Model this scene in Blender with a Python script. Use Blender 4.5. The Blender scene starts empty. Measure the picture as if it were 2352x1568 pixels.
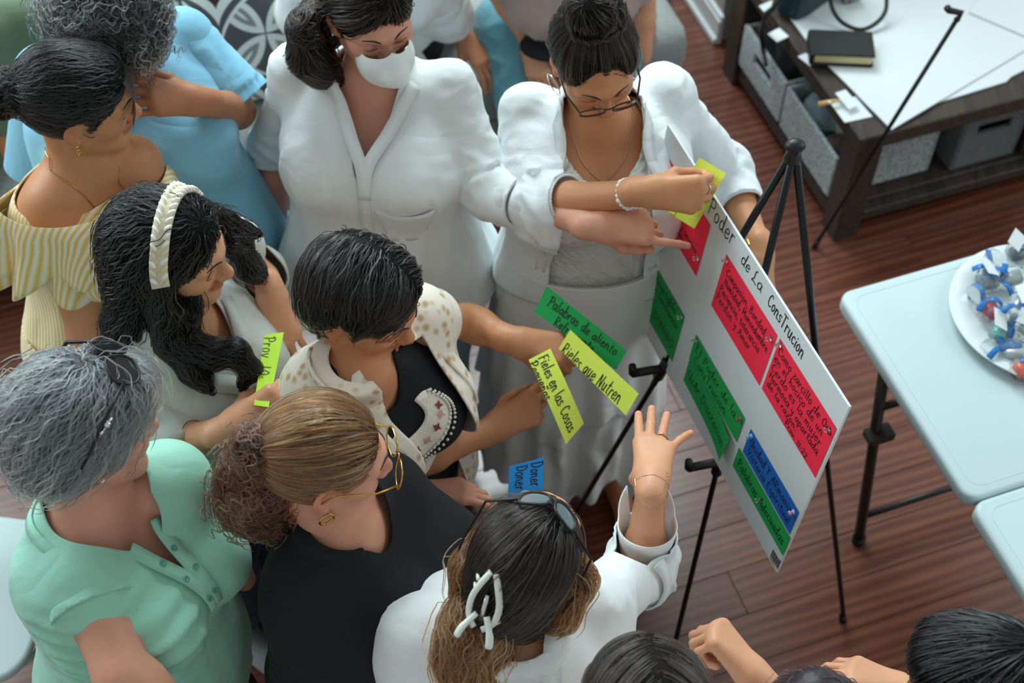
import bpy, math, random
import numpy as np

# ---------------------------------------------------------------- camera, daylight, exposure
S = bpy.context.scene
COL = S.collection
CAM_H, PITCH, FPX = 3.3, math.radians(53), 3200.0
cd = bpy.data.cameras.new('camera'); cam = bpy.data.objects.new('camera', cd); COL.objects.link(cam)
cam.location = (0, 0, CAM_H); cam.rotation_euler = (math.radians(90) - PITCH, 0, 0)
cd.sensor_width = 36; cd.lens = 36 * FPX / 2352; cd.clip_start = .05
cd.dof.use_dof = True; cd.dof.focus_distance = 2.35; cd.dof.aperture_fstop = 3.6
S.camera = cam
S.view_settings.view_transform = 'Standard'; S.view_settings.look = 'None'
S.view_settings.gamma = 1; S.view_settings.use_curve_mapping = False
S.view_settings.exposure = 0.0
wd = bpy.data.worlds.new('daylight'); S.world = wd; wd.use_nodes = True
wn = wd.node_tree.nodes['Background']; wn.inputs[0].default_value = (.86, .93, .93, 1); wn.inputs[1].default_value = .50
def area(name, loc, target, sx, sy, power, color):
    l = bpy.data.lights.new(name, 'AREA'); l.shape = 'RECTANGLE'; l.size = sx; l.size_y = sy; l.energy = power; l.color = color
    o = bpy.data.objects.new(name, l); COL.objects.link(o); o.location = loc
    d = np.array(target, float) - np.array(loc, float)
    import mathutils
    o.rotation_euler = mathutils.Vector(d).to_track_quat('-Z', 'Y').to_euler()
    return o
area('window_light_back', (-0.6, 5.6, 4.6), (0.0, 2.0, .6), 3.0, 2.2, 300, (.80, .96, 1.0))
area('window_light_left', (-3.6, 3.2, 3.2), (-.2, 1.8, .9), 2.0, 2.4, 110, (.80, .96, 1.0))
area('window_light_right', (4.2, 2.6, 3.4), (.8, 1.8, .7), 2.0, 2.2, 50, (.80, .96, 1.0))

# ---------------------------------------------------------------- small vector helpers
def A3(*a): return np.array(a, float)
def nrm(v): v = np.asarray(v, float); return v / max(np.linalg.norm(v), 1e-9)
_cf = A3(0, math.cos(PITCH), -math.sin(PITCH)); _cdn = A3(0, -math.sin(PITCH), -math.cos(PITCH))
def ray(x, y): return _cf + (x - 1176) / FPX * A3(1, 0, 0) + (y - 784) / FPX * _cdn
def W(x, y, z):                                  # the point at height z seen at photograph position x, y
    d = ray(x, y); return A3(0, 0, CAM_H) + (z - CAM_H) / d[2] * d
def reach(x, y, frm, ln, near=True):             # the point on that sight line at distance ln from a joint
    d = nrm(ray(x, y)); o = A3(0, 0, CAM_H) - frm; b = o @ d; c = o @ o - ln * ln; q = b * b - c
    t = -b if q <= 0 else (-b - math.sqrt(q) if near else -b + math.sqrt(q))
    p = A3(0, 0, CAM_H) + t * d
    return frm + nrm(p - frm) * ln if q <= 0 else p
def frame(fwd, up):
    y = nrm(fwd); x = nrm(np.cross(y, up)); z = np.cross(x, y); return np.stack([x, y, z], 1)
def heading(deg): return A3(math.cos(math.radians(deg)), math.sin(math.radians(deg)), 0)
def frame_zup(fwd, z):
    z = nrm(z); x = nrm(np.cross(fwd, z)); y = np.cross(z, x); return np.stack([x, y, z], 1)
def rotz(a): c, s = math.cos(a), math.sin(a); return np.array([[c, -s, 0], [s, c, 0], [0, 0, 1.]])
def rotx(a): c, s = math.cos(a), math.sin(a); return np.array([[1, 0, 0], [0, c, -s], [0, s, c.real]])
def roty(a): c, s = math.cos(a), math.sin(a); return np.array([[c, 0, s], [0, 1, 0], [-s, 0, c]])

# ---------------------------------------------------------------- noise
_rng = np.random.RandomState(7)
_perm = _rng.permutation(4096); _val = _rng.rand(4096)
def vnoise(P):
    P = np.asarray(P, float); i = np.floor(P).astype(np.int64); f = P - i; f = f * f * (3 - 2 * f)
    def h(x, y, z): return _val[_perm[(_perm[(_perm[x & 4095] + y) & 4095] + z) & 4095]]
    x, y, z = i[..., 0], i[..., 1], i[..., 2]; fx, fy, fz = f[..., 0], f[..., 1], f[..., 2]
    r = 0
    for dx in (0, 1):
        for dy in (0, 1):
            for dz in (0, 1):
                r = r + h(x + dx, y + dy, z + dz) * (fx if dx else 1 - fx) * (fy if dy else 1 - fy) * (fz if dz else 1 - fz)
    return r
def fbm(P, o=3):
    a, s, r = .5, 0, 0
    for k in range(o): r = r + a * (vnoise(P * 2 ** k + 17.3 * k) - .5); s += a; a *= .5
    return r / s
def ridged(P):
    n = vnoise(P) * .7 + vnoise(P * 2.1 + 9.1) * .3
    return 1 - np.abs(2 * n - 1) * 2

# ---------------------------------------------------------------- distance-field solids
class RC:                                         # tapered limb
    def __init__(s, a, b, ra, rb): s.a = np.asarray(a, float); s.b = np.asarray(b, float); s.ra = ra; s.rb = rb
    def bb(s): r = max(s.ra, s.rb); return np.minimum(s.a, s.b) - r, np.maximum(s.a, s.b) + r
    def d(s, P):
        ba = s.b - s.a; pa = P - s.a; t = np.clip(pa @ ba / max(ba @ ba, 1e-12), 0, 1)
        return np.sqrt(((pa - t[..., None] * ba) ** 2).sum(-1)) - (s.ra + t * (s.rb - s.ra))
    def tr(s, M, o, k=1): return RC(M @ s.a * k + o, M @ s.b * k + o, s.ra * k, s.rb * k)
    def grow(s, g): return RC(s.a, s.b, s.ra + g, s.rb + g)
class EL:                                         # ellipsoid
    def __init__(s, c, r, R=None): s.c = np.asarray(c, float); s.r = np.asarray(r, float); s.R = np.eye(3) if R is None else R
    def bb(s): e = np.sqrt(((s.R * s.r) ** 2).sum(1)); return s.c - e, s.c + e
    def d(s, P):
        q = (P - s.c) @ s.R; k0 = np.sqrt(((q / s.r) ** 2).sum(-1)); k1 = np.sqrt(((q / s.r ** 2) ** 2).sum(-1))
        return k0 * (k0 - 1) / np.maximum(k1, 1e-9)
    def tr(s, M, o, k=1): return EL(M @ s.c * k + o, s.r * k, M @ s.R)
    def grow(s, g): return EL(s.c, s.r + g, s.R)
class LOFT:                                       # stack of superelliptic sections: rows z, cx, cy, rx, ry
    def __init__(s, keys, R, o, e=2.3, g=0.):
        s.keys = np.array(keys, float); s.R = R; s.o = np.asarray(o, float); s.e = e; s.g = g
        k = s.keys; zz = np.linspace(k[0, 0], k[-1, 0], 120); s.tab = [zz]; m = max(1, int(round(.042 / (zz[1] - zz[0])))); m = min(m, 50)
        for c in range(1, 5):
            v = np.interp(zz, k[:, 0], k[:, c]); pv = np.pad(v, m, mode='reflect', reflect_type='odd'); s.tab.append(np.convolve(pv, np.ones(2 * m + 1) / (2 * m + 1), 'valid'))
    def bb(s):
        k = s.keys; g = s.g; P = []
        for r in k:
            for sx in (-1, 1):
                for sy in (-1, 1):
                    for gz in (-g, g): P.append(s.R @ A3(r[1] + sx * (r[3] + g), r[2] + sy * (r[4] + g), r[0] + gz) + s.o)
        P = np.array(P); return P.min(0), P.max(0)
    def d(s, P):
        q = (P - s.o) @ s.R; z = q[..., 2]; t = s.tab
        cx, cy, rx, ry = (np.interp(z, t[0], t[i]) for i in (1, 2, 3, 4)); rx = rx + s.g; ry = ry + s.g
        x = np.abs(q[..., 0] - cx); y = np.abs(q[..., 1] - cy)
        k0 = ((x / rx) ** s.e + (y / ry) ** s.e + 1e-12) ** (1 / s.e)
        rr = np.sqrt(x * x + y * y) + 1e-9
        d2 = rr * (1 - 1 / k0) if False else (k0 - 1) * np.minimum(rx, ry) * np.where(k0 > 1, 1.0, 1.0)
        d2 = rr - rr / k0
        zt = np.maximum(t[0][0] - s.g - z, z - t[0][-1] - s.g)
        return np.where(zt > 0, np.sqrt(np.maximum(d2, 0) ** 2 + np.maximum(zt, 0) ** 2), np.maximum(d2, zt))
    def grow(s, g): return LOFT(s.keys, s.R, s.o, s.e, s.g + g)
    def tr(s, M, o, k=1): kk = s.keys * k; return LOFT(kk, M @ s.R, M @ s.o * k + o, s.e, s.g * k)
def smin(a, b, k):
    h = np.maximum(k - np.abs(a - b), 0) / k; return np.minimum(a, b) - h * h * k * .25
def smax(a, b, k): return -smin(-a, -b, k)
class Field:
    def __init__(s): s.ops = []
    def u(s, p, k=.02): s.ops.append((p, 0, k)); return s
    def s_(s, p, k=.01): s.ops.append((p, 1, k)); return s
    def us(s, ps, k=.02):
        for p in ps: s.u(p, k)
        return s
    def bb(s):
        L = [p.bb() for p, o, k in s.ops if o == 0]; return np.min([l[0] for l in L], 0), np.max([l[1] for l in L], 0)
    def ev(s, P):
        D = np.full(P.shape[:-1], .3)
        for p, o, k in s.ops:
            d = p.d(P); D = smin(D, d, k) if o == 0 else smax(D, -d, k)
        return D
    def grad(s, P, e=.0015):
        g = np.stack([s.ev(P + e * v) - s.ev(P - e * v) for v in np.eye(3)], -1)
        return g / np.maximum(np.linalg.norm(g, axis=-1, keepdims=True), 1e-9)
    def mesh(s, h, lo=None, hi=None):
        L, H = s.bb()
        if lo is not None: L = np.maximum(L, lo)
        if hi is not None: H = np.minimum(H, hi)
        L = L - 2.5 * h; H = H + 2.5 * h
        n = np.ceil((H - L) / h).astype(int) + 1
        F = np.full(n, .3, np.float32)
        for p, o, k in s.ops:
            a, b = p.bb(); m = k + 2 * h
            i0 = np.clip(np.floor((a - m - L) / h).astype(int), 0, n); i1 = np.clip(np.ceil((b + m - L) / h).astype(int) + 1, 0, n)
            if (i1 <= i0).any(): continue
            g = [np.arange(i0[c], i1[c]) * h + L[c] for c in range(3)]
            P = np.stack(np.meshgrid(*g, indexing='ij'), -1)
            sl = tuple(slice(i0[c], i1[c]) for c in range(3)); d = p.d(P).astype(np.float32)
            F[sl] = smin(F[sl], d, k) if o == 0 else smax(F[sl], -d, k)
        return nets(F, L, h)
def nets(F, L, h):
    Sg = F < 0; n = np.array(F.shape)
    cnt = np.zeros(n - 1, np.int8); offs = [(x, y, z) for x in (0, 1) for y in (0, 1) for z in (0, 1)]
    sl = lambda o: tuple(slice(o[c], n[c] - 1 + o[c]) for c in range(3))
    for o in offs: cnt += Sg[sl(o)]
    idx = np.argwhere((cnt > 0) & (cnt < 8))
    if len(idx) == 0: return np.zeros((0, 3)), np.zeros((0, 4), int)
    cv = {o: F[idx[:, 0] + o[0], idx[:, 1] + o[1], idx[:, 2] + o[2]].astype(float) for o in offs}
    acc = np.zeros((len(idx), 3)); c = np.zeros(len(idx))
    for o in offs:
        for ax in range(3):
            if o[ax] == 0:
                q = list(o); q[ax] = 1; q = tuple(q); a, b = cv[o], cv[q]; m = (a < 0) != (b < 0)
                t = np.where(m, a / np.where(m, a - b, 1), 0); p = np.zeros((len(idx), 3)) + np.array(o, float); p[:, ax] = t
                acc += p * m[:, None]; c += m
    V = L + (idx + acc / c[:, None]) * h
    M = np.full(n - 1, -1, np.int32); M[idx[:, 0], idx[:, 1], idx[:, 2]] = np.arange(len(idx))
    Q = []
    for ax in range(3):
        a1, a2 = (ax + 1) % 3, (ax + 2) % 3
        s0 = [slice(None)] * 3; s1 = [slice(None)] * 3; s0[ax] = slice(0, n[ax] - 1); s1[ax] = slice(1, n[ax])
        x = Sg[tuple(s0)] != Sg[tuple(s1)]; e = np.argwhere(x)
        e = e[(e[:, a1] > 0) & (e[:, a2] > 0) & (e[:, a1] < n[a1] - 1) & (e[:, a2] < n[a2] - 1)]
        ins = Sg[e[:, 0], e[:, 1], e[:, 2]]
        qs = []
        for d1, d2 in ((0, 0), (-1, 0), (-1, -1), (0, -1)):
            k = e.copy(); k[:, a1] += d1; k[:, a2] += d2; qs.append(M[k[:, 0], k[:, 1], k[:, 2]])
        q = np.stack(qs, 1); q[~ins] = q[~ins][:, ::-1]; Q.append(q)
    Q = np.concatenate(Q); return V, Q[(Q >= 0).all(1)]
def tris(Q):
    return Q if Q.shape[1] == 3 else np.concatenate([Q[:, [0, 1, 2]], Q[:, [0, 2, 3]]])
def vnormals(V, T):
    T = tris(T); n = np.cross(V[T[:, 1]] - V[T[:, 0]], V[T[:, 2]] - V[T[:, 0]]); N = np.zeros_like(V)
    for k in range(3):
        for c in range(3): N[:, c] += np.bincount(T[:, k], n[:, c], len(V))
    return N / np.maximum(np.linalg.norm(N, axis=1, keepdims=True), 1e-12)
def clip(V, T, g):                                # keep the part of a triangle mesh where g < 0, cut cleanly at g = 0
    T = tris(T); inn = g < 0; c = inn[T].sum(1); keep = [T[c == 3]]; nv = []; ed = {}
    base = len(V)
    def cut(i, j):
        k = (i, j) if i < j else (j, i)
        if k not in ed: t = g[k[0]] / (g[k[0]] - g[k[1]]); ed[k] = base + len(nv); nv.append(V[k[0]] * (1 - t) + V[k[1]] * t)
        return ed[k]
    out = []
    for t in T[(c == 1) | (c == 2)]:
        m = inn[t]
        if m.sum() == 1:
            while not m[0]: t = np.roll(t, -1); m = np.roll(m, -1)
            a, b, d = map(int, t); out.append((a, cut(a, b), cut(a, d)))
        else:
            while m[0]: t = np.roll(t, -1); m = np.roll(m, -1)
            a, b, d = map(int, t); p, q = cut(a, b), cut(a, d); out += [(p, b, d), (p, d, q)]
    if out: keep.append(np.array(out)); V = np.concatenate([V, np.array(nv)])
    T = np.concatenate(keep); u = np.unique(T); R = np.full(len(V), -1); R[u] = np.arange(len(u)); return V[u], R[T]
def join(parts):
    VV, FF, o = [], [], 0
    for V, F in parts:
        VV.append(V); FF.append(tris(np.asarray(F)) + o); o += len(V)
    return np.concatenate(VV), np.concatenate(FF)

# ---------------------------------------------------------------- Blender objects
def mk(name, V, F, mat=None, parent=None, smooth=True, loc=None, col=None, uv=None):
    V = np.asarray(V, float); me = bpy.data.meshes.new(name)
    if isinstance(F, np.ndarray):
        k = F.shape[1]; me.vertices.add(len(V)); me.vertices.foreach_set('co', V.astype(np.float32).ravel())
        me.loops.add(F.size); me.loops.foreach_set('vertex_index', F.astype(np.int32).ravel())
        me.polygons.add(len(F)); me.polygons.foreach_set('loop_start', np.arange(0, F.size, k, dtype=np.int32))
        me.update(calc_edges=True); me.validate()
    else: me.from_pydata([tuple(v) for v in V], [], [tuple(int(i) for i in f) for f in F]); me.update()
    if smooth: me.polygons.foreach_set('use_smooth', [True] * len(me.polygons))
    if col is not None:
        a = me.color_attributes.new('tint', 'FLOAT_COLOR', 'POINT'); a.data.foreach_set('color', np.concatenate([col, np.ones((len(V), 1))], 1).astype(np.float32).ravel())
    o = bpy.data.objects.new(name, me); COL.objects.link(o)
    if mat: me.materials.append(mat)
    if parent is not None:
        o.parent = parent; 
        o.matrix_parent_inverse.identity()
        if PARW.get(parent.name) is not None:      # parents sit at a base point: children are stored relative to it
            me.vertices.foreach_set('co', (V - PARW[parent.name]).astype(np.float32).ravel()); me.update()
        PARW[o.name] = PARW.get(parent.name)
    elif loc is not None:
        loc = np.asarray(loc, float); me.vertices.foreach_set('co', (V - loc).astype(np.float32).ravel()); me.update(); o.location = loc; PARW[o.name] = loc
    return o
PARW = {}
def tag(o, label=None, cat=None, group=None, kind=None):
    for k, v in (('label', label), ('category', cat), ('group', group), ('kind', kind)):
        if v: o[k] = v
    return o
def empty(name, loc, label, cat, group=None):
    o = bpy.data.objects.new(name, None); COL.objects.link(o); o.location = loc; o.empty_display_size = .05
    PARW[o.name] = np.asarray(loc, float); return tag(o, label, cat, group)
def box(lo, hi, R=None, o=None, ch=0.0):          # chamfered box -> V, F
    lo = np.asarray(lo, float); hi = np.asarray(hi, float); c = min(ch, *((hi - lo) * .45))
    if c <= 0:
        V = np.array([[(lo, hi)[i][0], (lo, hi)[j][1], (lo, hi)[k][2]] for i in (0, 1) for j in (0, 1) for k in (0, 1)])
        F = [(0, 1, 3, 2), (4, 6, 7, 5), (0, 4, 5, 1), (2, 3, 7, 6), (0, 2, 6, 4), (1, 5, 7, 3)]
    else:
        V = []; ix = {}
        for i in (0, 1):
            for j in (0, 1):
                for k in (0, 1):
                    for ax in range(3):
                        p = [(lo, hi)[i][0], (lo, hi)[j][1], (lo, hi)[k][2]]; sg = (i, j, k)
                        for a in range(3):
                            if a != ax: p[a] += c if sg[a] == 0 else -c
                        ix[(i, j, k, ax)] = len(V); V.append(p)
        F = []; V = np.array(V)
        for ax in range(3):
            b, d = [a for a in range(3) if a != ax]
            for s in (0, 1):
                q = []
                for x, y in ((0, 0), (1, 0), (1, 1), (0, 1)):
                    k = [0, 0, 0]; k[ax] = s; k[b] = x; k[d] = y; q.append(ix[(*k, ax)])
                F.append(q)
            for x in (0, 1):
                for y in (0, 1):
                    k0 = [0, 0, 0]; k0[b] = x; k0[d] = y; k1 = list(k0); k1[ax] = 1
                    F.append([ix[(*k0, b)], ix[(*k1, b)], ix[(*k1, d)], ix[(*k0, d)]])
        for i in (0, 1):
            for j in (0, 1):
                for k in (0, 1): F.append([ix[(i, j, k, a)] for a in range(3)])
        cen = (lo + hi) / 2
        for n, f in enumerate(F):
            p = V[f]; nn = np.cross(p[1] - p[0], p[2] - p[0])
            if nn @ (p.mean(0) - cen) < 0: F[n] = f[::-1]
    if R is not None: V = V @ R.T
    if o is not None: V = V + o
    return V, F
def cat(parts):                                   # join python-list meshes
    VV, FF, o = [], [], 0
    for V, F in parts:
        VV.append(np.asarray(V, float)); FF += [tuple(int(i) + o for i in f) for f in F]; o += len(V)
    return np.concatenate(VV), FF
def tube(P, r, n=8, closed=False, cap=True, flat=1.0, up=None):
    P = np.asarray(P, float); m = len(P); r = np.broadcast_to(np.asarray(r, float), (m,))
    T = np.gradient(P, axis=0) if not closed else np.roll(P, -1, 0) - np.roll(P, 1, 0)
    T = T / np.maximum(np.linalg.norm(T, axis=1, keepdims=True), 1e-9)
    u = A3(0, 0, 1) if up is None else np.asarray(up, float)
    if abs(nrm(T[0]) @ nrm(u)) > .95: u = A3(1, .3, 0)
    V = []
    x = nrm(np.cross(T[0], u))
    for i in range(m):
        x = nrm(x - (x @ T[i]) * T[i]); y = np.cross(T[i], x)
        for k in range(n):
            a = 2 * math.pi * k / n; V.append(P[i] + r[i] * (math.cos(a) * x + flat * math.sin(a) * y))
    F = []
    for i in range(m if closed else m - 1):
        j = (i + 1) % m
        for k in range(n): k2 = (k + 1) % n; F.append((i * n + k, i * n + k2, j * n + k2, j * n + k))
    if cap and not closed: F += [tuple(range(n))[::-1], tuple((m - 1) * n + k for k in range(n))]
    return np.array(V), F
def crom(P, sub=6, closed=False):
    P = np.asarray(P, float); n = len(P)
    if n < 3 and not closed: return np.array([P[0] + (P[-1] - P[0]) * t for t in np.linspace(0, 1, sub + 1)])
    g = (lambda i: P[i % n]) if closed else (lambda i: P[min(max(i, 0), n - 1)])
    out = []
    for i in range(n if closed else n - 1):
        a, b, c, d = g(i - 1), g(i), g(i + 1), g(i + 2)
        for k in range(sub):
            t = k / sub; out.append(.5 * (2 * b + (c - a) * t + (2 * a - 5 * b + 4 * c - d) * t * t + (3 * b - a - 3 * c + d) * t ** 3))
    if not closed: out.append(P[-1])
    return np.array(out)
def ball(c, r, n=8, m=6):
    V, F = [], []
    for i in range(m + 1):
        t = math.pi * i / m
        for k in range(n): a = 2 * math.pi * k / n; V.append(A3(math.sin(t) * math.cos(a), math.sin(t) * math.sin(a), math.cos(t)) * r + c)
    for i in range(m):
        for k in range(n): k2 = (k + 1) % n; F.append((i * n + k, (i + 1) * n + k, (i + 1) * n + k2, i * n + k2))
    return np.array(V), F
def rrect(w, h, r, n=6):                          # rounded rectangle outline, counter-clockwise
    P = []
    for cx, cy, a0 in ((w / 2 - r, h / 2 - r, 0), (-w / 2 + r, h / 2 - r, 90), (-w / 2 + r, -h / 2 + r, 180), (w / 2 - r, -h / 2 + r, 270)):
        for k in range(n + 1): a = math.radians(a0 + 90 * k / n); P.append((cx + r * math.cos(a), cy + r * math.sin(a)))
    return np.array(P)
def rings(sections):                              # list of (N,3) closed loops -> skin with caps
    n = len(sections[0]); V = np.concatenate(sections); F = []
    for i in range(len(sections) - 1):
        for k in range(n): k2 = (k + 1) % n; F.append((i * n + k, i * n + k2, (i + 1) * n + k2, (i + 1) * n + k))
    F.append(tuple(range(n))[::-1]); F.append(tuple((len(sections) - 1) * n + k for k in range(n)))
    return V, F
def solidify(o, t, off=-1): m = o.modifiers.new('thickness', 'SOLIDIFY'); m.thickness = t; m.offset = off; return o

# ---------------------------------------------------------------- materials
def lin(h):
    h = h.lstrip('#'); c = [int(h[i:i + 2], 16) / 255 for i in (0, 2, 4)]
    return tuple(x / 12.92 if x <= .04045 else ((x + .055) / 1.055) ** 2.4 for x in c)
class NT:
    def __init__(s, name):
        s.m = bpy.data.materials.new(name); s.m.use_nodes = True; s.t = s.m.node_tree; s.b = s.t.nodes['Principled BSDF']; s.out = s.t.nodes['Material Output']
    def n(s, ty, **kw):
        x = s.t.nodes.new(ty)
        for k, v in kw.items():
            if k.startswith('i_'):
                key = k[2:]; x.inputs[int(key) if key.isdigit() else key.replace('_', ' ')].default_value = v
            else: setattr(x, k, v)
        return x
    def l(s, a, b): s.t.links.new(a, b)
    def mixc(s, fac, a, b, mode='MIX'):
        x = s.t.nodes.new('ShaderNodeMix'); x.data_type = 'RGBA'; x.blend_type = mode
        for sk, v in ((x.inputs[0], fac), (x.inputs[6], a), (x.inputs[7], b)):
            if hasattr(v, 'links'): s.l(v, sk)
            elif isinstance(v, (int, float)): sk.default_value = v
            else: sk.default_value = (*v[:3], 1)
        return x.outputs[2]
    def math(s, op, a, b=None, c=None):
        x = s.t.nodes.new('ShaderNodeMath'); x.operation = op
        for i, v in enumerate((a, b, c)):
            if v is None: continue
            if hasattr(v, 'links'): s.l(v, x.inputs[i])
            else: x.inputs[i].default_value = v
        return x.outputs[0]
    def ramp(s, fac, stops):
        x = s.t.nodes.new('ShaderNodeValToRGB'); e = x.color_ramp.elements
        while len(e) < len(stops): e.new(.5)
        for i, (p, c) in enumerate(stops): e[i].position = p; e[i].color = (*c[:3], 1)
        s.l(fac, x.inputs[0]); return x.outputs[0]
    def bump(s, hgt, st=.3, dist=.002):
        x = s.n('ShaderNodeBump'); x.inputs['Strength'].default_value = st; x.inputs['Distance'].default_value = dist; s.l(hgt, x.inputs['Height']); s.l(x.outputs[0], s.b.inputs['Normal'])
    def obj(s): return s.n('ShaderNodeTexCoord').outputs['Object']
    def noise(s, scale, detail=3, vec=None, rough=.5):
        x = s.n('ShaderNodeTexNoise'); x.inputs['Scale'].default_value = scale; x.inputs['Detail'].default_value = detail; x.inputs['Roughness'].default_value = rough
        s.l(vec if vec is not None else s.obj(), x.inputs['Vector']); return x.outputs['Fac']
    def mapping(s, scale=(1, 1, 1), rot=(0, 0, 0), loc=(0, 0, 0), vec=None):
        x = s.n('ShaderNodeMapping'); x.inputs['Scale'].default_value = scale; x.inputs['Rotation'].default_value = rot; x.inputs['Location'].default_value = loc
        s.l(vec if vec is not None else s.obj(), x.inputs['Vector']); return x.outputs[0]
    def set(s, **kw):
        for k, v in kw.items():
            k = k.replace('_', ' '); sk = s.b.inputs[k]
            if hasattr(v, 'links'): s.l(v, sk)
            else: sk.default_value = (*v[:3], 1) if isinstance(v, (tuple, list)) and sk.type == 'RGBA' else v
        return s
def mat_plain(name, c, rough=.5, metal=0., var=.06, scale=30, bump=0., **kw):
    t = NT(name); c = lin(c) if isinstance(c, str) else c
    n = t.noise(scale); col = t.mixc(n, tuple(x * (1 - var) for x in c), tuple(min(1, x * (1 + var)) for x in c))
    t.set(Base_Color=col, Roughness=rough, Metallic=metal, **kw)
    if bump: t.bump(n, bump, .002)
    return t.m
def mat_cloth(name, c, rough=.9, weave=900, wb=.25, var=.07, sheen=.2, stripes=None, alpha=None, wrinkle=1.0):
    t = NT(name); c = lin(c) if isinstance(c, str) else c
    big = t.noise(6, 4); col = t.mixc(big, tuple(x * (1 - var) for x in c), tuple(min(1, x * (1 + var)) for x in c))
    if stripes:
        c2, sc, rot = stripes; w = t.n('ShaderNodeTexWave'); w.inputs['Scale'].default_value = sc; w.inputs['Distortion'].default_value = .4
        t.l(t.mapping(rot=rot), w.inputs['Vector']); col = t.mixc(t.math('SMOOTHSTEP', w.outputs['Fac'], .35, .6) if False else w.outputs['Fac'], col, lin(c2))
    t.set(Base_Color=col, Roughness=rough, Sheen_Weight=sheen)
    fine = t.noise(weave, 1); mid = t.noise(45, 4)
    wr = t.n('ShaderNodeTexNoise'); wr.inputs['Scale'].default_value = 6; wr.inputs['Detail'].default_value = 1.5; wr.inputs['Distortion'].default_value = .9; t.l(t.obj(), wr.inputs['Vector'])
    rd = t.math('ABSOLUTE', t.math('SUBTRACT', wr.outputs['Fac'], .5)); rd = t.math('MINIMUM', rd, .12)
    t.bump(t.math('ADD', t.math('ADD', t.math('MULTIPLY', fine, .35 * .16), t.math('MULTIPLY', mid, .16)), t.math('MULTIPLY', rd, wrinkle * 2.2)), wb * 2, .010)
    if alpha is not None: t.set(Alpha=alpha)
    return t.m
def mat_skin(name, c, rough=.48):
    t = NT(name); c = lin(c)
    a = t.n('ShaderNodeVertexColor', layer_name='tint').outputs[0]
    n1 = t.noise(22, 5); n2 = t.noise(380, 2)
    col = t.mixc(n1, tuple(x * .88 for x in c), tuple(min(1, x * 1.1) for x in c)); col = t.mixc(.16, col, t.mixc(n2, tuple(x * .6 for x in c), c))
    col = t.mixc(1.0, col, a, 'MULTIPLY')
    t.set(Base_Color=col, Roughness=rough, Subsurface_Weight=.12, Subsurface_Radius=(.012, .005, .003), Subsurface_Scale=.6, Specular_IOR_Level=.4)
    t.bump(n2, .12, .0008); return t.m
def mat_strand(name, stops, rough=.32):
    t = NT(name); t.t.nodes.remove(t.b); h = t.n('ShaderNodeHairInfo')
    col = t.ramp(h.outputs['Random'], [(p, lin(c)) for p, c in stops])
    b = t.n('ShaderNodeBsdfHairPrincipled'); b.parametrization = 'COLOR'; t.l(col, b.inputs['Color'])
    b.inputs['Roughness'].default_value = rough; b.inputs['Radial Roughness'].default_value = .4
    if 'Random Roughness' in b.inputs: b.inputs['Random Roughness'].default_value = .2
    t.l(b.outputs[0], t.out.inputs[0]); return t.m
# ---------------------------------------------------------------- people
TORSO = [(-.14, 0, -.005, .150, .105), (-.06, 0, -.01, .172, .118), (.02, 0, -.008, .172, .118), (.10, 0, 0, .152, .110), (.19, 0, .004, .138, .100),
         (.28, 0, .004, .146, .104), (.36, 0, 0, .156, .104), (.43, 0, -.008, .158, .086), (.475, 0, -.012, .128, .066), (.505, 0, -.010, .070, .052), (.54, 0, -.004, .052, .050)]
def head_prims(q=1.0):
    U = [(EL((0, -.014, .022), (.075, .096, .088)), .02), (EL((0, .030, -.028), (.060, .060, .086)), .03)]
    for s in (-1, 1):
        U += [(RC((s * .050, .005, -.055), (s * .016, .074, -.096), .020, .018), .03), (EL((s * .040, .056, -.022), (.024, .026, .024)), .03),
              (RC((s * .012, .086, .020), (s * .044, .070, .019), .012, .011), .018)]
    U += [(EL((0, .080, -.100), (.019, .017, .016)), .02), (RC((0, .084, .014), (0, .106, -.022), .0085, .0115), .012), (EL((0, .110, -.029), (.0125, .011, .011)), .008),
          (EL((.0125, .100, -.034), (.0085, .010, .008)), .006), (EL((-.0125, .100, -.034), (.0085, .010, .008)), .006),
          (RC((-.018, .088, -.0605), (0, .0965, -.0575), .0045, .0068), .006), (RC((.018, .088, -.0605), (0, .0965, -.0575), .0045, .0068), .006),
          (RC((-.015, .087, -.0695), (0, .0945, -.0715), .005, .0078), .006), (RC((.015, .087, -.0695), (0, .0945, -.0715), .005, .0078), .006)]
    C = [(EL((s * .032, .096, .000), (.017, .017, .011)), .016) for s in (-1, 1)]
    L = [(EL((s * .031, .0745, -.001), (.0150, .0145, .0125)), .004) for s in (-1, 1)]
    E = []
    for s in (-1, 1):
        R = rotz(s * .45) @ rotx(-.15)
        E += [(EL((s * .078, -.012, -.012), (.008, .019, .031), R), .008), (EL((s * .078, -.006, -.042), (.007, .009, .010), R), .006)]
    EC = [(EL((s * .086, -.010, -.010), (.007, .010, .017), rotz(s * .45)), .005) for s in (-1, 1)]
    return U, C, L, E, EC
FING = [(-.0275, .086, (.043, .026, .020), .0088), (-.009, .091, (.047, .030, .021), .0090), (.0095, .087, (.043, .028, .021), .0086), (.0265, .077, (.034, .021, .018), .0077)]
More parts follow.
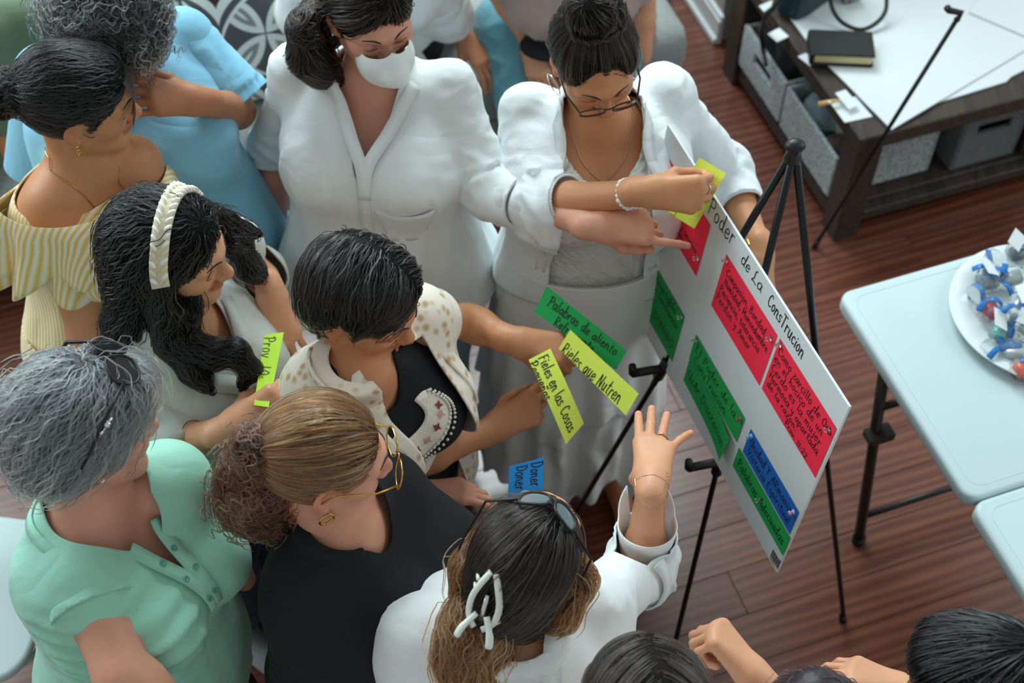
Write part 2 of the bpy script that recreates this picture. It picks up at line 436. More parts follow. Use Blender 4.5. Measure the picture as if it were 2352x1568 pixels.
POSES = {  # curl per finger (three joints, degrees), spread; thumb two segment directions (x is +towards the little finger)
    'relaxed': ([(18, 25, 15), (25, 32, 20), (30, 36, 22), (34, 38, 24)], (-7, -2, 3, 9), ((-.62, .70, -.35), (-.25, .92, -.30), (-.05, .95, -.30))),
    'flat': ([(4, 6, 4), (2, 5, 4), (3, 6, 4), (6, 8, 5)], (-5, -1.5, 2, 14), ((-.75, .60, -.28), (-.50, .84, -.2), (-.4, .9, -.15))),
    'splay': ([(4, 6, 4), (2, 5, 4), (3, 6, 4), (6, 8, 5)], (-4, -1, 5, 30), ((-.30, .60, -.75), (.0, .84, -.55), (.1, .9, -.4))),
    'pinch': ([(48, 42, 22), (52, 50, 26), (58, 58, 30), (62, 62, 34)], (-3, -1, 1, 4), ((-.45, .66, -.60), (-.02, .86, -.52), (.10, .90, -.40))),
    'hold': ([(62, 55, 25), (64, 60, 30), (66, 64, 32), (68, 66, 34)], (-3, -1, 1, 4), ((-.40, .62, -.66), (.02, .90, -.42), (.12, .93, -.3))),
    'fist': ([(70, 80, 40), (74, 86, 44), (78, 88, 46), (80, 88, 46)], (-3, -1, 1, 3), ((-.45, .60, -.62), (.10, .80, -.58), (.45, .70, -.5))),
    'point': ([(16, 12, 8), (66, 80, 40), (72, 84, 44), (74, 84, 44)], (-4, -1, 1, 3), ((-.50, .62, -.58), (-.05, .86, -.5), (.12, .9, -.4))),
    'dangle': ([(12, 18, 10), (24, 22, 12), (28, 24, 14), (34, 28, 16)], (-12, -4, 4, 13), ((-.60, .68, -.40), (-.42, .88, -.3), (-.32, .92, -.25))),
    'droop': ([(30, 14, 8), (42, 20, 12), (46, 24, 14), (50, 28, 16)], (-10, -3, 4, 12), ((-.60, .68, -.40), (-.42, .88, -.3), (-.32, .92, -.25))),
}
def hand_prims(w, fd, dorsal, side, pose, k=1.0):
    F = frame_zup(fd, dorsal) if False else None
    y = nrm(fd); z = nrm(np.asarray(dorsal, float) - (np.asarray(dorsal, float) @ y) * y); x = np.cross(y, z)
    if side == 'L': x = -x
    M = np.stack([x, y, z], 1); curls, spread, th = POSES[pose]; U, nails, tips = [], [], []
    pt = lambda p: M @ (np.asarray(p, float) * k) + w
    U.append((RC(pt((0, -.035, 0)), pt((0, .004, 0)), .0255 * k, .0245 * k), .02))
    for i, (kx, ky, ln, r) in enumerate(FING):
        U.append((RC(pt((kx * .45, .008, -.002)), pt((kx, ky, 0)), .0165 * k, .0118 * k), .018))
        p = A3(kx, ky, .001); a = 0; sp = math.radians(spread[i])
        for j in range(3):
            a += math.radians(curls[i][j]); d = A3(math.sin(sp) * math.cos(a), math.cos(sp) * math.cos(a), -math.sin(a)); q = p + d * ln[j]
            r0 = r * (1 - .06 * j); U.append((RC(pt(p), pt(q), r0 * k, r0 * .90 * k), .006 if j == 0 else .003))
            if j == 2: nd = A3(math.sin(sp) * math.sin(a), math.cos(sp) * math.sin(a), math.cos(a)); nails.append((pt(p + d * ln[j] * .85 + nd * r0 * .75), M @ nd)); tips.append(pt(q))
            p = q
    p = A3(-.014, .012, -.008); lr = ((.046, .0155, .0125), (.033, .0112, .0100), (.026, .0100, .0080))
    for j in range(3):
        d = nrm(th[j]); q = p + d * lr[j][0]; U.append((RC(pt(p), pt(q), lr[j][1] * k, lr[j][2] * k), .016 if j == 0 else .004))
        if j == 2: nd = nrm(A3(-.75, .1, .62) - (A3(-.75, .1, .62) @ d) * d); nails.append((pt(p + d * lr[j][0] * .8 + nd * .0068), M @ nd)); tips.append(pt(q))
        p = q
    U.append((EL(pt((-.016, .036, -.012)), A3(.014, .028, .012) * k, M), .012))
    return U, nails, tips, M

class Person: pass
def person(label, head, hd, neck, pelvis, body_h, sw=1.0, sd=1.0, skin=None, arms=None, feet=True, hs=.96, bust=.5, group=None, hand_h=.0024, face=True, legs=None, neck_r=.050, hide_below=None, ears=(1, 1)):
    p = Person(); p.head = np.asarray(head, float); p.neck = np.asarray(neck, float); p.pelvis = np.asarray(pelvis, float); p.sw = sw; p.hs = hs
    p.H = hd if isinstance(hd, np.ndarray) else head_R(*hd)
    p.T = frame_zup(heading(body_h), p.neck - p.pelvis); k = np.linalg.norm(p.neck - p.pelvis) / .53; p.k = k
    keys = [(z * k, cx, cy * sd, rx * sw, ry * sd) for z, cx, cy, rx, ry in TORSO]; p.keys = keys
    p.loft = LOFT(keys, p.T, p.pelvis); p.t = lambda v: p.T @ np.asarray(v, float) + p.pelvis
    f = Field(); f.u(p.loft, .02)
    p.bust = [EL(p.t((s * .072 * sw, .082 * sd, .335 * k)), A3(.062 * sw, .055 * (0.6 + bust), .062) * (.8 + .4 * bust), p.T) for s in (-1, 1)]
    p.bustop = bust
    if bust > 0: f.us(p.bust, .05)
    hp = lambda v: p.H @ (np.asarray(v, float) * hs) + p.head; p.hp = hp
    p.neckprim = RC(hp((0, -.022, -.075)), p.t((0, .0, .50 * k)), neck_r * hs, neck_r * 1.12)
    f.u(p.neckprim, .035); p.arm = {}; nails = []; hb = []
    for s, sg in (('R', 1), ('L', -1)):
        a = (arms or {}).get(s) or {}
        sh = np.asarray(a.get('sh', p.t((sg * .158 * sw, -.008, .445 * k))), float)
        el = a.get('el'); wr = a.get('wr')
        if callable(el): el = el(sh)
        if el is None: el = sh + A3(0, 0, -.28) + p.T @ A3(sg * .05, -.02, 0)
        el = np.asarray(el, float)
        if callable(wr): wr = wr(el)
        if wr is None: wr = el + A3(0, 0, -.23) + p.T @ A3(0, .05, 0)
        wr = np.asarray(wr, float); r = a.get('r', 1.0)
        p.arm[s] = dict(sh=sh, el=el, wr=wr, r=r)
        f.u(EL(sh, A3(.047, .047, .052) * r), .05).u(RC(sh, el, .042 * r, .035 * r), .03)
        mid = el + (wr - el) * .28
        f.u(RC(el, mid, .0345 * r, .0350 * r), .02).u(RC(mid, wr, .0350 * r, .0235), .02)
        if a.get('hand'):
            fd, do, pose = a['hand']; U, nl, tp, M = hand_prims(wr + nrm(fd) * .012, fd, do, s, pose, a.get('hk', 1.0))
            for q, kk in U: f.u(q, kk)
            nails += nl; P = np.array([x for q, kk in U for x in q.bb()]); hb.append((P.min(0) - .004, P.max(0) + .004, wr, nrm(fd))); p.arm[s]['tips'] = tp; p.arm[s]['M'] = M; p.arm[s]['hand'] = True
    p.legs = []
    base = np.array([p.pelvis[0], p.pelvis[1], 0.])
    if feet:
        for i, sg in enumerate((1, -1)):
            hip = p.t((sg * .085 * sw, 0, -.04)); L = legs[i] if legs else None
            kn, an = L if L else (np.array([*(hip[:2] * .5 + (base + p.T @ A3(sg * .10, .02, 0))[:2] * .5 + heading(body_h)[:2] * .02), .47]), np.array([*(base + p.T @ A3(sg * .11, -.01, 0))[:2], .085]))
            fdv = heading(body_h + (8 if sg < 0 else -8)); toe = an + fdv * .15 + A3(0, 0, -.055); p.legs.append((hip, kn, an, toe))
            f.u(RC(hip, kn, .082 * sw, .054), .04).u(RC(kn, kn * .6 + an * .4, .052, .052), .03).u(RC(kn * .6 + an * .4, an, .052, .036), .03)
            f.u(RC(an + A3(0, 0, -.045), toe + A3(0, 0, .0), .038, .027), .02)
            if feet == 'bare':
                sd_ = np.cross(fdv, A3(0, 0, 1)) * (1 if sg > 0 else -1)
                for j in range(5): b = toe + fdv * .004 + sd_ * (-.022 + .0125 * j); f.u(RC(b, b + fdv * (.032 - .005 * j) + A3(0, 0, -.008), .0125 if j == 0 else .0095, .0105 if j == 0 else .0080), .006)
    U, C, L, E, EC = head_prims()
    tr = lambda e: (e[0].tr(p.H, p.head, hs), e[1] * hs)
    for e in U: f.u(*tr(e))
    if face:
        for e in C: f.s_(*tr(e))
        for e in L: f.u(*tr(e))
    for n_, e in enumerate(E):
        if ears[n_ // 2]: f.u(*tr(e))
    for n_, e in enumerate(EC):
        if ears[n_]: f.s_(*tr(e))
    p.f = f
    # surfaces: one field sampled finely on head and hands
    hc = hp((0, 0, -.01)); hr = .155 * hs
    Vb, Qb = f.mesh(.0085); Vh, Qh = f.mesh(.0034, hc - hr, hc + hr)
    upn = nrm(hp((0, -.01, 0)) - p.t((0, 0, .50 * k))); inhead = lambda V: ((V - hp((0, -.015, -.105))) @ upn > 0) & (np.linalg.norm(V - hc, axis=1) < hr * .98)
    kb = ~inhead(Vb[Qb].mean(1)); kh = ((Vh[Qh].mean(1) - hp((0, -.015, -.109))) @ upn > 0) & (np.linalg.norm(Vh[Qh].mean(1) - hc, axis=1) < hr)
    parts = []
    for lo, hi, wr, fd in hb:
        Vx, Qx = f.mesh(hand_h, lo, hi); cx = Vx[Qx].mean(1)
        ok = ((cx - wr) @ fd > -.006) & (cx > lo).all(1) & (cx < hi).all(1); parts.append((Vx, Qx[ok])); cb = Vb[Qb].mean(1)
        kb &= ~(((cb - wr) @ fd > -.001) & (cb > lo + .004).all(1) & (cb < hi - .004).all(1))
    if hide_below is not None: kb &= Vb[Qb].mean(1)[:, 2] > hide_below
    V, T = join([(Vb, Qb[kb]), (Vh, Qh[kh])] + parts)
    u = np.unique(T); R_ = np.full(len(V), -1); R_[u] = np.arange(len(u)); V, T = V[u], R_[T]
    q = (V - p.head) @ p.H / hs; col = np.ones((len(V), 3))
    def blend(m, c): nonlocal col; m = np.clip(m, 0, 1)[:, None]; col = col * (1 - m) + np.array(c) * m
    if face:
        near = np.linalg.norm(q, axis=1) < .16
        for s in (-1, 1):
            blend(near * .5 * np.exp(-(np.linalg.norm(q - A3(s * .042, .075, -.035), axis=1) / .022) ** 2), (1.0, .74, .70))
            blend(near * .55 * np.exp(-(np.linalg.norm((q - A3(s * .031, .088, .004)) / A3(1.3, 1, .8), axis=1) / .012) ** 2), (.62, .50, .46))
            blend(near * (np.linalg.norm(q - A3(s * .0125, .106, -.0395), axis=1) < .0042) * .8, (.3, .18, .15))
        li = np.minimum.reduce([RC((-.018, .089, -.0605), (0, .097, -.058), .005, .007).d(q), RC((.018, .089, -.0605), (0, .097, -.058), .005, .007).d(q), RC((-.015, .088, -.0695), (0, .095, -.0715), .0055, .008).d(q), RC((.015, .088, -.0695), (0, .095, -.0715), .0055, .008).d(q)])
        blend(near * np.clip(1 - (li - .0005) / .0018, 0, 1) * .8, (.86, .46, .44))
        blend(near * (np.abs(q[:, 2] + .0645) < .0016) * (np.abs(q[:, 0]) < .02) * (q[:, 1] > .08) * .8, (.38, .2, .18))
        blend(near * .45 * np.exp(-(np.linalg.norm(q - A3(0, .112, -.03), axis=1) / .014) ** 2), (1, .74, .68))
        blend(.5 * np.clip((np.abs(q[:, 0]) - .078) / .006, 0, 1) * (np.abs(q[:, 2] + .015) < .04) * (np.abs(q[:, 1]) < .05), (1, .72, .64))
    for c, d in nails:
        m = (np.linalg.norm(V - c, axis=1) < .0062); blend(m * .75, (1.25, 1.12, 1.1))
    o = mk('person', V, T, skin, loc=base, col=col); p.o = tag(o, label, 'person', group); p.base = base
    if face:
        for s in (-1, 1):                          # brow and lash line follow the face
            for nm, arc, r, dk in (('eyebrow', [(.014, .100, .0225), (.030, .096, .029), (.048, .078, .0235)], (.0018, .0034, .0012), -.0005), ('eyelashes', [(.018, .088, -.0075), (.031, .0905, -.0105), (.045, .080, -.0065)], (.0008, .0013, .0009), .0002)):
                P = crom([(s * a[0], a[1], a[2]) for a in arc], 5); Wp = (P * hs) @ p.H.T + p.head
                for _ in range(4): g = f.grad(Wp); Wp = Wp - g * (f.ev(Wp) - dk)[:, None]
                Vt, Ft = tube(Wp, np.interp(np.linspace(0, 1, len(P)), [0, .4, 1], r), 6, flat=.6); mk(nm, Vt, Ft, M_BROW, o)
    return p
def head_R(yaw, pitch, roll=0):
    y = math.radians(yaw); t = math.radians(pitch); f = A3(math.cos(y) * math.cos(t), math.sin(y) * math.cos(t), -math.sin(t))
    return frame(f, A3(0, 0, 1)) @ roty(math.radians(roll))

# clothing: grown from the body's own solids, cut at neck, hem and cuffs
def garment(p, name, mat, prims, h=.0075, cuts=(), folds=(), thick=.0035, label=None, kmin=.03, subs=(), off=None, off_d=0.0):
    f = Field()
    for q in prims: f.u(q[0], q[1]) if isinstance(q, tuple) else f.u(q, kmin)
    for q, k in subs: f.s_(q, k)
    V, Q = f.mesh(h); T = tris(Q); N = vnormals(V, T)
    D = np.zeros(len(V))
    for fn in folds: D += fn(V, N)
    V = V + N * D[:, None]
    if cuts:
        g = np.max([c(V) for c in cuts], 0); V, T = clip(V, T, g)
    # a light smoothing pass keeps the cloth soft
    o = mk(name, V, T, mat, p.o); 
    if label: o['label'] = label
    if thick: solidify(o, thick)
    return o
def loc_of(p, V): return (V - p.pelvis) @ p.T
def arm_w(p, V, s, fade=.05):                     # 1 on the sleeve, 0 on the trunk
    a = p.arm[s]; da = np.minimum(RC(a['sh'] * .7 + a['el'] * .3, a['el'], .05, .05).d(V), RC(a['el'], a['wr'], .045, .04).d(V)); dt = p.loft.d(V); return np.clip((dt - da) / fade + .5, 0, 1)
def fold_trunk(p, amp=.006, sx=.06, sz=.25, seed=0, tilt=0.0, fine=.35):
    def fn(V, N):
        L = loc_of(p, V); c, s = math.cos(tilt), math.sin(tilt); q = np.stack([(L[:, 0] * c + L[:, 2] * s) / sx, L[:, 1] / sx, (L[:, 2] * c - L[:, 0] * s) / sz], 1) + seed
        w = 1 - np.maximum(arm_w(p, V, 'L'), arm_w(p, V, 'R')); top = np.clip((.47 * p.k - L[:, 2]) / .12, .15, 1)
        q = q + fbm(q * .6 + 5, 2)[:, None] * .8
        return w * top * amp * 1.5 * (ridged(q) * .75 + fine * fbm(q * 2.3, 3) * 1.6 + .2)
    return fn
def fold_sleeve(p, s, amp=.005, step=.035, seed=0, spin=.5):
    def fn(V, N):
        a = p.arm[s]; d1 = nrm(a['el'] - a['sh']); l1 = np.linalg.norm(a['el'] - a['sh']); d2 = nrm(a['wr'] - a['el'])
        s1 = (V - a['sh']) @ d1; s2 = (V - a['el']) @ d2; ss = np.where((s2 > 0) & (s1 > l1 * .8), l1 + s2, s1)
        q = np.stack([ss / step, (V[:, 0] + V[:, 1]) / .07, V[:, 2] / .07], 1) + seed; q[:, 0] += 1.3 * fbm(V / .09 + seed, 2)
        bend = .45 + .9 * np.exp(-((ss - l1) / .07) ** 2) + .4 * np.exp(-(ss / .06) ** 2)
        return arm_w(p, V, s) * amp * bend * (ridged(q) + .3)
    return fn
def cut_hem(p, z, wav=.0, slope=0.):
    def fn(V): L = loc_of(p, V); return z - L[:, 2] - wav * np.abs(L[:, 0]) - slope * L[:, 1]
    return fn
def cut_z(z): return lambda V: z - V[:, 2]
def cut_neck(p, rx, ry, cy=.0, z0=.36, vneck=None):
    def fn(V):
        L = loc_of(p, V); g = 1 - np.sqrt((L[:, 0] / rx) ** 2 + ((L[:, 1] - cy) / ry) ** 2); g = g * min(rx, ry); g = np.minimum(g, L[:, 2] - z0 * p.k)
        if vneck: zv, sl, wd_ = vneck; g = np.maximum(g, np.minimum(np.minimum((L[:, 2] - zv * p.k) * sl + wd_ - np.abs(L[:, 0]), L[:, 1] - .0), L[:, 2] - zv * p.k))
        return g
    return fn
def cut_cuff(p, s, t, tilt=(0, 0, 0), rad=.085):            # t: 0 shoulder, 1 elbow, 2 wrist
    a = p.arm[s]
    c, d = (a['sh'] + (a['el'] - a['sh']) * t, nrm(a['el'] - a['sh'])) if t <= 1 else (a['el'] + (a['wr'] - a['el']) * (t - 1), nrm(a['wr'] - a['el']))
    d = nrm(d + np.asarray(tilt, float))
    end = a['wr'] + nrm(a['wr'] - a['el']) * .1; segs = [(c, a['el']), (a['el'], end)] if t < 1 else [(c, end)]; sr = .036 * a['r'] + .004
    def fn(V):
        da = np.min([RC(x, y, sr, sr).d(V) for x, y in segs], 0); return np.minimum(np.minimum((V - c) @ d, rad - da), p.loft.d(V) - .040)
    return fn
def sleeve(p, s, t, g=.016, flare=0., cuffg=None):
    a = p.arm[s]; r = a['r']; out = [(EL(a['sh'], A3(.047, .047, .052) * r + g), .05)]
    e = min(t, 1); end = a['sh'] + (a['el'] - a['sh']) * e; out.append((RC(a['sh'], end + (nrm(a['el'] - a['sh']) * .03 if t <= 1 else 0), .042 * r + g, .036 * r + g + (flare if t <= 1 else flare * .5)), .03))
    if t > 1: w = a['el'] + (a['wr'] - a['el']) * (t - 1); out.append((RC(a['el'], w + nrm(a['wr'] - a['el']) * .03, .0355 * r + g + flare * .5, (.0355 + (.0235 - .0355) * (t - 1)) * r + g + flare), .025))
    return out
def trunk(p, g=.014, low=None, flare=0.0, belly=0.0, up=.60, keys=None):
    k = p.k; K = []
    for z, cx, cy, rx, ry in p.keys:
        if z > up * k + 1e-6: continue
        if low is not None and z < low: continue
        b = belly * math.exp(-((z - .12 * k) / .13) ** 2); K.append((z, cx, cy + b * .5, rx + flare * max(0, (.25 * k - z)) + b * .3, ry + flare * max(0, (.25 * k - z)) + b * .5))
    if low is not None and K[0][0] > low: z, cx, cy, rx, ry = K[0]; K.insert(0, (low, cx, cy, rx + flare * (z - low), ry + flare * (z - low)))
    L = LOFT(K, p.T, p.pelvis, 2.3, g); return [(L, .03)] + ([(b.grow(g), .06) for b in p.bust] if p.bustop > 0 else [])
def shoulder(p, s, g=.016):                       # the shirt's own shoulder, where a sleeve is set in
    a = p.arm[s]; r = a['r']; return [(EL(a['sh'], A3(.047, .047, .052) * r + g), .05), (RC(a['sh'], a['sh'] * .86 + a['el'] * .14, .042 * r + g, .036 * r + g), .03)]
def sleeve_part(p, s, t, cut, g, flare, mat, fold=(), name='sleeve', tilt=(0, 0, 0)):   # a set-in sleeve sewn as its own piece
    a = p.arm[s]; c, d = (a['sh'] + (a['el'] - a['sh']) * cut, nrm(a['el'] - a['sh'])) if cut <= 1 else (a['el'] + (a['wr'] - a['el']) * (cut - 1), nrm(a['wr'] - a['el'])); d = nrm(d + np.asarray(tilt, float)); end = a['el'] + (a['wr'] - a['el']) * 1.2
    def fn(V): r = (V - c) @ d; return r if cut <= 1 else np.minimum(r, .10 * a['r'] - RC(c, end, .02, .02).d(V))
    pr = sleeve(p, s, t, g, flare); pr[0] = (pr[0][0].grow(-.014), .03); b = pr[1][0]; pr[0] = (RC(b.a * .92 + b.b * .08, b.b, b.ra, b.rb), .03); pr.pop(1); return garment(p, name, mat, pr, .0075, [fn], fold)
def trousers(p, mat, name='trousers', g=.014, ends=(1.9, 1.9), label=None, flare=0., amp=.004):
    P = [(LOFT([r for r in p.keys if r[0] < .13 * p.k], p.T, p.pelvis, 2.3, g * .8), .03)]; cuts = []
    for (hip, kn, an, toe), t in zip(p.legs, ends):
        P.append((RC(hip, kn, .084 * p.sw + g, .056 + g), .04)); e = kn + (an - kn) * (t - 1); P.append((RC(kn, e + nrm(an - kn) * .04, .054 + g, .046 + g + flare), .03))
        d = nrm(an - kn); cuts.append(lambda V, e=e, d=d: np.minimum((V - e) @ d, .14 - np.linalg.norm(V - e, axis=1)))
    fo = lambda V, N: amp * ridged(np.stack([V[:, 0] / .12, V[:, 1] / .12, V[:, 2] / .05], 1) + 3)
    return garment(p, name, mat, P, .011, cuts, [fo], .003, label)
def shoes(p, mat, label=None):
    for hip, kn, an, toe in p.legs:
        f = Field(); d = nrm((toe - an) * A3(1, 1, 0)); a = an * A3(1, 1, 0)
        f.u(RC(a + A3(0, 0, .048) - d * .03, a + d * .17 + A3(0, 0, .038), .045, .038), .02).u(RC(a + A3(0, 0, .05), an + A3(0, 0, .0), .044, .046), .03)
        V, Q = f.mesh(.008); V[:, 2] = np.maximum(V[:, 2], .004); o = mk('shoe', V, Q, mat, p.o)
        if label: o['label'] = label

# hair: a solid shell with strands combed along it
def hair(p, shell, mats, flow, n=2500, length=(.07, .14), steps=12, rad=.0011, h=.0045, lift=.004, jit=.25, wave=(0, 20), keep=None, label=None, seed=1, name='hair', cutf=None, free=0.0, bump=.002, shell_off=0.0):
    f = Field(); 
    for e, k in shell: f.u(e.tr(p.H, p.head, p.hs), k)
    if cutf:
        for e, k in cutf: f.s_(e.tr(p.H, p.head, p.hs), k)
    V, Q = f.mesh(h); N = vnormals(V, Q); loc = (V - p.head) @ p.H / p.hs
    if bump:                                      # combed relief on the shell itself
        d0 = flow(loc); d0 = d0 @ p.H.T; d0 = d0 - (d0 * N).sum(1)[:, None] * N; d0 /= np.maximum(np.linalg.norm(d0, axis=1, keepdims=True), 1e-6); side = np.cross(N, d0)
        ph = (loc * 1.0); c = np.stack([(V * side).sum(1) / .012, (V * d0).sum(1) / .09, (V * N).sum(1) / .05], 1); V = V + N * (bump * ridged(c))[:, None]
    o = mk(name, V, Q, mats[0], p.o)
    if label: o['label'] = label
    rg = np.random.RandomState(seed); T = tris(Q); a = np.linalg.norm(np.cross(V[T[:, 1]] - V[T[:, 0]], V[T[:, 2]] - V[T[:, 0]]), axis=1)
    cen = (V[T].mean(1) - p.head) @ p.H / p.hs
    if keep is not None: a = a * keep(cen)
    ti = rg.choice(len(T), n, p=a / a.sum()); u = rg.rand(n, 2); u = np.where(u.sum(1, keepdims=True) > 1, 1 - u, u)
    P = V[T[ti, 0]] + (V[T[ti, 1]] - V[T[ti, 0]]) * u[:, :1] + (V[T[ti, 2]] - V[T[ti, 0]]) * u[:, 1:]
    ln = rg.uniform(*length, n); off = rg.uniform(-.0008, lift, n) * np.where(rg.rand(n) < .06, 2.2, 1); ph = rg.rand(n) * 6.28; jt = rg.normal(0, jit, (n, 3)); out = [P + f.grad(P) * off[:, None] * .3]
    clump = (rg.rand(n) - .5)
    for s in range(steps - 1):
        q = (P - p.head) @ p.H / p.hs; d = flow(q) + jt * .35 + (fbm(q / .03 + 11, 2)[:, None] * A3(1, -1, .7)) * jit * 2.2
        d = d @ p.H.T; g = f.grad(P); d = d - ((d * g).sum(1) * (1 - free))[:, None] * g; d /= np.maximum(np.linalg.norm(d, axis=1, keepdims=True), 1e-6)
        if wave[0]: d = d + np.cross(g, d) * (wave[0] * np.sin(s / (steps - 1) * ln / .1 * wave[1] + ph))[:, None]; d /= np.linalg.norm(d, axis=1, keepdims=True)
        P = P + d * (ln / (steps - 1))[:, None]; e = f.ev(P); tgt = off * (1 + .5 * s / steps); P = P - g * ((e - tgt) * (1 - free))[:, None]; out.append(P)
    strands(name + '_strands', np.stack(out, 1), rad, mats[1], o)
    p.hairf = f; return o
def strands(name, P, rad, mat, parent):           # P: (n, k, 3)
    n, k = P.shape[:2]; hc = bpy.data.hair_curves.new(name); hc.add_curves([k] * n)
    hc.attributes['position'].data.foreach_set('vector', (P - PARW[parent.name]).astype(np.float32).ravel())
    r = np.interp(np.arange(k) / (k - 1), [0, .2, .75, 1], [.5, 1, .85, .15]) * rad; a = hc.attributes.get('radius') or hc.attributes.new('radius', 'FLOAT', 'POINT')
    a.data.foreach_set('value', np.tile(r, n).astype(np.float32)); hc.materials.append(mat)
    o = bpy.data.objects.new(name, hc); COL.objects.link(o); o.parent = parent; o['kind'] = 'stuff'; PARW[o.name] = PARW[parent.name]; return o
def toward(T): T = np.asarray(T, float); return lambda q: (T - q) / np.maximum(np.linalg.norm(T - q, axis=1, keepdims=True), 1e-6)
def away(C, down=(0, 0, -.5)): C = np.asarray(C, float); return lambda q: (q - C) / np.maximum(np.linalg.norm(q - C, axis=1, keepdims=True), 1e-6) + np.asarray(down, float)
def constd(d): return lambda q: np.zeros_like(q) + nrm(d)
def blend_flow(a, b, w): return lambda q: a(q) * (1 - w(q))[:, None] + b(q) * w(q)[:, None]
CAP = lambda g=.010, c=(0, -.018, .026): EL(c, A3(.075, .093, .088) + g)
FACECUT = [(EL((0, .118, -.036), (.068, .074, .104)), .012)] + [(EL((s * .088, .072, -.025), (.034, .050, .062)), .012) for s in (-1, 1)]
def lathe_ring(c, ax, r, tr, n=24, m=8): # torus
    ax = nrm(ax); u = nrm(np.cross(ax, A3(.3, .5, .8))); v = np.cross(ax, u)
    return tube([c + r * (math.cos(a) * u + math.sin(a) * v) for a in np.linspace(0, 2 * math.pi, n, endpoint=False)], tr, m, closed=True, up=ax)
def bracelet(p, s, t, rad, tr, mat, name='bracelet', label=None, tilt=(0, 0, 0), beads=None):
    a = p.arm[s]; d = nrm(a['wr'] - a['el'] + np.asarray(tilt, float)); c = a['el'] + (a['wr'] - a['el']) * t
    if beads:
        u = nrm(np.cross(d, A3(.2, .4, .9))); v = np.cross(d, u); P = [ball(c + rad * (math.cos(x) * u + math.sin(x) * v), tr * (1 + .18 * math.sin(5 * x)), 8, 6) for x in np.linspace(0, 6.283, beads, endpoint=False)]; V, F = cat(P)
    else: V, F = lathe_ring(c, d, rad, tr, 32)
    o = mk(name, V, F, mat, p.o)
    if label: o['label'] = label
    return o
def hit(fields, x, y, d=0.0):                     # first point of a surface met along a sight line
    u = nrm(ray(x, y)); P = A3(0, 0, CAM_H) + u * 1.0
    for _ in range(160):
        s = min(float(f.ev(P[None])[0]) for f in fields)
        if s < d + .0005: break
        P = P + u * max(s - d, .0006) * .7
    return P
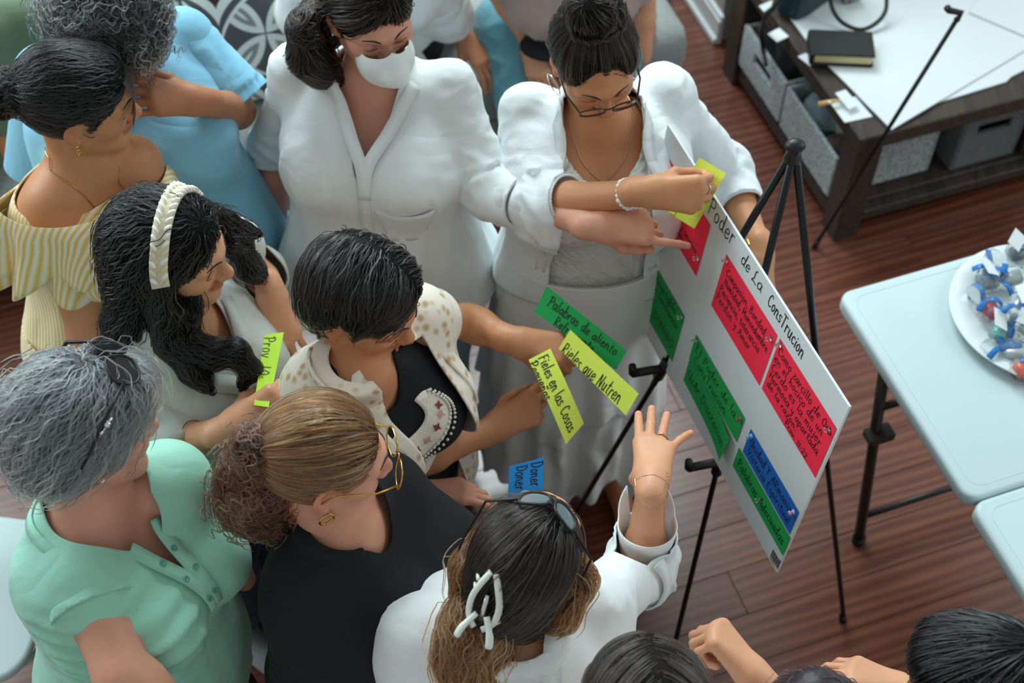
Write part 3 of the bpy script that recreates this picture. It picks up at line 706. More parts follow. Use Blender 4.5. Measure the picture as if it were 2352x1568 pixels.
# ---------------------------------------------------------------- marker handwriting: strokes on a unit x-height
GL = {
'a': (.95, ['.75,.85 .45,1 .1,.7 .08,.2 .35,0 .65,.3 .78,.9', '.78,.95 .74,.3 .92,0']),
'b': (.9, ['.12,1.9 .1,.9 .1,.05', '.1,.6 .4,1 .75,.7 .65,.1 .3,0 .1,.2']),
'c': (.8, ['.7,.85 .4,1 .08,.6 .2,.08 .5,0 .75,.2']),
'd': (1.0, ['.7,.8 .4,1 .08,.6 .15,.1 .45,0 .72,.5 .82,1.9', '.82,1.9 .74,.6 .78,.1 .95,.02']),
'e': (.85, ['.08,.5 .6,.6 .65,.9 .35,1 .08,.6 .15,.1 .45,0 .75,.25']),
'f': (.7, ['.7,1.7 .45,1.9 .28,1.4 .25,.5 .25,-.1', '.02,.95 .6,1.0']),
'g': (.9, ['.7,.85 .4,1 .1,.65 .2,.1 .55,.2 .72,.9', '.72,.9 .7,-.3 .4,-.75 .08,-.5']),
'h': (.9, ['.12,1.9 .1,.9 .08,0', '.1,.5 .4,.98 .65,.8 .68,.3 .75,0']),
'i': (.42, ['.18,1 .15,.4 .22,.02', '.22,1.4 .24,1.5']),
'j': (.5, ['.3,1 .3,-.2 .1,-.7 -.1,-.5', '.33,1.4 .35,1.5']),
'l': (.42, ['.2,1.9 .16,1 .18,.02']),
'm': (1.35, ['.1,1 .1,.5 .08,0', '.1,.6 .35,1 .55,.8 .55,0', '.56,.6 .85,1 1.05,.8 1.08,.2 1.2,0']),
'n': (.95, ['.1,1 .1,.5 .08,0', '.1,.6 .4,1 .66,.8 .68,.25 .85,0']),
'o': (.85, ['.4,1 .08,.65 .15,.1 .45,0 .72,.4 .62,.9 .38,1']),
'p': (.9, ['.12,1 .1,.2 .08,-.75', '.1,.6 .4,1.02 .74,.75 .62,.15 .3,.02 .1,.25']),
'q': (.9, ['.7,.85 .4,1 .1,.65 .2,.1 .55,.2 .72,.9', '.74,.95 .72,.2 .7,-.75']),
'r': (.7, ['.12,1 .1,.5 .1,0', '.1,.55 .3,.95 .6,.95']),
's': (.75, ['.62,.88 .35,1 .12,.78 .35,.5 .6,.28 .4,.02 .05,.12']),
't': (.7, ['.32,1.6 .28,.8 .3,.1 .55,.02', '.02,1.05 .62,1.1']),
'u': (.95, ['.1,1 .1,.3 .35,0 .65,.3 .7,1', '.7,1 .68,.3 .85,0']),
'v': (.8, ['.06,1 .32,.02 .68,1']),
'x': (.8, ['.06,1 .7,0', '.66,1 .05,0']),
'y': (.85, ['.08,1 .15,.5 .4,.35 .68,.6', '.7,1 .66,.2 .45,-.65 .12,-.6']),
'z': (.85, ['.1,.95 .68,1 .1,.05 .75,.02']),
'A': (1.2, ['.1,0 .4,1.0 .62,1.75 .85,.9 1.02,0', '.22,.65 .9,.7']),
'B': (1.1, ['.15,1.75 .12,.9 .1,0', '.13,1.72 .6,1.75 .75,1.3 .15,.95 .75,.85 .85,.3 .5,.0 .1,.02']),
'C': (1.1, ['.9,1.5 .55,1.75 .12,1.1 .15,.4 .5,0 .95,.25']),
'D': (1.15, ['.18,1.75 .15,.9 .12,0', '.05,1.7 .6,1.7 1.0,1.0 .75,.2 .12,.02']),
'E': (1.0, ['.15,1.7 .12,.9 .12,.05 .8,.02', '.05,1.72 .82,1.75', '.13,.9 .65,.95']),
'F': (1.0, ['.15,1.7 .12,.9 .12,0', '.05,1.72 .85,1.75', '.13,.95 .65,1.0']),
'H': (1.1, ['.15,1.7 .12,0', '.9,1.75 .88,0', '.02,.9 .98,.95']),
'I': (.45, ['.2,1.7 .18,0']),
'L': (.95, ['.55,1.75 .3,1.5 .3,.6 .05,.05 .4,.12 .85,.02']),
'M': (1.4, ['.1,0 .15,1.7', '.15,1.7 .6,.5 1.08,1.7', '1.08,1.7 1.15,0']),
'N': (1.2, ['.12,0 .14,1.7', '.14,1.7 .85,.05', '.85,.05 .9,1.75']),
'O': (1.15, ['.55,1.75 .1,1.1 .2,.25 .6,0 1.0,.6 .85,1.5 .5,1.75']),
'P': (1.1, ['.3,1.7 .25,.9 .18,-.1', '.05,1.5 .45,1.8 .95,1.55 .85,1.0 .25,.8']),
'R': (1.1, ['.15,1.7 .12,0', '.12,1.7 .7,1.7 .75,1.1 .15,.9 .5,.5 .95,0']),
'S': (1.0, ['.8,1.5 .5,1.75 .15,1.35 .5,.9 .8,.45 .5,0 .08,.25']),
'T': (1.1, ['.5,1.7 .46,0', '0,1.7 1.05,1.75']),
'U': (1.15, ['.12,1.75 .12,.5 .5,0 .9,.5 .95,1.75', '.95,1.75 .95,.3 1.1,0']),
'V': (1.1, ['.05,1.75 .4,.02 .9,1.75']),
'Y': (1.0, ['.05,1.75 .42,.95', '.85,1.75 .42,.9 .38,0']),
'0': (1.0, ['.5,1.75 .1,1.0 .25,.15 .6,.02 .88,.8 .75,1.55 .48,1.75']),
'1': (.5, ['.2,1.7 .18,0']),
'2': (.95, ['.1,1.4 .4,1.75 .75,1.35 .5,.6 .08,.02 .8,.05']),
'9': (.95, ['.7,1.4 .4,1.7 .12,1.25 .4,.85 .7,1.3', '.72,1.5 .7,.7 .6,0']),
'.': (.45, ['.15,.1 .2,0']), ',': (.45, ['.2,.15 .15,-.2 .05,-.35']), ':': (.5, ['.2,.8 .22,.7', '.18,.15 .2,.05']), '\u0301': (0, ['-.35,1.3 -.1,1.6']), '~': (0, ['-.75,1.35 -.5,1.5 -.3,1.35 -.1,1.5']), '/': (.5, ['.0,0 .3,.6']),
}
def script(text, size, seed=0, jit=.06, slant=.08, gap=.16):   # -> list of 2-D polylines and the width
    rg = random.Random(seed); x = 0; out = []
    for ch in text:
        if ch == ' ': x += .75; continue
        adv, st = GL[ch]; dy = rg.uniform(-jit, jit); sc = 1 + rg.uniform(-jit, jit)
        for s in st:
            P = np.array([[float(v) for v in q.split(',')] for q in s.split()]) * sc; P[:, 0] += P[:, 1] * slant + x; P[:, 1] += dy; P += np.array([[rg.uniform(-.03, .03), rg.uniform(-.03, .03)] for _ in P])
            out.append(crom(np.column_stack([P, np.zeros(len(P))]), 4 if len(P) > 2 else 2)[:, :2] * size)
        x += adv * sc + (gap if adv else 0)
    return out, x * size
def ribbons(polys, w, M, o, lift=.0006):          # thin raised ink strokes in the plane (M[:,0], M[:,1]) with normal M[:,2]
    V, F = [], []; n = 0
    for P in polys:
        T = np.gradient(P, axis=0) if len(P) > 1 else np.array([[1, 0]]); T /= np.maximum(np.linalg.norm(T, axis=1, keepdims=True), 1e-9); S2 = np.column_stack([-T[:, 1], T[:, 0]]) * w / 2
        P = P.copy(); P[0] -= T[0] * w * .4; P[-1] += T[-1] * w * .4
        a, b = P + S2, P - S2
        for i in range(len(P)): V += [a[i], b[i]]
        for i in range(len(P) - 1): F.append((n + 2 * i, n + 2 * i + 1, n + 2 * i + 3, n + 2 * i + 2))
        n += 2 * len(P)
    V = np.array(V); return V[:, :1] * M[:, 0] + V[:, 1:2] * M[:, 1] + M[:, 2] * lift + o, F
def write(parent, lines, M, o, mat, w=.0019, name='handwriting'):   # lines: (text, x, y, size, width or None, angle)
    polys = []
    for i, (t, x, y, size, fit, ang) in enumerate(lines):
        L, wd_ = script(t, size, seed=hash_(t) + i); k = fit / wd_ if fit else 1; c, s = math.cos(math.radians(ang)), math.sin(math.radians(ang))
        for P in L: P = P * A3(k, 1)[:2]; polys.append(np.column_stack([x + P[:, 0] * c - P[:, 1] * s, y + P[:, 0] * s + P[:, 1] * c]))
    V, F = ribbons(polys, w, M, o); o_ = mk(name, V, F, mat, parent, smooth=False); o_['kind'] = 'stuff'; return o_
def hash_(t): return sum((i + 1) * ord(c) for i, c in enumerate(t))
# ---------------------------------------------------------------- materials
def mat_wood_floor():
    t = NT('cherry_floorboard'); oi = t.n('ShaderNodeObjectInfo'); r = oi.outputs['Random']
    c = t.n('ShaderNodeTexCoord').outputs['Object']; add = t.n('ShaderNodeVectorMath', operation='ADD'); sc = t.n('ShaderNodeVectorMath', operation='SCALE'); sc.inputs['Scale'].default_value = 37
    t.l(oi.outputs['Location'], sc.inputs[0]); t.l(c, add.inputs[0]); t.l(sc.outputs[0], add.inputs[1])
    m = t.mapping((2.6, 46, 2.6), vec=add.outputs[0]); g = t.noise(1.0, 7, m, .62); m2 = t.mapping((.8, 9, .8), vec=add.outputs[0]); w = t.n('ShaderNodeTexWave'); w.inputs['Scale'].default_value = 1.2; w.inputs['Distortion'].default_value = 9; w.inputs['Detail'].default_value = 3; w.bands_direction = 'Y'; t.l(m2, w.inputs['Vector'])
    f = t.math('ADD', t.math('MULTIPLY', g, .62), t.math('MULTIPLY', w.outputs['Fac'], .38))
    col = t.ramp(f, [(.25, lin('#5c3022')), (.5, lin('#6f3c2b')), (.78, lin('#83503d'))])
    col = t.mixc(t.math('MULTIPLY', r, .45), col, t.ramp(f, [(.25, lin('#4c2719')), (.8, lin('#6c3b2a'))]))
    t.set(Base_Color=col, Roughness=t.math('ADD', t.math('MULTIPLY', g, .10), .24), Specular_IOR_Level=.6, Coat_Weight=.5, Coat_Roughness=.2)
    t.bump(f, .12, .001); return t.m
def mat_dark_wood():
    t = NT('dark_brown_oak_veneer'); g = t.noise(1, 6, t.mapping((60, 4, 60), rot=(0, 0, math.radians(-19.3))), .6)
    t.set(Base_Color=t.ramp(g, [(.3, lin('#241c18')), (.7, lin('#4a3b33'))]), Roughness=.55); t.bump(g, .15, .001); return t.m
def mat_tweed(name, a, b, s=260):
    t = NT(name); v = t.n('ShaderNodeTexVoronoi'); v.inputs['Scale'].default_value = s; t.l(t.obj(), v.inputs['Vector']); n = t.noise(s * .8, 3)
    f = t.math('ADD', t.math('MULTIPLY', n, .8), t.math('MULTIPLY', v.outputs['Distance'], .4)); t.set(Base_Color=t.ramp(f, [(.42, lin(a)), (.72, lin(b))]), Roughness=.95, Sheen_Weight=.3); t.bump(f, .5, .003); return t.m
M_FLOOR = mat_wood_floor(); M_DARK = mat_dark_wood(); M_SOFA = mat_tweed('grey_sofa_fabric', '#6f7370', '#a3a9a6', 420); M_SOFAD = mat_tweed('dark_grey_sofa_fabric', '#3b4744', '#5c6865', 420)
M_BIN = mat_tweed('grey_woven_bin', '#6f7476', '#c2c9cb', 150); M_BIND = mat_tweed('charcoal_woven_bin', '#43484a', '#6d7374', 300)
M_WHITE = mat_plain('white_moulded_plastic', '#c6d8da', .42, var=.015); M_FOAM = mat_plain('white_foam_board', '#d9dfe0', .6, var=.012); M_WALL = mat_plain('grey_painted_wall', '#9c9a97', .8, var=.03); M_TRIM = mat_plain('white_gloss_trim', '#e4e8e8', .35, var=.02)
M_BLACK = mat_plain('black_painted_steel', '#141414', .38, .3, var=.1); M_BLACKP = mat_plain('black_plastic', '#101010', .45); M_INK = mat_plain('black_marker_ink', '#1b1b1e', .6); M_INKF = mat_plain('faint_marker_bleed', '#a9b30f', .7)
M_STEEL = mat_plain('grey_steel_tube', '#3c3835', .4, .6); M_CHROME = mat_plain('bright_metal', '#d8d8d8', .2, 1.0); M_GOLD = mat_plain('gold_metal', '#d9ac55', .25, 1.0); M_ROSE = mat_plain('rose_gold_metal', '#d7b08c', .25, 1.0); M_PEARL = mat_plain('white_bead', '#eef0ec', .25)
PAPER = lambda n, c: mat_plain(n, c, .75, var=.02, scale=200)
M_RED, M_GRN, M_BLU, M_YEL, M_LIME = PAPER('hot_pink_red_card', '#ff2748'), PAPER('green_card', '#0fa04c'), PAPER('blue_card', '#0b63bd'), PAPER('neon_yellow_card', '#dcee58'), PAPER('lime_card', '#b9e430')
M_SKY = PAPER('bright_blue_card', '#1796ee'); M_PAPER = PAPER('white_paper', '#dfe5e6')
def mat_clear(name, c=(1, 1, 1), rough=.08, ior=1.35):
    t = NT(name); t.set(Base_Color=c, Roughness=rough, Transmission_Weight=1.0, IOR=ior); return t.m
M_CLEAR = mat_clear('clear_plastic'); M_LENS = mat_clear('spectacle_lens', (.96, .98, .98), .02, 1.05)

# ---------------------------------------------------------------- the room: floor boards, wall stub with baseboard
PHI = math.radians(19.3); AX = A3(math.cos(PHI), math.sin(PHI), 0); BX = A3(math.sin(PHI), -math.cos(PHI), 0); RZ = np.stack([AX, -BX, A3(0, 0, 1)], 1)
V, F = box((-3.6, -.5, -.05), (3.9, 5.8, -.014), RZ, A3(0, 0, 0)); fl = mk('floor', V, F, mat_plain('floor_underlay', '#1c0d08', .9), smooth=False, loc=(0, 0, -.05)); fl['kind'] = 'structure'
rg = random.Random(5); bw = .128; npl = 0; meshes = {}
for r in range(46):
    y = -.35 + r * bw; x = -3.4 + rg.uniform(0, .9)
    x0 = -3.5
    while x0 < 3.8:
        x1 = min(3.85, x0 + rg.choice((.9, 1.2, 1.5, 1.8)) if x0 > -3.4 else x)
        c = A3((x0 + x1) / 2, y + bw / 2, 0); wc = RZ @ c
        # boards far outside the picture are left out
        vis = -3.3 < wc[0] < 3.1 and -.1 < wc[1] < 5.6
        if vis and x1 - x0 > .05:
            k = round(x1 - x0, 2)
            if k not in meshes:
                V, F = box((-k / 2 + .0004, -bw / 2 + .0004, -.014), (k / 2 - .0004, bw / 2 - .0004, 0), None, None, .0012); me = bpy.data.meshes.new('plank'); me.from_pydata([tuple(v) for v in V], [], F); me.materials.append(M_FLOOR); meshes[k] = me
            o = bpy.data.objects.new('plank', meshes[k]); COL.objects.link(o); o.parent = fl; o.location = wc - A3(0, 0, -.05) ; o.rotation_euler = (0, 0, PHI); npl += 1
        x0 = x1
wp = W(1653, 117, 0)                              # end of the wall with its white baseboard, running away behind the cabinet
def wall_box(name, a0, a1, b0, b1, z0, z1, mat, ch=.0):
    V, F = box((a0, b0, z0), (a1, b1, z1), RZ, wp * A3(1, 1, 0), ch); o = mk(name, V, F, mat, smooth=False, loc=wp * A3(1, 1, 0)); o['kind'] = 'structure'; return o
wall_box('wall_right', .02, .16, .05, 2.2, 0, 2.6, M_WALL)
bb = wall_box('baseboard_right', 0, .02, .03, 2.2, 0.001, .105, M_TRIM, .004)
V, F = box((-.012, .03, .001), (0, 2.2, .03), RZ, wp * A3(1, 1, 0), .005); o = mk('shoe_moulding', V, F, M_TRIM, bb, smooth=False)
V, F = box((.004, .03, .105), (.02, 2.2, .125), RZ, wp * A3(1, 1, 0), .005); o = mk('cap_moulding', V, F, M_TRIM, bb, smooth=False)
# small red thing on the floor by the wall
V, F = box((-.20, .30, .001), (-.06, .62, .06), RZ, wp * A3(1, 1, 0), .015); tag(mk('red_box', V, F, mat_plain('red_fabric_box', '#c02a17', .8), smooth=False, loc=wp * A3(1, 1, 0)), 'small red box on the floor by the white baseboard', 'box')

# ---------------------------------------------------------------- sofa
SO = W(0, 718, 0)
so = empty('sofa', SO, 'long grey tweed sofa behind the standing women', 'sofa')
def sb(name, lo, hi, mat, ch=.03, r=None, par=None):
    V, F = box(lo, hi, RZ, SO, ch); o = mk(name, V, F, mat, par or so, smooth=True)
    m = o.modifiers.new('soft', 'BEVEL'); m.width = r or .03; m.segments = 3; m.limit_method = 'ANGLE'; m.angle_limit = math.radians(40); return o
SL = 2.24
sb('base', (-1.0, .03, .06), (SL - .02, .92, .25), M_SOFA, .0, .02)
x = -1.0
for wdt in (.80, .80, .80, SL + 1.0 - 2.40):
    sb('seat_cushion', (x + .004, 0, .254), (x + wdt - .004, .74, .455), M_SOFA, .0, .06 if x + wdt < SL - .01 else .07); x += wdt
x = -1.0
for wdt in (.80, .80, .80):
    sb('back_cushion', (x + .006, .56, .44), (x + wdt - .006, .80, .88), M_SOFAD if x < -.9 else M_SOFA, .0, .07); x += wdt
sb('backrest', (-1.0, .78, .06), (1.42, .98, .80), M_SOFA, 0, .05)
for a, b in ((-.9, .1), (-.9, .85), (SL - .12, .12), (SL - .12, .82)): sb('leg', (a - .03, b - .03, .001), (a + .03, b + .03, .06), M_DARK, 0, .004)
# throw pillows: petals, diamonds and rings are woven in colours, laid out in the pillow's own plane
def mat_petals():
    t = NT('petal_print_fabric'); c = t.n('ShaderNodeTexCoord').outputs['Object']; s = t.n('ShaderNodeSeparateXYZ'); t.l(c, s.inputs[0])
    P = .25
    fx = t.math('SUBTRACT', t.math('FRACT', t.math('ADD', t.math('DIVIDE', s.outputs[0], P), .5)), .5); fy = t.math('SUBTRACT', t.math('FRACT', t.math('ADD', t.math('DIVIDE', s.outputs[1], P), .5)), .5)
    ax, ay = t.math('ABSOLUTE', fx), t.math('ABSOLUTE', fy)
    def circ(cx, cy): return t.math('SQRT', t.math('ADD', t.math('POWER', t.math('SUBTRACT', ax, cx), 2), t.math('POWER', t.math('SUBTRACT', ay, cy), 2)))
    d1 = circ(.5, 0.0); d2 = circ(0.0, .5); m = t.math('MAXIMUM', d1, d2)          # lens petals run along the diagonals
    dm = t.math('ADD', t.math('POWER', t.math('MAXIMUM', ax, .0001), .62), t.math('POWER', t.math('MAXIMUM', ay, .0001), .62))
    em = t.math('ADD', t.math('POWER', t.math('SUBTRACT', .5, ax), .7), t.math('POWER', t.math('SUBTRACT', .5, ay), .7))
    w, dk, gr, ye = lin('#dfe4e0'), lin('#55565a'), lin('#8d9090'), lin('#c9ab45')
    pet = t.ramp(m, [(.0, ye), (.325, ye), (.33, w), (.365, w), (.37, gr), (.415, gr), (.42, w), (.485, w), (.49, dk)])
    for n_ in t.t.nodes:
        if n_.type == 'VALTORGB': n_.color_ramp.interpolation = 'CONSTANT'
    cen = t.ramp(em, [(0, lin('#3a3226')), (.27, lin('#3a3226')), (.28, w), (.47, w), (.48, dk), (.60, dk), (.61, w)])
    t.t.nodes[-1].color_ramp.interpolation = 'CONSTANT'
    col = t.mixc(t.math('LESS_THAN', em, .68), pet, cen)
    t.set(Base_Color=col, Roughness=.95); t.bump(t.noise(700, 2), .3, .001); return t.m
M_PET = mat_petals()
def pillow(c, R, w, mat, label, d=.07, group='patterned throw pillows'):
    n = 22; V = []; F = []
    for sg in (1, -1):
        for i in range(n + 1):
            for j in range(n + 1):
                u, v = -1 + 2 * i / n, -1 + 2 * j / n; k = (1 - u ** 4) * (1 - v ** 4); pin = 1 - .06 * (u * u * v * v) - .05 * (1 - k) * 0
                e = 1 - .05 * (1 - abs(v) ** 2) * abs(u) ** 6; e2 = 1 - .05 * (1 - abs(u) ** 2) * abs(v) ** 6
                V.append((u * w / 2 * e, v * w / 2 * e2, sg * d * max(k, 0) ** .45))
    m = (n + 1) ** 2
    for s in (0, 1):
        for i in range(n):
            for j in range(n):
                q = (s * m + i * (n + 1) + j, s * m + (i + 1) * (n + 1) + j, s * m + (i + 1) * (n + 1) + j + 1, s * m + i * (n + 1) + j + 1); F.append(q if s == 0 else q[::-1])
    me_o = mk('throw_pillow', V, F, mat); me_o.location = c; import mathutils
    me_o.rotation_euler = mathutils.Matrix(R.tolist()).to_euler(); tag(me_o, label, 'pillow', group)
    pp = [(x, y, 0) for x, y in rrect(w * .975, w * .975, .03)]; Vt, Ft = tube(pp, .005, 6, closed=True); pi = mk('piping', Vt, Ft, M_SOFAD); pi.parent = me_o
    return me_o
f_ = nrm(-RZ[:, 1] * .95 + A3(0, 0, .42)); RP = np.stack([nrm(np.cross(A3(0, 0, 1), f_)), np.cross(f_, nrm(np.cross(A3(0, 0, 1), f_))), f_], 1)
RPt = RP @ rotz(math.radians(-4))
pillow(W(602, 62, .66), RPt, .44, M_PET, 'petal patterned throw pillow with a dark diamond, beside the masked woman')
f2 = nrm(-RZ[:, 1] * .9 - RZ[:, 0] * .25 + A3(0, 0, .36)); RP2 = np.stack([nrm(np.cross(A3(0, 0, 1), f2)), np.cross(f2, nrm(np.cross(A3(0, 0, 1), f2))), f2], 1) @ rotz(math.radians(14))
pillow(W(465, 40, .66), RP2, .42, M_PET, 'petal patterned throw pillow half hidden behind the light blue shirt')

# ---------------------------------------------------------------- coffee table with woven bins
CO = W(1914, 556, 0); LB, HT = .84, .46
ct = empty('coffee_table', CO, 'dark wooden coffee table with open sides holding woven bins', 'table')
def cb(name, a0, a1, b0, b1, z0, z1, mat=None, ch=.004, par=None):   # a: to the right, b: away from the near corner
    V, F = box((a0, b0, z0), (a1, b1, z1), RZ, CO, ch); return mk(name, V, F, mat or M_DARK, par or ct, smooth=False)
LA = 1.35
cb('tabletop', -.012, LA + .012, -.012, LB + .012, HT - .055, HT)
for a in (0, LA - .085):
    for b in (0, LB - .085): cb('leg', a, a + .085, b, b + .085, .001, HT - .056)
for b in (.012, LB - .05): cb('rail', .087, LA - .087, b, b + .04, .055, .095)
cb('rail', .015, .05, .087, LB - .087, .03, .085); cb('rail', LA - .05, LA - .015, .087, LB - .087, .055, .095)
cb('shelf', .05, LA - .05, .05, LB - .05, .086, .104); cb('divider', LA * .5, LA * .5 + .03, .06, LB - .06, .105, HT - .057)
cb('front_panel', LA * .5 + .03, LA - .088, .02, .045, .105, HT - .057)
def bin_(a0, a1, b0, b1, z1, mat, label, handle=None):
    z0 = .106; t = .012; o = empty('storage_bin', CO + RZ @ A3((a0 + a1) / 2, (b0 + b1) / 2, z0), label, 'bin', None)
    def q(name, A0, A1, B0, B1, Z0, Z1): V, F = box((A0, B0, Z0), (A1, B1, Z1), RZ, CO, .004); return mk(name, V, F, mat, o, smooth=False)
    q('bottom', a0, a1, b0, b1, z0, z0 + t)
    for nm, A0, A1, B0, B1, hd in (('side_panel', a0, a0 + t, b0, b1, handle == 'a'), ('side_panel', a1 - t, a1, b0, b1, 0), ('side_panel', a0 + t, a1 - t, b0, b0 + t, handle == 'b'), ('side_panel', a0 + t, a1 - t, b1 - t, b1, 0)):
        if not hd: q(nm, A0, A1, B0, B1, z0 + t, z1)
        else:                                       # panel with a hand hole: four strips around the opening, one mesh
            zl, zh = z1 - .085, z1 - .045; P = []
            if hd and handle == 'a': m = (B0 + B1) / 2; R4 = [((A0, B0, z0 + t), (A1, B1, zl)), ((A0, B0, zh), (A1, B1, z1)), ((A0, B0, zl), (A1, m - .06, zh)), ((A0, m + .06, zl), (A1, B1, zh))]
            else: m = (A0 + A1) / 2; R4 = [((A0, B0, z0 + t), (A1, B1, zl)), ((A0, B0, zh), (A1, B1, z1)), ((A0, B0, zl), (m - .06, B1, zh)), ((m + .06, B0, zl), (A1, B1, zh))]
            V, F = cat([box(l, h, RZ, CO) for l, h in R4]); mk(nm, V, F, mat, o, smooth=False)
    return o
bin_(.004, .36, .445, LB - .095, .275, M_BIN, 'light grey tweed storage bin with hand hole, farther of two on the open side', 'a')
bin_(.004, .36, .095, .435, .275, M_BIN, 'light grey tweed storage bin full of clutter, nearer of two on the open side', None)
bin_(.42, .655, .07, .40, .33, M_BIND, 'charcoal woven storage bin with hand hole in the front opening', 'b')
rgc = np.random.RandomState(3)
for i, (a, b, z, s, c, nm, lb) in enumerate([(.11, .33, .33, .07, '#8fa3ab', 'cloth_bundle', 'crumpled pale blue cloth in the nearer tweed bin'), (.17, .22, .32, .075, '#b9b4a6', 'cloth_bundle', 'crumpled beige cloth in the nearer tweed bin'), (.09, .18, .33, .05, '#5d4a4a', 'cloth_bundle', 'crumpled maroon cloth in the nearer tweed bin'), (.27, .35, .31, .07, '#3b3d40', 'cloth_bundle', 'dark cloth at the back of the nearer tweed bin'), (.13, .58, .33, .08, '#17181a', 'dark_pouch', 'black pouch sticking out of the farther tweed bin')]):
    f = Field(); c0 = CO + RZ @ A3(a, b, z - .115); f.u(EL(c0, (s, s, s * .9)))
    V, Q = f.mesh(.008); N = vnormals(V, Q); V = V + N * (.02 * ridged(V / .05 + i * 3))[:, None]; tag(mk(nm, V, Q, mat_cloth('bundle_cloth', c), loc=c0 - A3(0, 0, s)), lb, 'cloth' if 'cloth' in nm else 'pouch')

# ---------------------------------------------------------------- things on the coffee table
ZT = HT + .001
def sheet(name, px, z, mat, label, cat_, th=.0012, group=None, lay=0):
    P = [W(x, y, z) for x, y in px]; V = P + [p + A3(0, 0, th) for p in P]; n = len(P); F = [tuple(range(n)), tuple(range(n, 2 * n))] + [(i, (i + 1) % n, (i + 1) % n + n, i + n) for i in range(n)]
    V = np.array(V); nn = np.cross(V[1] - V[0], V[2] - V[0])
    F[0] = F[0][::-1] if nn[2] > 0 else F[0]; F[1] = F[1] if nn[2] > 0 else F[1][::-1]
    o = mk(name, V, [f if k < 2 else (f[::-1] if nn[2] < 0 else f) for k, f in enumerate(F)], mat, smooth=False, loc=V.mean(0)); return tag(o, label, cat_, group)
sheet('foam_board', [(2047, 300), (1870, 120), (1800, 22), (2060, -190), (2600, -60), (2352, 118)], ZT + .006, M_FOAM, 'large white foam board lying on the coffee table, corner over the front edge', 'board', .005)
sheet('foam_board', [(2310, 190), (2322, 178), (2560, 60), (2500, 20), (2100, 250), (2180, 230)], ZT + .0005, M_FOAM, 'white board lying under the large foam board along its front edge', 'board', .005)
sheet('foam_board', [(2260, -20), (2225, 30), (2352, 84), (2600, 190), (2700, 20), (2400, -120)], ZT + .0125, M_FOAM, 'white foam board lying on top at the upper right', 'board', .005)
sheet('paper_sheet', [(1940, 282), (2004, 268), (1965, 222), (1905, 234)], ZT + .0005, M_PAPER, 'white paper sticking out under the foam board near the clothespin', 'paper', .001)
sheet('paper_sheet', [(1763, 78), (1785, 97), (1812, 84), (1790, 64)], ZT + .0005, M_PAPER, 'small white paper tab sticking out at the left edge of the table', 'paper', .001)
sheet('paper_sheet', [(1743, 14), (1755, 28), (1772, 14), (1775, 0)], ZT + .0005, M_PAPER, 'small white paper corner beside the handbag strap', 'paper', .001)
sheet('paper_sheet', [(1832, 130), (1860, 152), (1880, 140), (1850, 122)], ZT + .0005, M_PAPER, 'small white paper corner below the black book', 'paper', .001)
for k, (x, y) in enumerate(((2330, 138), (2346, 128))):
    sheet('wooden_stick', [(x - 30, y + 16), (x - 26, y + 21), (x + 24, y + 2), (x + 20, y - 4)], ZT + .0005 + .004 * 0, mat_plain('raw_wood_stick', '#c8b58c', .7), ('lower' if k == 0 else 'upper') + ' of two wooden craft sticks at the front edge of the boards', 'stick', .004)
# black zipped book
bk = [(1850, 62), (1996, 68), (2006, 150), (1856, 148)]
zb = ZT + .0125
bo = W(1930, 110, zb); book = empty('book', bo, 'thick black zipped leather book lying on the white foam board', 'book')
Pb = [W(1852, 66, zb), W(1994, 72, zb), W(2003, 156, zb), W(1860, 150, zb)]; e1 = nrm(Pb[1] - Pb[0]); e2 = nrm(np.cross(A3(0, 0, 1), e1)); wB = np.linalg.norm(Pb[1] - Pb[0]); hB = .115; MB = np.stack([e1, e2, A3(0, 0, 1)], 1); oB = Pb[3] + e1 * 0
def bkbox(nm, lo, hi, mat, ch): V, F = box(lo, hi, MB, oB, ch); return mk(nm, V, F, mat, book, smooth=False)
M_LEATH = mat_plain('black_leather', '#0f1010', .5, bump=.3, scale=150); M_PAGE = mat_plain('cream_page_block', '#d9cd9c', .8, scale=300, var=.12)
bkbox('back_cover', (0, 0, 0), (wB, hB, .007), M_LEATH, .003); bkbox('front_cover', (0, 0, .036), (wB, hB, .043), M_LEATH, .003); bkbox('page_block', (.010, .006, .0072), (wB - .006, hB - .004, .0358), M_PAGE, .002); bkbox('spine', (-.004, 0, .002), (.008, hB, .041), M_LEATH, .003)
# handbag
hb_o = W(1840, 20, zb); bag = empty('handbag', hb_o, 'dark teal leather handbag with round straps on the boards behind the book', 'bag')
f = Field(); R_ = frame(nrm(A3(.5, -.5, 0)), A3(0, 0, 1)); f.u(LOFT([(0, 0, 0, .125, .055), (.1, 0, 0, .12, .05), (.2, 0, 0, .10, .035), (.24, 0, 0, .095, .028)], R_, hb_o + A3(.03, .05, .002), 4), .02)
V, Q = f.mesh(.009); mk('body', V, Q, mat_plain('dark_teal_leather', '#0f2a30', .42, bump=.2, scale=120), bag)
c0 = hb_o + A3(.09, .02, .002)
def strap(c, R, rx, rz, a0, a1, nm='strap'):
    P = [c + R[:, 0] * rx * math.cos(math.radians(a)) + R[:, 1] * rz * math.sin(math.radians(a)) for a in np.linspace(a0, a1, 26)]; V, F = tube(P, .0065, 8); mk(nm, V, F, M_LEATH, bag)
zz = zb + .02
P = crom([W(1906, -20, zz + .05), W(1912, 20, zz + .03), W(1935, 52, zz), W(1975, 68, zz - .006), W(2010, 55, zz), W(2034, 25, zz + .02), W(2036, -20, zz + .05)], 6); V, F = tube(P, .0068, 8); mk('strap', V, F, M_LEATH, bag)
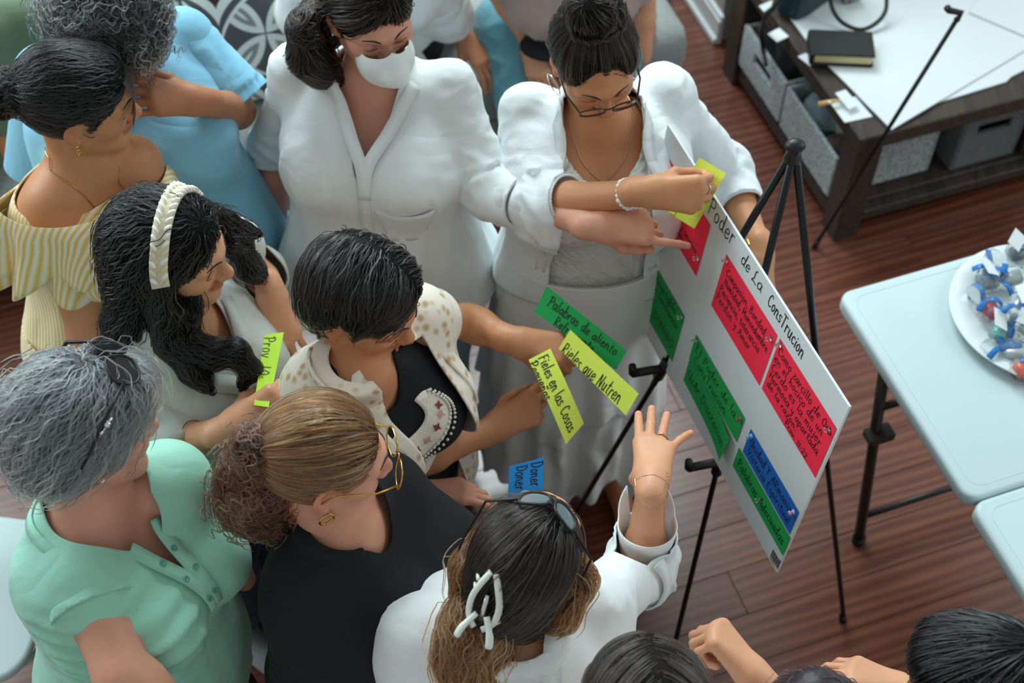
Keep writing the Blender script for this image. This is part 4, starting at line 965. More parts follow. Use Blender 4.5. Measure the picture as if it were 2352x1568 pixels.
P = crom([W(1795, -10, zz + .10), W(1775, 20, zz + .06), W(1758, 40, zz + .02), W(1748, 70, .40), W(1752, 110, .32), W(1760, 150, .30)], 6); V, F = tube(P, .007, 8); mk('strap', V, F, M_LEATH, bag)
t = NT('multicolour_print'); v = t.n('ShaderNodeTexVoronoi'); v.inputs['Scale'].default_value = 60; t.l(t.obj(), v.inputs['Vector']); t.set(Base_Color=t.mixc(.45, lin('#6a4a3a'), v.outputs['Color']), Roughness=.6)
V, F = box((-.05, -.03, 0), (.05, .03, .05), frame(nrm(A3(.8, .35, 0)), A3(0, 0, 1)), W(1945, 2, zb + .001) + A3(0, .035, 0), .006); tag(mk('pouch', V, F, t.m, smooth=False, loc=W(1945, 2, zb + .001)), 'colourful printed pouch on the boards inside the bag strap loop', 'pouch')
# clothespin with a white tag
M_PIN = mat_plain('pale_wood', '#e3b978', .6); cp = empty('clothespin', W(1905, 238, ZT + .02), 'wooden clothespin with a white tag at the left edge of the table', 'clothespin')
for k in (0, 1):
    V, F = tube([W(1880, 242 - 5 * k, ZT + .014 + .006 * k), W(1905, 236 - 3 * k, ZT + .018 + .004 * k), W(1930, 230, ZT + .019)], [.0045, .005, .0035], 6); mk('prong', V, F, M_PIN, cp)
V, F = tube([W(1903, 241, ZT + .017), W(1907, 232, ZT + .026)], .004, 8); mk('spring', V, F, M_CHROME, cp)
Pt = [W(1918, 214, ZT + .022), W(1942, 206, ZT + .024), W(1972, 240, ZT + .018), W(1950, 252, ZT + .016)]; mk('paper_tag', Pt + [q + A3(0, 0, .001) for q in Pt], [(3, 2, 1, 0), (4, 5, 6, 7), (0, 1, 5, 4), (1, 2, 6, 5), (2, 3, 7, 6), (3, 0, 4, 7)], PAPER('pale_tag', '#dfe8ec'), cp, smooth=False)

# ---------------------------------------------------------------- folding table with a plate of wrapped sweets
def slab(outline, z0, z1, r=.012):                  # rounded-edge slab from a 2-D outline (local), as rings
    P = np.asarray(outline, float); c = P.mean(0); S_ = []
    def inset(d): 
        T = np.roll(P, -1, 0) - np.roll(P, 1, 0); N = np.column_stack([-T[:, 1], T[:, 0]]); N /= np.linalg.norm(N, axis=1, keepdims=True); return P + N * d
    for d, z in ((r, z0), (r * .3, z0 + r * .3), (0, z0 + r), (0, z1 - r), (r * .12, z1 - r * .5), (r * .3, z1 - r * .3), (r * .65, z1 - r * .08), (r, z1)): q = inset(d); S_.append(np.column_stack([q, np.full(len(q), z)]))
    return rings(S_)
TZ = .73; TC = W(1922, 672, TZ)
tb = empty('folding_table', TC * A3(1, 1, 0), 'white plastic folding table with a centre seam at the right', 'table')
MT = np.stack([AX, -BX, A3(0, 0, 1)], 1); tl, tw = .605, .61
for k in (0, 1):
    P = rrect(tw, tl, .035) if True else 0
    V, F = slab(P, TZ - .042, TZ, .011); V = V + A3(tw / 2, -tl / 2 - k * (tl + .004), 0); ip = P * .955
    o = mk('tabletop_half', V @ MT.T + TC * A3(1, 1, 0), F, M_WHITE, tb)
    e = [tuple(x) for x in P * A3(1 - .052 / tw, 1 - .052 / tl)[:2]]; Vt, Ft = tube([(x + tw / 2, y - tl / 2 - k * (tl + .004), TZ - .0004) for x, y in e], .0012, 5, closed=True); mk('edge_lip', Vt @ MT.T + TC * A3(1, 1, 0), Ft, M_WHITE, o)
def lt(a, b, z): return MT @ A3(a, b, z) + TC * A3(1, 1, 0)
for k, (b0, b1) in enumerate(((-.16, -.30), (-1.06, -.92))):
    for a in (.06, tw - .06): V, F = tube([lt(a, b0, TZ - .045), lt(a, b1, .012)], .0145, 10); lg = mk('leg', V, F, M_STEEL, tb); V, F = tube([lt(a, b1, .022), lt(a, b1, .001)], .0185, 10); mk('foot_cap', V, F, M_BLACKP, lg)
    for z, rr in ((.10, .010), (.50, .010)): V, F = tube([lt(.06, b0 + (b1 - b0) * (1 - z / TZ), z), lt(tw - .06, b0 + (b1 - b0) * (1 - z / TZ), z)], rr, 8); mk('stretcher', V, F, M_STEEL, tb)
    V, F = tube([lt(tw / 2, b0 - .02, TZ - .05), lt(tw / 2, b0 - (.3 if k == 0 else -.3), TZ - .08)], .009, 8); mk('brace', V, F, M_STEEL, tb)
V, F = box((.02, -.13, TZ - .075), (.11, -.10, TZ - .046), MT, TC * A3(1, 1, 0), .004); mk('hinge_bracket', V, F, M_STEEL, tb, smooth=False)
V, F = box((.03, -.25, .40), (.10, -.205, .425), MT, TC * A3(1, 1, 0), .004); mk('leg_lock', V, F, M_STEEL, tb, smooth=False)
# plate
PZ = TZ + .0012; PC = W(2378, 728, PZ); pr = .205
V, F = [], []; prof = [(0, .004), (.55, .004), (.66, .006), (.74, .014), (.86, .021), (.985, .026), (1.0, .0245), (.985, .0215), (.86, .0165), (.74, .0095), (.66, .0015), (0, .0005)]
ns = 96
for i, (r, z) in enumerate(prof):
    for k in range(ns):
        a = 2 * math.pi * k / ns; rr = r * pr; emb = .0016 * (math.sin(a * 24) * math.sin((r - .74) / .24 * math.pi * 2)) if .74 < r < .985 and i < 6 else 0
        V.append((rr * math.cos(a), rr * math.sin(a), z + emb))
for i in range(len(prof) - 1):
    for k in range(ns): k2 = (k + 1) % ns; F.append((i * ns + k, i * ns + k2, (i + 1) * ns + k2, (i + 1) * ns + k))
tag(mk('plate', np.array(V) + PC, F, mat_plain('glossy_white_ceramic', '#e6eff0', .2, var=.01), loc=PC), 'large white round plate with an embossed rim, heaped with wrapped sweets', 'plate')
M_RIB = mat_plain('blue_satin_ribbon', '#0f6fb8', .35)
def gift(px, py, z, col, rot, label, tagged=True, ribbon=True):
    c = W(px, py, PZ + z); o = empty('wrapped_sweet', c, label, 'sweet', None); R_ = rotz(rot) @ rotx(.3 * math.sin(rot * 3)) @ roty(.25 * math.cos(rot * 2))
    V, F = box((-.021, -.016, -.010), (.021, .016, .012), None, None, .005); V = V + np.array([[0, 0, 0]]); mk('candy', V @ R_.T + c, F, mat_plain('candy_foil', col, .3, .25, var=.15, scale=90), o)
    f = Field(); f.u(EL((0, 0, .002), (.034, .027, .018)), .01).u(RC((.025, 0, 0), (.052, 0, .008), .006, .020), .012); V, Q = f.mesh(.005); N = vnormals(V, Q); V = V + N * (.005 * ridged(V / .012 + rot * 9))[:, None]; w_ = mk('cellophane', V @ R_.T + c, Q, M_CELLO, o, smooth=False)
    if ribbon:
        for k in range(3):
            a = k * 2.3 + rot * 1.7; P = crom([R_ @ A3(.027, 0, .006) + c, R_ @ A3(.027 + .02 * math.cos(a), .022 * math.sin(a), .022) + c, R_ @ A3(.03 + .045 * math.cos(a), .045 * math.sin(a), .012) + c], 5); V, F = tube(P, .0072, 6, flat=.14); mk('ribbon', V, F, M_RIB, o)
    if tagged:
        V, F = box((-.026, -.018, 0), (.026, .018, .0012), rotz(rot + .6) @ rotx(.5), c + A3(-.012 * math.cos(rot), .012, .032)); mk('gift_tag', V, F, M_PAPER, o, smooth=False)
    return o
t = NT('cellophane_wrap'); t.set(Base_Color=(.93, .97, .98), Roughness=.12, Transmission_Weight=.92, IOR=1.15, Specular_IOR_Level=.9); M_CELLO = t.m
for i, (x, y, z, c, r, lb, tg) in enumerate([(2276, 712, .026, '#c2364f', 2.2, 'red foil sweet in clear wrap nearest the left rim of the plate', False), (2300, 762, .024, '#7fc9bd', .8, 'mint green sweet in clear wrap below the red foil one', True), (2270, 640, .028, '#7d8a90', 1.2, 'clear wrapped sweet with white tag and blue ribbon near the top rim', True),
        (2325, 640, .034, '#9aa3a2', 3.4, 'clear wrapped sweet behind the tagged one near the table edge', False), (2340, 580, .030, '#56606a', .4, 'clear wrapped sweet with blue ribbon at the upper rim of the plate', True), (2345, 700, .045, '#b7c3c6', 4.2, 'clear wrapped sweet with white tag in the middle of the heap', True),
        (2330, 808, .024, '#cfd6d8', 2.9, 'silver sweet in clear wrap at the lower rim', False), (2352, 850, .024, '#e05a35', .2, 'orange red sweet in clear wrap nearest the lower rim', False), (2365, 760, .046, '#aab4b6', 5.2, 'silver wrapped sweet with tag at the right of the heap', True), (2395, 640, .04, '#8c98a0', 5.9, 'wrapped sweet at the far right of the heap', True)]): gift(x, y, z, c, r, lb, tg)

# ---------------------------------------------------------------- white folding chair at the left edge
chr_ = empty('folding_chair', W(-40, 1400, 0), 'white plastic folding chair cut by the left edge, behind the woman in green', 'chair')
cR = rotz(math.radians(-8)); c1 = W(-95, 1362, .45)
def cpt(v): return cR @ A3(*v) + c1
V, F = slab(rrect(.42, .40, .09, 8), -.018, .012, .010); mk('seat', V @ cR.T + c1, F, M_WHITE, chr_)
V, F = slab(rrect(.40, .20, .05, 8), -.009, .009, .006); Rb = cR @ rotz(math.radians(90)) @ rotx(math.radians(78)); cbk = c1 + cR @ A3(.02, .27, .33); mk('backrest', V @ (cR @ rotx(math.radians(80))).T + cbk, F, M_WHITE, chr_)
for sx in (-1, 1):
    V, F = tube([cpt((sx * .185, .30, .42)), cpt((sx * .195, .16, -.05)), cpt((sx * .205, -.16, -.447))], .011, 10); mk('leg', V, F, M_WHITE, chr_)
    V, F = tube([cpt((sx * .175, -.15, -.02)), cpt((sx * .185, .22, -.447))], .011, 10); mk('leg', V, F, M_WHITE, chr_)
V, F = tube([cpt((-.19, .10, -.30)), cpt((.19, .10, -.30))], .009, 8); mk('stretcher', V, F, M_WHITE, chr_)

# ---------------------------------------------------------------- the easel with its board and cards
BO = A3(.2615, 1.9913, .8175); BU, BV, BN = A3(.3333, -.9412, .0552), A3(.1021, .0942, .9903), A3(-.9373, -.3244, .1275); MBD = np.stack([BU, BV, BN], 1)
def onb(u, v, n=0): return BO + BU * u + BV * v + BN * n
hub = W(1826, 338, 1.52)
sh_ = -.012
F1, F2, F3 = W(1284, 1245, .0), W(1540, 1520, 0), W(1936, 1425, 0)
es = empty('easel', (F1 + F2 + F3) / 3, 'black metal tripod easel holding the white board', 'easel')
for k, ft in enumerate((F1, F2, F3)):
    d = nrm(ft - hub); top = hub + d * .012 + nrm(np.cross(d, A3(0, 0, 1))) * 0
    V, F = tube([top, hub + (ft - hub) * .5], .0078, 10); lg = mk('leg', V, F, M_BLACK, es)
    V, F = tube([hub + (ft - hub) * .47, hub + (ft - hub) * .5, ft + A3(0, 0, .012)], [.0098, .0064, .0064], 10); mk('lower_leg', V, F, M_BLACK, lg)
    V, F = tube([ft - d * .028 + A3(0, 0, .002), ft + A3(0, 0, .001)], [.0085, .0105], 10); mk('rubber_foot', V, F, M_BLACKP, lg)
f = Field(); f.u(EL(hub + A3(0, 0, .004), (.019, .016, .012)), .01)
for ft in (F1, F2, F3): f.u(RC(hub, hub + nrm(ft - hub) * .03, .0105, .0100), .006)
V, Q = f.mesh(.004); mk('hub', V, Q, M_BLACKP, es)
for k, (ft, px) in enumerate(((F1, (1522, 846)), (F2, (1655, 1060)))):
    tt = [np.linalg.norm(np.cross(hub + (ft - hub) * s - A3(0, 0, CAM_H), nrm(ray(*px)))) for s in np.linspace(0, 1, 400)]; s = np.linspace(0, 1, 400)[int(np.argmin(tt))]; e = hub + (ft - hub) * s
    tip = e + BN * .075 + A3(0, 0, .004); tip2 = tip + BV * .026 + BN * .004
    V, F = tube([e - BN * .005, e + BN * .01, tip], .0098, 10); h = mk('board_holder', V, F, M_BLACKP, es); V, F = tube([tip - BN * .002, tip2], [.0098, .0085], 10); mk('lip', V, F, M_BLACKP, h); f_d = nrm(ft - hub); V, F = tube([e - f_d * .03, e + f_d * .035], .0125, 10); mk('clamp', V, F, M_BLACKP, h)
V, F = box((0, 0, -.005), (.762, .508, 0), MBD, BO, .0008); board = tag(mk('poster_board', V, F, M_FOAM, smooth=False, loc=onb(.38, 0)), 'white foam poster board on the easel pinned with red, green and blue cards', 'board')
write(board, [("El", .135, .462, .021, None, 1), ("Poder", .216, .465, .0215, .112, 3), ("de", .362, .469, .0165, None, -3), ("La", .408, .467, .0165, .042, 1), ("ConsTrucion", .474, .467, .0175, .140, -1)], MBD, BO, M_INK, .0026)
V, F = cat([box((x, .013, 0), (x + w_, .036, .0003), MBD, BO) for x, w_ in [(.7295 + .0022 * i, .0012 if i % 3 else .0017) for i in range(14)]]); mk('barcode', V, F, M_INK, board, smooth=False)
V, F = cat([box((.757, .012, 0), (.7605, .040, .0003), MBD, BO), box((.7295, .006, 0), (.752, .0078, .0003), MBD, BO), box((.7295, .0095, 0), (.747, .011, .0003), MBD, BO)]); mk('label_print', V, F, mat_plain('red_brown_print', '#8a3a30', .7), board, smooth=False)
M_PUSH = mat_clear('clear_pin_plastic', (.95, .97, .97), .1, 1.45)
def pin(u, v, lift, label, mat=None):
    c = onb(u, v, lift); S_ = []
    for r, n in ((.0012, 0), (.0055, .0006), (.0055, .0016), (.0032, .0026), (.0030, .0075), (.0048, .0088), (.0045, .0105), (.0010, .0112)): S_.append(np.array([c + BN * n + r * (BU * math.cos(a) + BV * math.sin(a)) for a in np.linspace(0, 2 * math.pi, 12, endpoint=False)]))
    V, F = rings(S_); tag(mk('push_pin', V, F, mat or M_PUSH, loc=c), label, 'push pin', 'push pins in the cards')
def card(label, mat, quad, lines, lift=.001, w=.0018, ink=None, curl=.0, name='card'):
    (u0, v1), (u1, v0) = quad; n = 10; V = []
    for k in (0, 1):
        for i in range(n + 1):
            for j in (0, 1): x = i / n; V.append(onb(u0 + (u1 - u0) * x, v0 + (v1 - v0) * j, lift + k * .0004 + curl * (x ** 4) + curl * .5 * (1 - j) * x))
    F = []; m = 2 * (n + 1)
    for i in range(n): a = 2 * i; F += [(m + a, m + a + 2, m + a + 3, m + a + 1), (a, a + 1, a + 3, a + 2), (a, a + 2, m + a + 2, m + a), (a + 1, m + a + 1, m + a + 3, a + 3)]
    F += [(0, m, m + 1, 1), (2 * n, 2 * n + 1, m + 2 * n + 1, m + 2 * n)]
    o = tag(mk(name, V, F, mat, smooth=False, loc=onb((u0 + u1) / 2, v0, lift)), label, 'card')
    hw = write(o, [(t, u0 + x, v1 - y, s, ft, a) for t, x, y, s, ft, a in lines], MBD, BO + BN * (lift + .0004), ink or M_INK, w)
    if curl:
        me = hw.data; P = np.zeros(len(me.vertices) * 3, np.float32); me.vertices.foreach_get('co', P); P = P.reshape(-1, 3); Lc = P + PARW[o.name] - BO; x = np.clip(((Lc @ BU) - u0) / (u1 - u0), 0, 1); j = np.clip(((Lc @ BV) - v0) / (v1 - v0), 0, 1); P += np.outer(curl * x ** 4 + curl * .5 * (1 - j) * x, BN); me.vertices.foreach_set('co', P.astype(np.float32).ravel())
    return o
card('red card behind the beaded hand, only its last lines readable', M_RED, ((.022, .448), (.238, .308)), [("L", .012, .046, .013, None, 0), ("a lengua", .022, .046, .0095, .07, 0), ("de los justos", .03, .066, .0095, .09, 0), ("y el de", .06, .082, .0085, .05, 0), ("de los Impios", .074, .098, .0085, .122, 0), ("poco valer", .060, .117, .0085, .077, 0)])
card('red card in the middle of the top row reading Compasion, Bondad', M_RED, ((.314, .441), (.530, .301)), [("Compasion, Bondad,", .018, .036, .0105, .172, 0), ("Humidad, Mansedumbre", .02, .060, .0098, .186, 0), ("Paciencia, tolerancia", .012, .085, .0102, .172, 0), ("Perdon y Amor", .008, .110, .0105, .148, 0)])
card('red card at the right end of the top row reading Como zarcillo de Oro', M_RED, ((.540, .443), (.756, .303)), [("Como zarcillo de Oro", .008, .030, .0108, .203, 0), ("en el hocico de un", .006, .052, .0102, .186, 0), ("Cerdo es la muJer", .006, .075, .0106, .19, 0) if False else ("Cerdo es la mujer", .006, .075, .0106, .192, 0), ("Hermosa y apartada", .008, .097, .0102, .192, 0), ("de la razon.", .010, .117, .0092, .118, 0), ("Prov. 11:22", .092, .134, .0078, .086, -1)])
card('green card pinned at the left reading Amor inagotable', M_GRN, ((.010, .189), (.238, .117)), [("Amor inagotable", .018, .030, .0125, .178, 0), ("digno de confianza", .018, .056, .0115, .196, 0)], lift=.0016)
card('green card just below the left one reading EFecTO DOMINO', M_GRN, ((.002, .120), (.238, .047)), [("EFecTO DOMINO", .012, .050, .0148, .212, 0)])
card('green card pinned at the centre reading El Poder de la', M_GRN, ((.295, .194), (.524, .121)), [("El Poder de la", .014, .033, .0125, .188, 0), ("ConsTrucion", .020, .062, .0130, .150, 0)], lift=.0022)
card('green card below the centre one with a lifted corner reading UsAr Discrecion', M_GRN, ((.296, .118), (.514, .052)), [("UsAr Discrecion", .010, .042, .0138, .196, 0)], curl=.012)
card('blue card pinned at the lower right reading Unidad y Armonia', M_BLU, ((.550, .193), (.754, .122)), [("Unidad Y ARmonia", .012, .032, .0120, .172, 0), ("Victoria Espiritual", .014, .058, .0108, .178, 0)])
card('green card along the bottom right edge reading Palabras Adecuadas', M_GRN, ((.537, .118), (.760, .060)), [("Palabras Adecuadas", .012, .040, .0135, .202, 0)], lift=.002)
for u, v, lf, lb, m in ((.030, .438, .0014, 'clear push pin at the top left of the first red card', None), (.228, .350, .0014, 'clear push pin at the right edge of the first red card', None), (.322, .433, .0014, 'clear push pin at the top left of the middle red card', None), (.517, .420, .0014, 'clear push pin at the right edge of the middle red card', None), (.548, .436, .0014, 'clear push pin at the top left of the right red card', None), (.742, .425, .0014, 'clear push pin at the right edge of the right red card', None),
        (.230, .180, .002, 'clear push pin at the right end of the left green card', None), (.303, .186, .0026, 'clear push pin at the left end of the centre green card', None), (.514, .182, .0026, 'brown push pin at the right end of the centre green card', mat_plain('brown_pin', '#7d6a3a', .4)), (.560, .183, .0014, 'pale blue push pin at the left end of the blue card', mat_plain('pale_blue_pin', '#7fc6e0', .3)), (.742, .178, .0014, 'pink push pin at the right end of the blue card', mat_plain('pink_pin', '#d7a8d6', .3)), (.648, .092, .0024, 'clear push pin in the middle of the bottom green card', None)): pin(u, v, lf, lb, m)
# thin black rod leaning against the coffee table
ra = W(1870, 567, .004); rb = min((W(2197, 46, z) for z in np.linspace(.5, 1.1, 200)), key=lambda q: np.linalg.norm(np.cross(nrm(q - ra), W(2046, 302, HT + .035) - ra))); rmid = W(2046, 302, HT + .02)
rod = empty('metal_rod', ra, 'thin black metal rod with a hook end leaning over the coffee table', 'rod')
dr = nrm(rb - ra); V, F = tube([ra, rb], .0062, 8); mk('tube', V, F, M_BLACK, rod); V, F = tube([ra - dr * .0, ra + dr * .03], .0095, 8); mk('rubber_foot', V, F, M_BLACKP, rod)
P = [rb, W(2208, 30, rb[2] + .01), W(2180, 24, rb[2] + .02), W(2175, 17, rb[2] + .03)]; V, F = tube(P, .0095, 8); mk('hook', V, F, M_BLACKP, rod)

# ---------------------------------------------------------------- cards held in hands
def held(name, label, mat, corners, zs, lines, bend=0.0, w=.002, ink=None, cat_='card'):
    # corners: photograph positions top-left, top-right, bottom-right, bottom-left of the writing; zs: their heights
    C_ = [W(x, y, z) for (x, y), z in zip(corners, zs)]; n = 8; V = []; u = nrm(C_[1] - C_[0]); nn = nrm(np.cross(u, C_[0] - C_[3])); Lw = np.linalg.norm(C_[1] - C_[0]); Lh = np.linalg.norm(C_[0] - C_[3])
    sp = lambda s, t: (C_[0] * (1 - s) + C_[1] * s) * (1 - t) + (C_[3] * (1 - s) + C_[2] * s) * t + nn * bend * math.sin(s * math.pi)
    for k in (0, 1):
        for i in range(n + 1):
            for j in (0, 1): V.append(sp(i / n, j) + nn * (.0004 * k))
    F = []; m = 2 * (n + 1)
    for i in range(n): a = 2 * i; F += [(m + a, m + a + 1, m + a + 3, m + a + 2), (a, a + 2, a + 3, a + 1), (a, m + a, m + a + 2, a + 2), (a + 1, a + 3, m + a + 3, m + a + 1)]
    F += [(0, 1, m + 1, m), (2 * n, m + 2 * n, m + 2 * n + 1, 2 * n + 1)]
    o = tag(mk(name, V, F, mat, smooth=False, loc=C_[3]), label, cat_); polys = []
    Vs, Fs, b = [], [], 0
    for i, (t, x, y, s, fit, ang) in enumerate(lines):
        L, wd_ = script(t, s, seed=hash_(t) + i); k = fit / wd_ if fit else 1
        for P in L: polys.append(np.column_stack([x + P[:, 0] * k, y - P[:, 1] + P[:, 0] * k * math.tan(math.radians(ang))]))
    if polys:
        V2, F2 = ribbons([p * A3(1, -1)[:2] for p in polys], w, np.eye(3), A3(0, 0, 0), 0); V3 = np.array([sp(min(max(q[0] / Lw, 0), 1), min(max(-q[1] / Lh, 0), 1)) + nn * .0011 for q in V2]); mk('handwriting', V3, F2, ink or M_INK, o, smooth=False)['kind'] = 'stuff'
    return o
held('card', 'green card held out by the woman in the floral blouse reading Palabras de aliento', M_GRN, [(1256, 657), (1440, 805), (1415, 850), (1227, 716)], (1.14, 1.10, 1.07, 1.11), [("Palabras de aliento", .018, .030, .0125, .175, 0), ("Refrescante", .048, .056, .0115, .10, 0)])
held('card', 'neon yellow strip held level by the floral blouse woman reading Rieles que Nutren', M_YEL, [(1310, 757), (1467, 904), (1437, 953), (1283, 800)], (1.125, 1.11, 1.08, 1.095), [("Rieles que Nutren", .008, .048, .0145, .160, -3)])
held('card', 'neon yellow strip hanging down from the hand reading Fieles en las Cosas', M_YEL, [(1264, 800), (1341, 972), (1300, 1020), (1214, 826)], (1.10, 1.03, 1.015, 1.09), [("Fieles en las Cosas", .006, .030, .0120, .148, 2), ("Peque\u006e~as", .006, .054, .0115, .075, 0)], bend=.012)
held('card', 'lime strip held by the woman with the headband reading Prov. 10', M_LIME, [(652, 763), (617, 935), (583, 930), (608, 768)], (1.20, 1.225, 1.23, 1.205), [("Prov. 10:", .008, .038, .0150, .115, 0), ("9", .150, .040, .014, None, 0)])
held('card', 'bright blue card beside the sunglasses reading Doner Doner', M_SKY, [(1249, 1050), (1246, 1135), (1166, 1150), (1170, 1071)], (1.16, 1.10, 1.10, 1.16), [("Doner", .005, .024, .0120, .050, 0), ("Doner", .005, .052, .0120, .050, 0)])
held('card', 'neon yellow card seen from the back in the beaded hand over the board', M_YEL, [(1595, 525), (1531, 486), (1607, 362), (1668, 398)], (1.285, 1.255, 1.375, 1.385), [("El", .06, .035, .02, None, 0), ("a", .025, .05, .016, None, 0)], ink=M_INKF)
# phone and bottle seen between the people at the left
def slabw(name, px, zs, th, mat, label, cat_, par=None):
    C_ = [W(x, y, z) for (x, y), z in zip(px, zs)]; n_ = nrm(np.cross(C_[1] - C_[0], C_[3] - C_[0])); n_ = n_ if n_[2] > 0 else -n_; V = C_ + [c + n_ * th for c in C_]
    F = [(3, 2, 1, 0), (4, 5, 6, 7), (0, 1, 5, 4), (1, 2, 6, 5), (2, 3, 7, 6), (3, 0, 4, 7)]; o = mk(name, V, F, mat, par, smooth=False, loc=None if par else C_[0]); return tag(o, label, cat_) if cat_ else o
ph = slabw('phone', [(500, 497), (544, 474), (566, 540), (520, 560)], (1.06, 1.06, 1.02, 1.02), .008, M_BLACKP, 'black phone with a pale screen in a hand behind the headband woman', 'phone')
slabw('screen', [(505, 498), (541, 479), (561, 536), (523, 553)], (1.0685, 1.0685, 1.0285, 1.0285), .001, mat_plain('pale_screen_glass', '#d6e4e2', .15), None, None, ph)
bt = empty('water_bottle', W(640, 660, .02), 'clear plastic water bottle with a blue label on the floor behind the headband woman', 'bottle')
b0 = W(634, 655, .002); S_ = [np.array([b0 + A3(r * math.cos(a), r * math.sin(a), z) for a in np.linspace(0, 6.2832, 18, endpoint=False)]) for r, z in ((.030, 0), (.033, .006), (.033, .06), (.031, .075), (.033, .09), (.033, .14), (.026, .165), (.013, .188), (.013, .20))]
V, F = rings(S_); mk('bottle_body', V, F, M_CLEAR, bt); S_ = [np.array([b0 + A3(.0338 * math.cos(a), .0338 * math.sin(a), z) for a in np.linspace(0, 6.2832, 18, endpoint=False)]) for z in (.078, .135)]; V, F = rings(S_); mk('label_band', V, F[:-2], mat_plain('blue_label', '#2f7fd0', .4), bt)
S_ = [np.array([b0 + A3(r * math.cos(a), r * math.sin(a), z) for a in np.linspace(0, 6.2832, 18, endpoint=False)]) for r, z in ((.0155, .198), (.0155, .214), (.013, .2155))]; V, F = rings(S_); mk('cap', V, F, mat_plain('white_cap', '#e8eef0', .4), bt)
# ---------------------------------------------------------------- the people, back to front
M_BROW = mat_plain('brow_hair', '#241a16', .7)
SK1, SK2, SK3, SK4 = mat_skin('skin_warm', '#dca07c'), mat_skin('skin_tan', '#cf9168'), mat_skin('skin_rose', '#d99c82'), mat_skin('skin_brown', '#bd7e5a')
def base_(n, c): return mat_plain(n, c, .6, Specular_IOR_Level=.12)
H_BLACK = (base_('black_hair_base', '#090808'), mat_strand('black_hair', [(0, '#050405'), (.8, '#0b0a0a'), (.96, '#171415'), (1, '#353233')], .22))
H_BLACK2 = (H_BLACK[0], mat_strand('black_hair_greying', [(0, '#050405'), (.75, '#0d0b0b'), (.92, '#2a2524'), (1, '#8a8480')], .22))
H_BRBLK = (base_('dark_brown_hair_base', '#0d0907'), mat_strand('dark_brown_hair', [(0, '#090605'), (.7, '#150d0a'), (1, '#35241a')], .22))
H_BROWN = (base_('brown_hair_base', '#3a2416'), mat_strand('brown_hair', [(0, '#40200b'), (.5, '#74431f'), (1, '#ab7648')], .3))
H_CURL = (mat_plain('auburn_hair_base', '#2a1a16', .55), mat_strand('auburn_hair', [(0, '#1d0e0a'), (.5, '#472518'), (1, '#80543e')]))
H_GREY = (mat_plain('grey_hair_base', '#3c3d3e', .6), mat_strand('grey_hair', [(0, '#26272a'), (.4, '#55595c'), (.7, '#8f979b'), (1, '#d3dde0')]))
H_GREYD = (mat_plain('dark_grey_hair_base', '#1e1d1e', .6), mat_strand('dark_grey_hair', [(0, '#161516'), (.55, '#2e2d2e'), (.8, '#5c5d5e'), (1, '#a9adaf')]))
H_OMBRE = (mat_plain('ombre_hair_base', '#4a2c18', .55), mat_strand('ombre_hair', [(0, '#341a0a'), (.5, '#693b1b'), (1, '#ad7a4c')]))
CL_WHITE = mat_cloth('white_cotton', '#e6ebeb', wb=.2, var=.02); CL_KNIT = mat_cloth('white_fine_knit', '#e8eef0', weave=600, wb=.3, var=.015); CL_LBLUE = mat_cloth('light_blue_linen', '#86c3de', wb=.25, var=.05); CL_MINT = mat_cloth('mint_green_linen', '#98d0ba', weave=700, wb=.3, var=.04)
CL_NAVY = mat_cloth('black_navy_knit', '#0b0e14', weave=700, wb=.3, sheen=0); CL_JEAN = mat_cloth('blue_denim', '#2d4a60', weave=700, wb=.4, var=.18); CL_JEANL = mat_cloth('pale_denim', '#7d99a6', weave=700, wb=.4, var=.1); CL_DARK = mat_cloth('black_trouser_cloth', '#1b1b1d', sheen=0); CL_BLOUSE = mat_cloth('grey_white_gauze', '#cfd4d0', weave=500, wb=.35, var=.06)
CL_YEL = mat_cloth('yellow_pinstripe_cotton', '#f1ead2', wb=.2, stripes=('#e3bd62', 34, (0, 0, .5)))
CL_LACE = mat_cloth('white_lace', '#dcded6', weave=160, wb=.9, var=.14); CL_SKIRT = mat_cloth('sheer_white_chiffon', '#eff0ee', weave=500, wb=.25, var=.03)
def floral():
    t = NT('cream_floral_cotton'); v = t.n('ShaderNodeTexVoronoi'); v.inputs['Scale'].default_value = 46; t.l(t.obj(), v.inputs['Vector']); n = t.noise(60, 4)
    f = t.math('ADD', v.outputs['Distance'], t.math('MULTIPLY', n, .35)); t.set(Base_Color=t.ramp(f, [(.34, lin('#c2a27c')), (.48, lin('#d9c6a8')), (.62, lin('#e9e0d0'))]), Roughness=.9, Sheen_Weight=.2); t.bump(t.noise(600, 2), .25, .001); return t.m
CL_FLORAL = floral()
M_DUSTY = mat_plain('dusty_lens', '#9fb0b4', .18, var=.2, scale=60, Alpha=.42)
def lobe(p, pts, rad, k=.03):                     # hanging hair laid out through world points
    P = [(np.asarray(W(*q) if not isinstance(q, np.ndarray) else q) - p.head) @ p.H / p.hs for q in pts]
    return [(RC(P[i], P[i + 1], rad[i] / p.hs, rad[i + 1] / p.hs), k) for i in range(len(P) - 1)], np.array(P)
def pathflow(base, paths, reachd=.05):
    segs = [(P[i], P[i + 1]) for P in paths for i in range(len(P) - 1)]
    def fn(q):
        B = base(q); D = np.full(len(q), 9.); d = np.zeros_like(q)
        for a, b in segs:
            ab = b - a; t = np.clip((q - a) @ ab / (ab @ ab), 0, 1); ds = np.linalg.norm(q - a - t[:, None] * ab, axis=1); m = ds < D; D[m] = ds[m]; d[m] = nrm(ab)
        w = np.clip(1.6 - D / reachd, 0, 1)[:, None]; return B * (1 - w) + d * w
    return fn
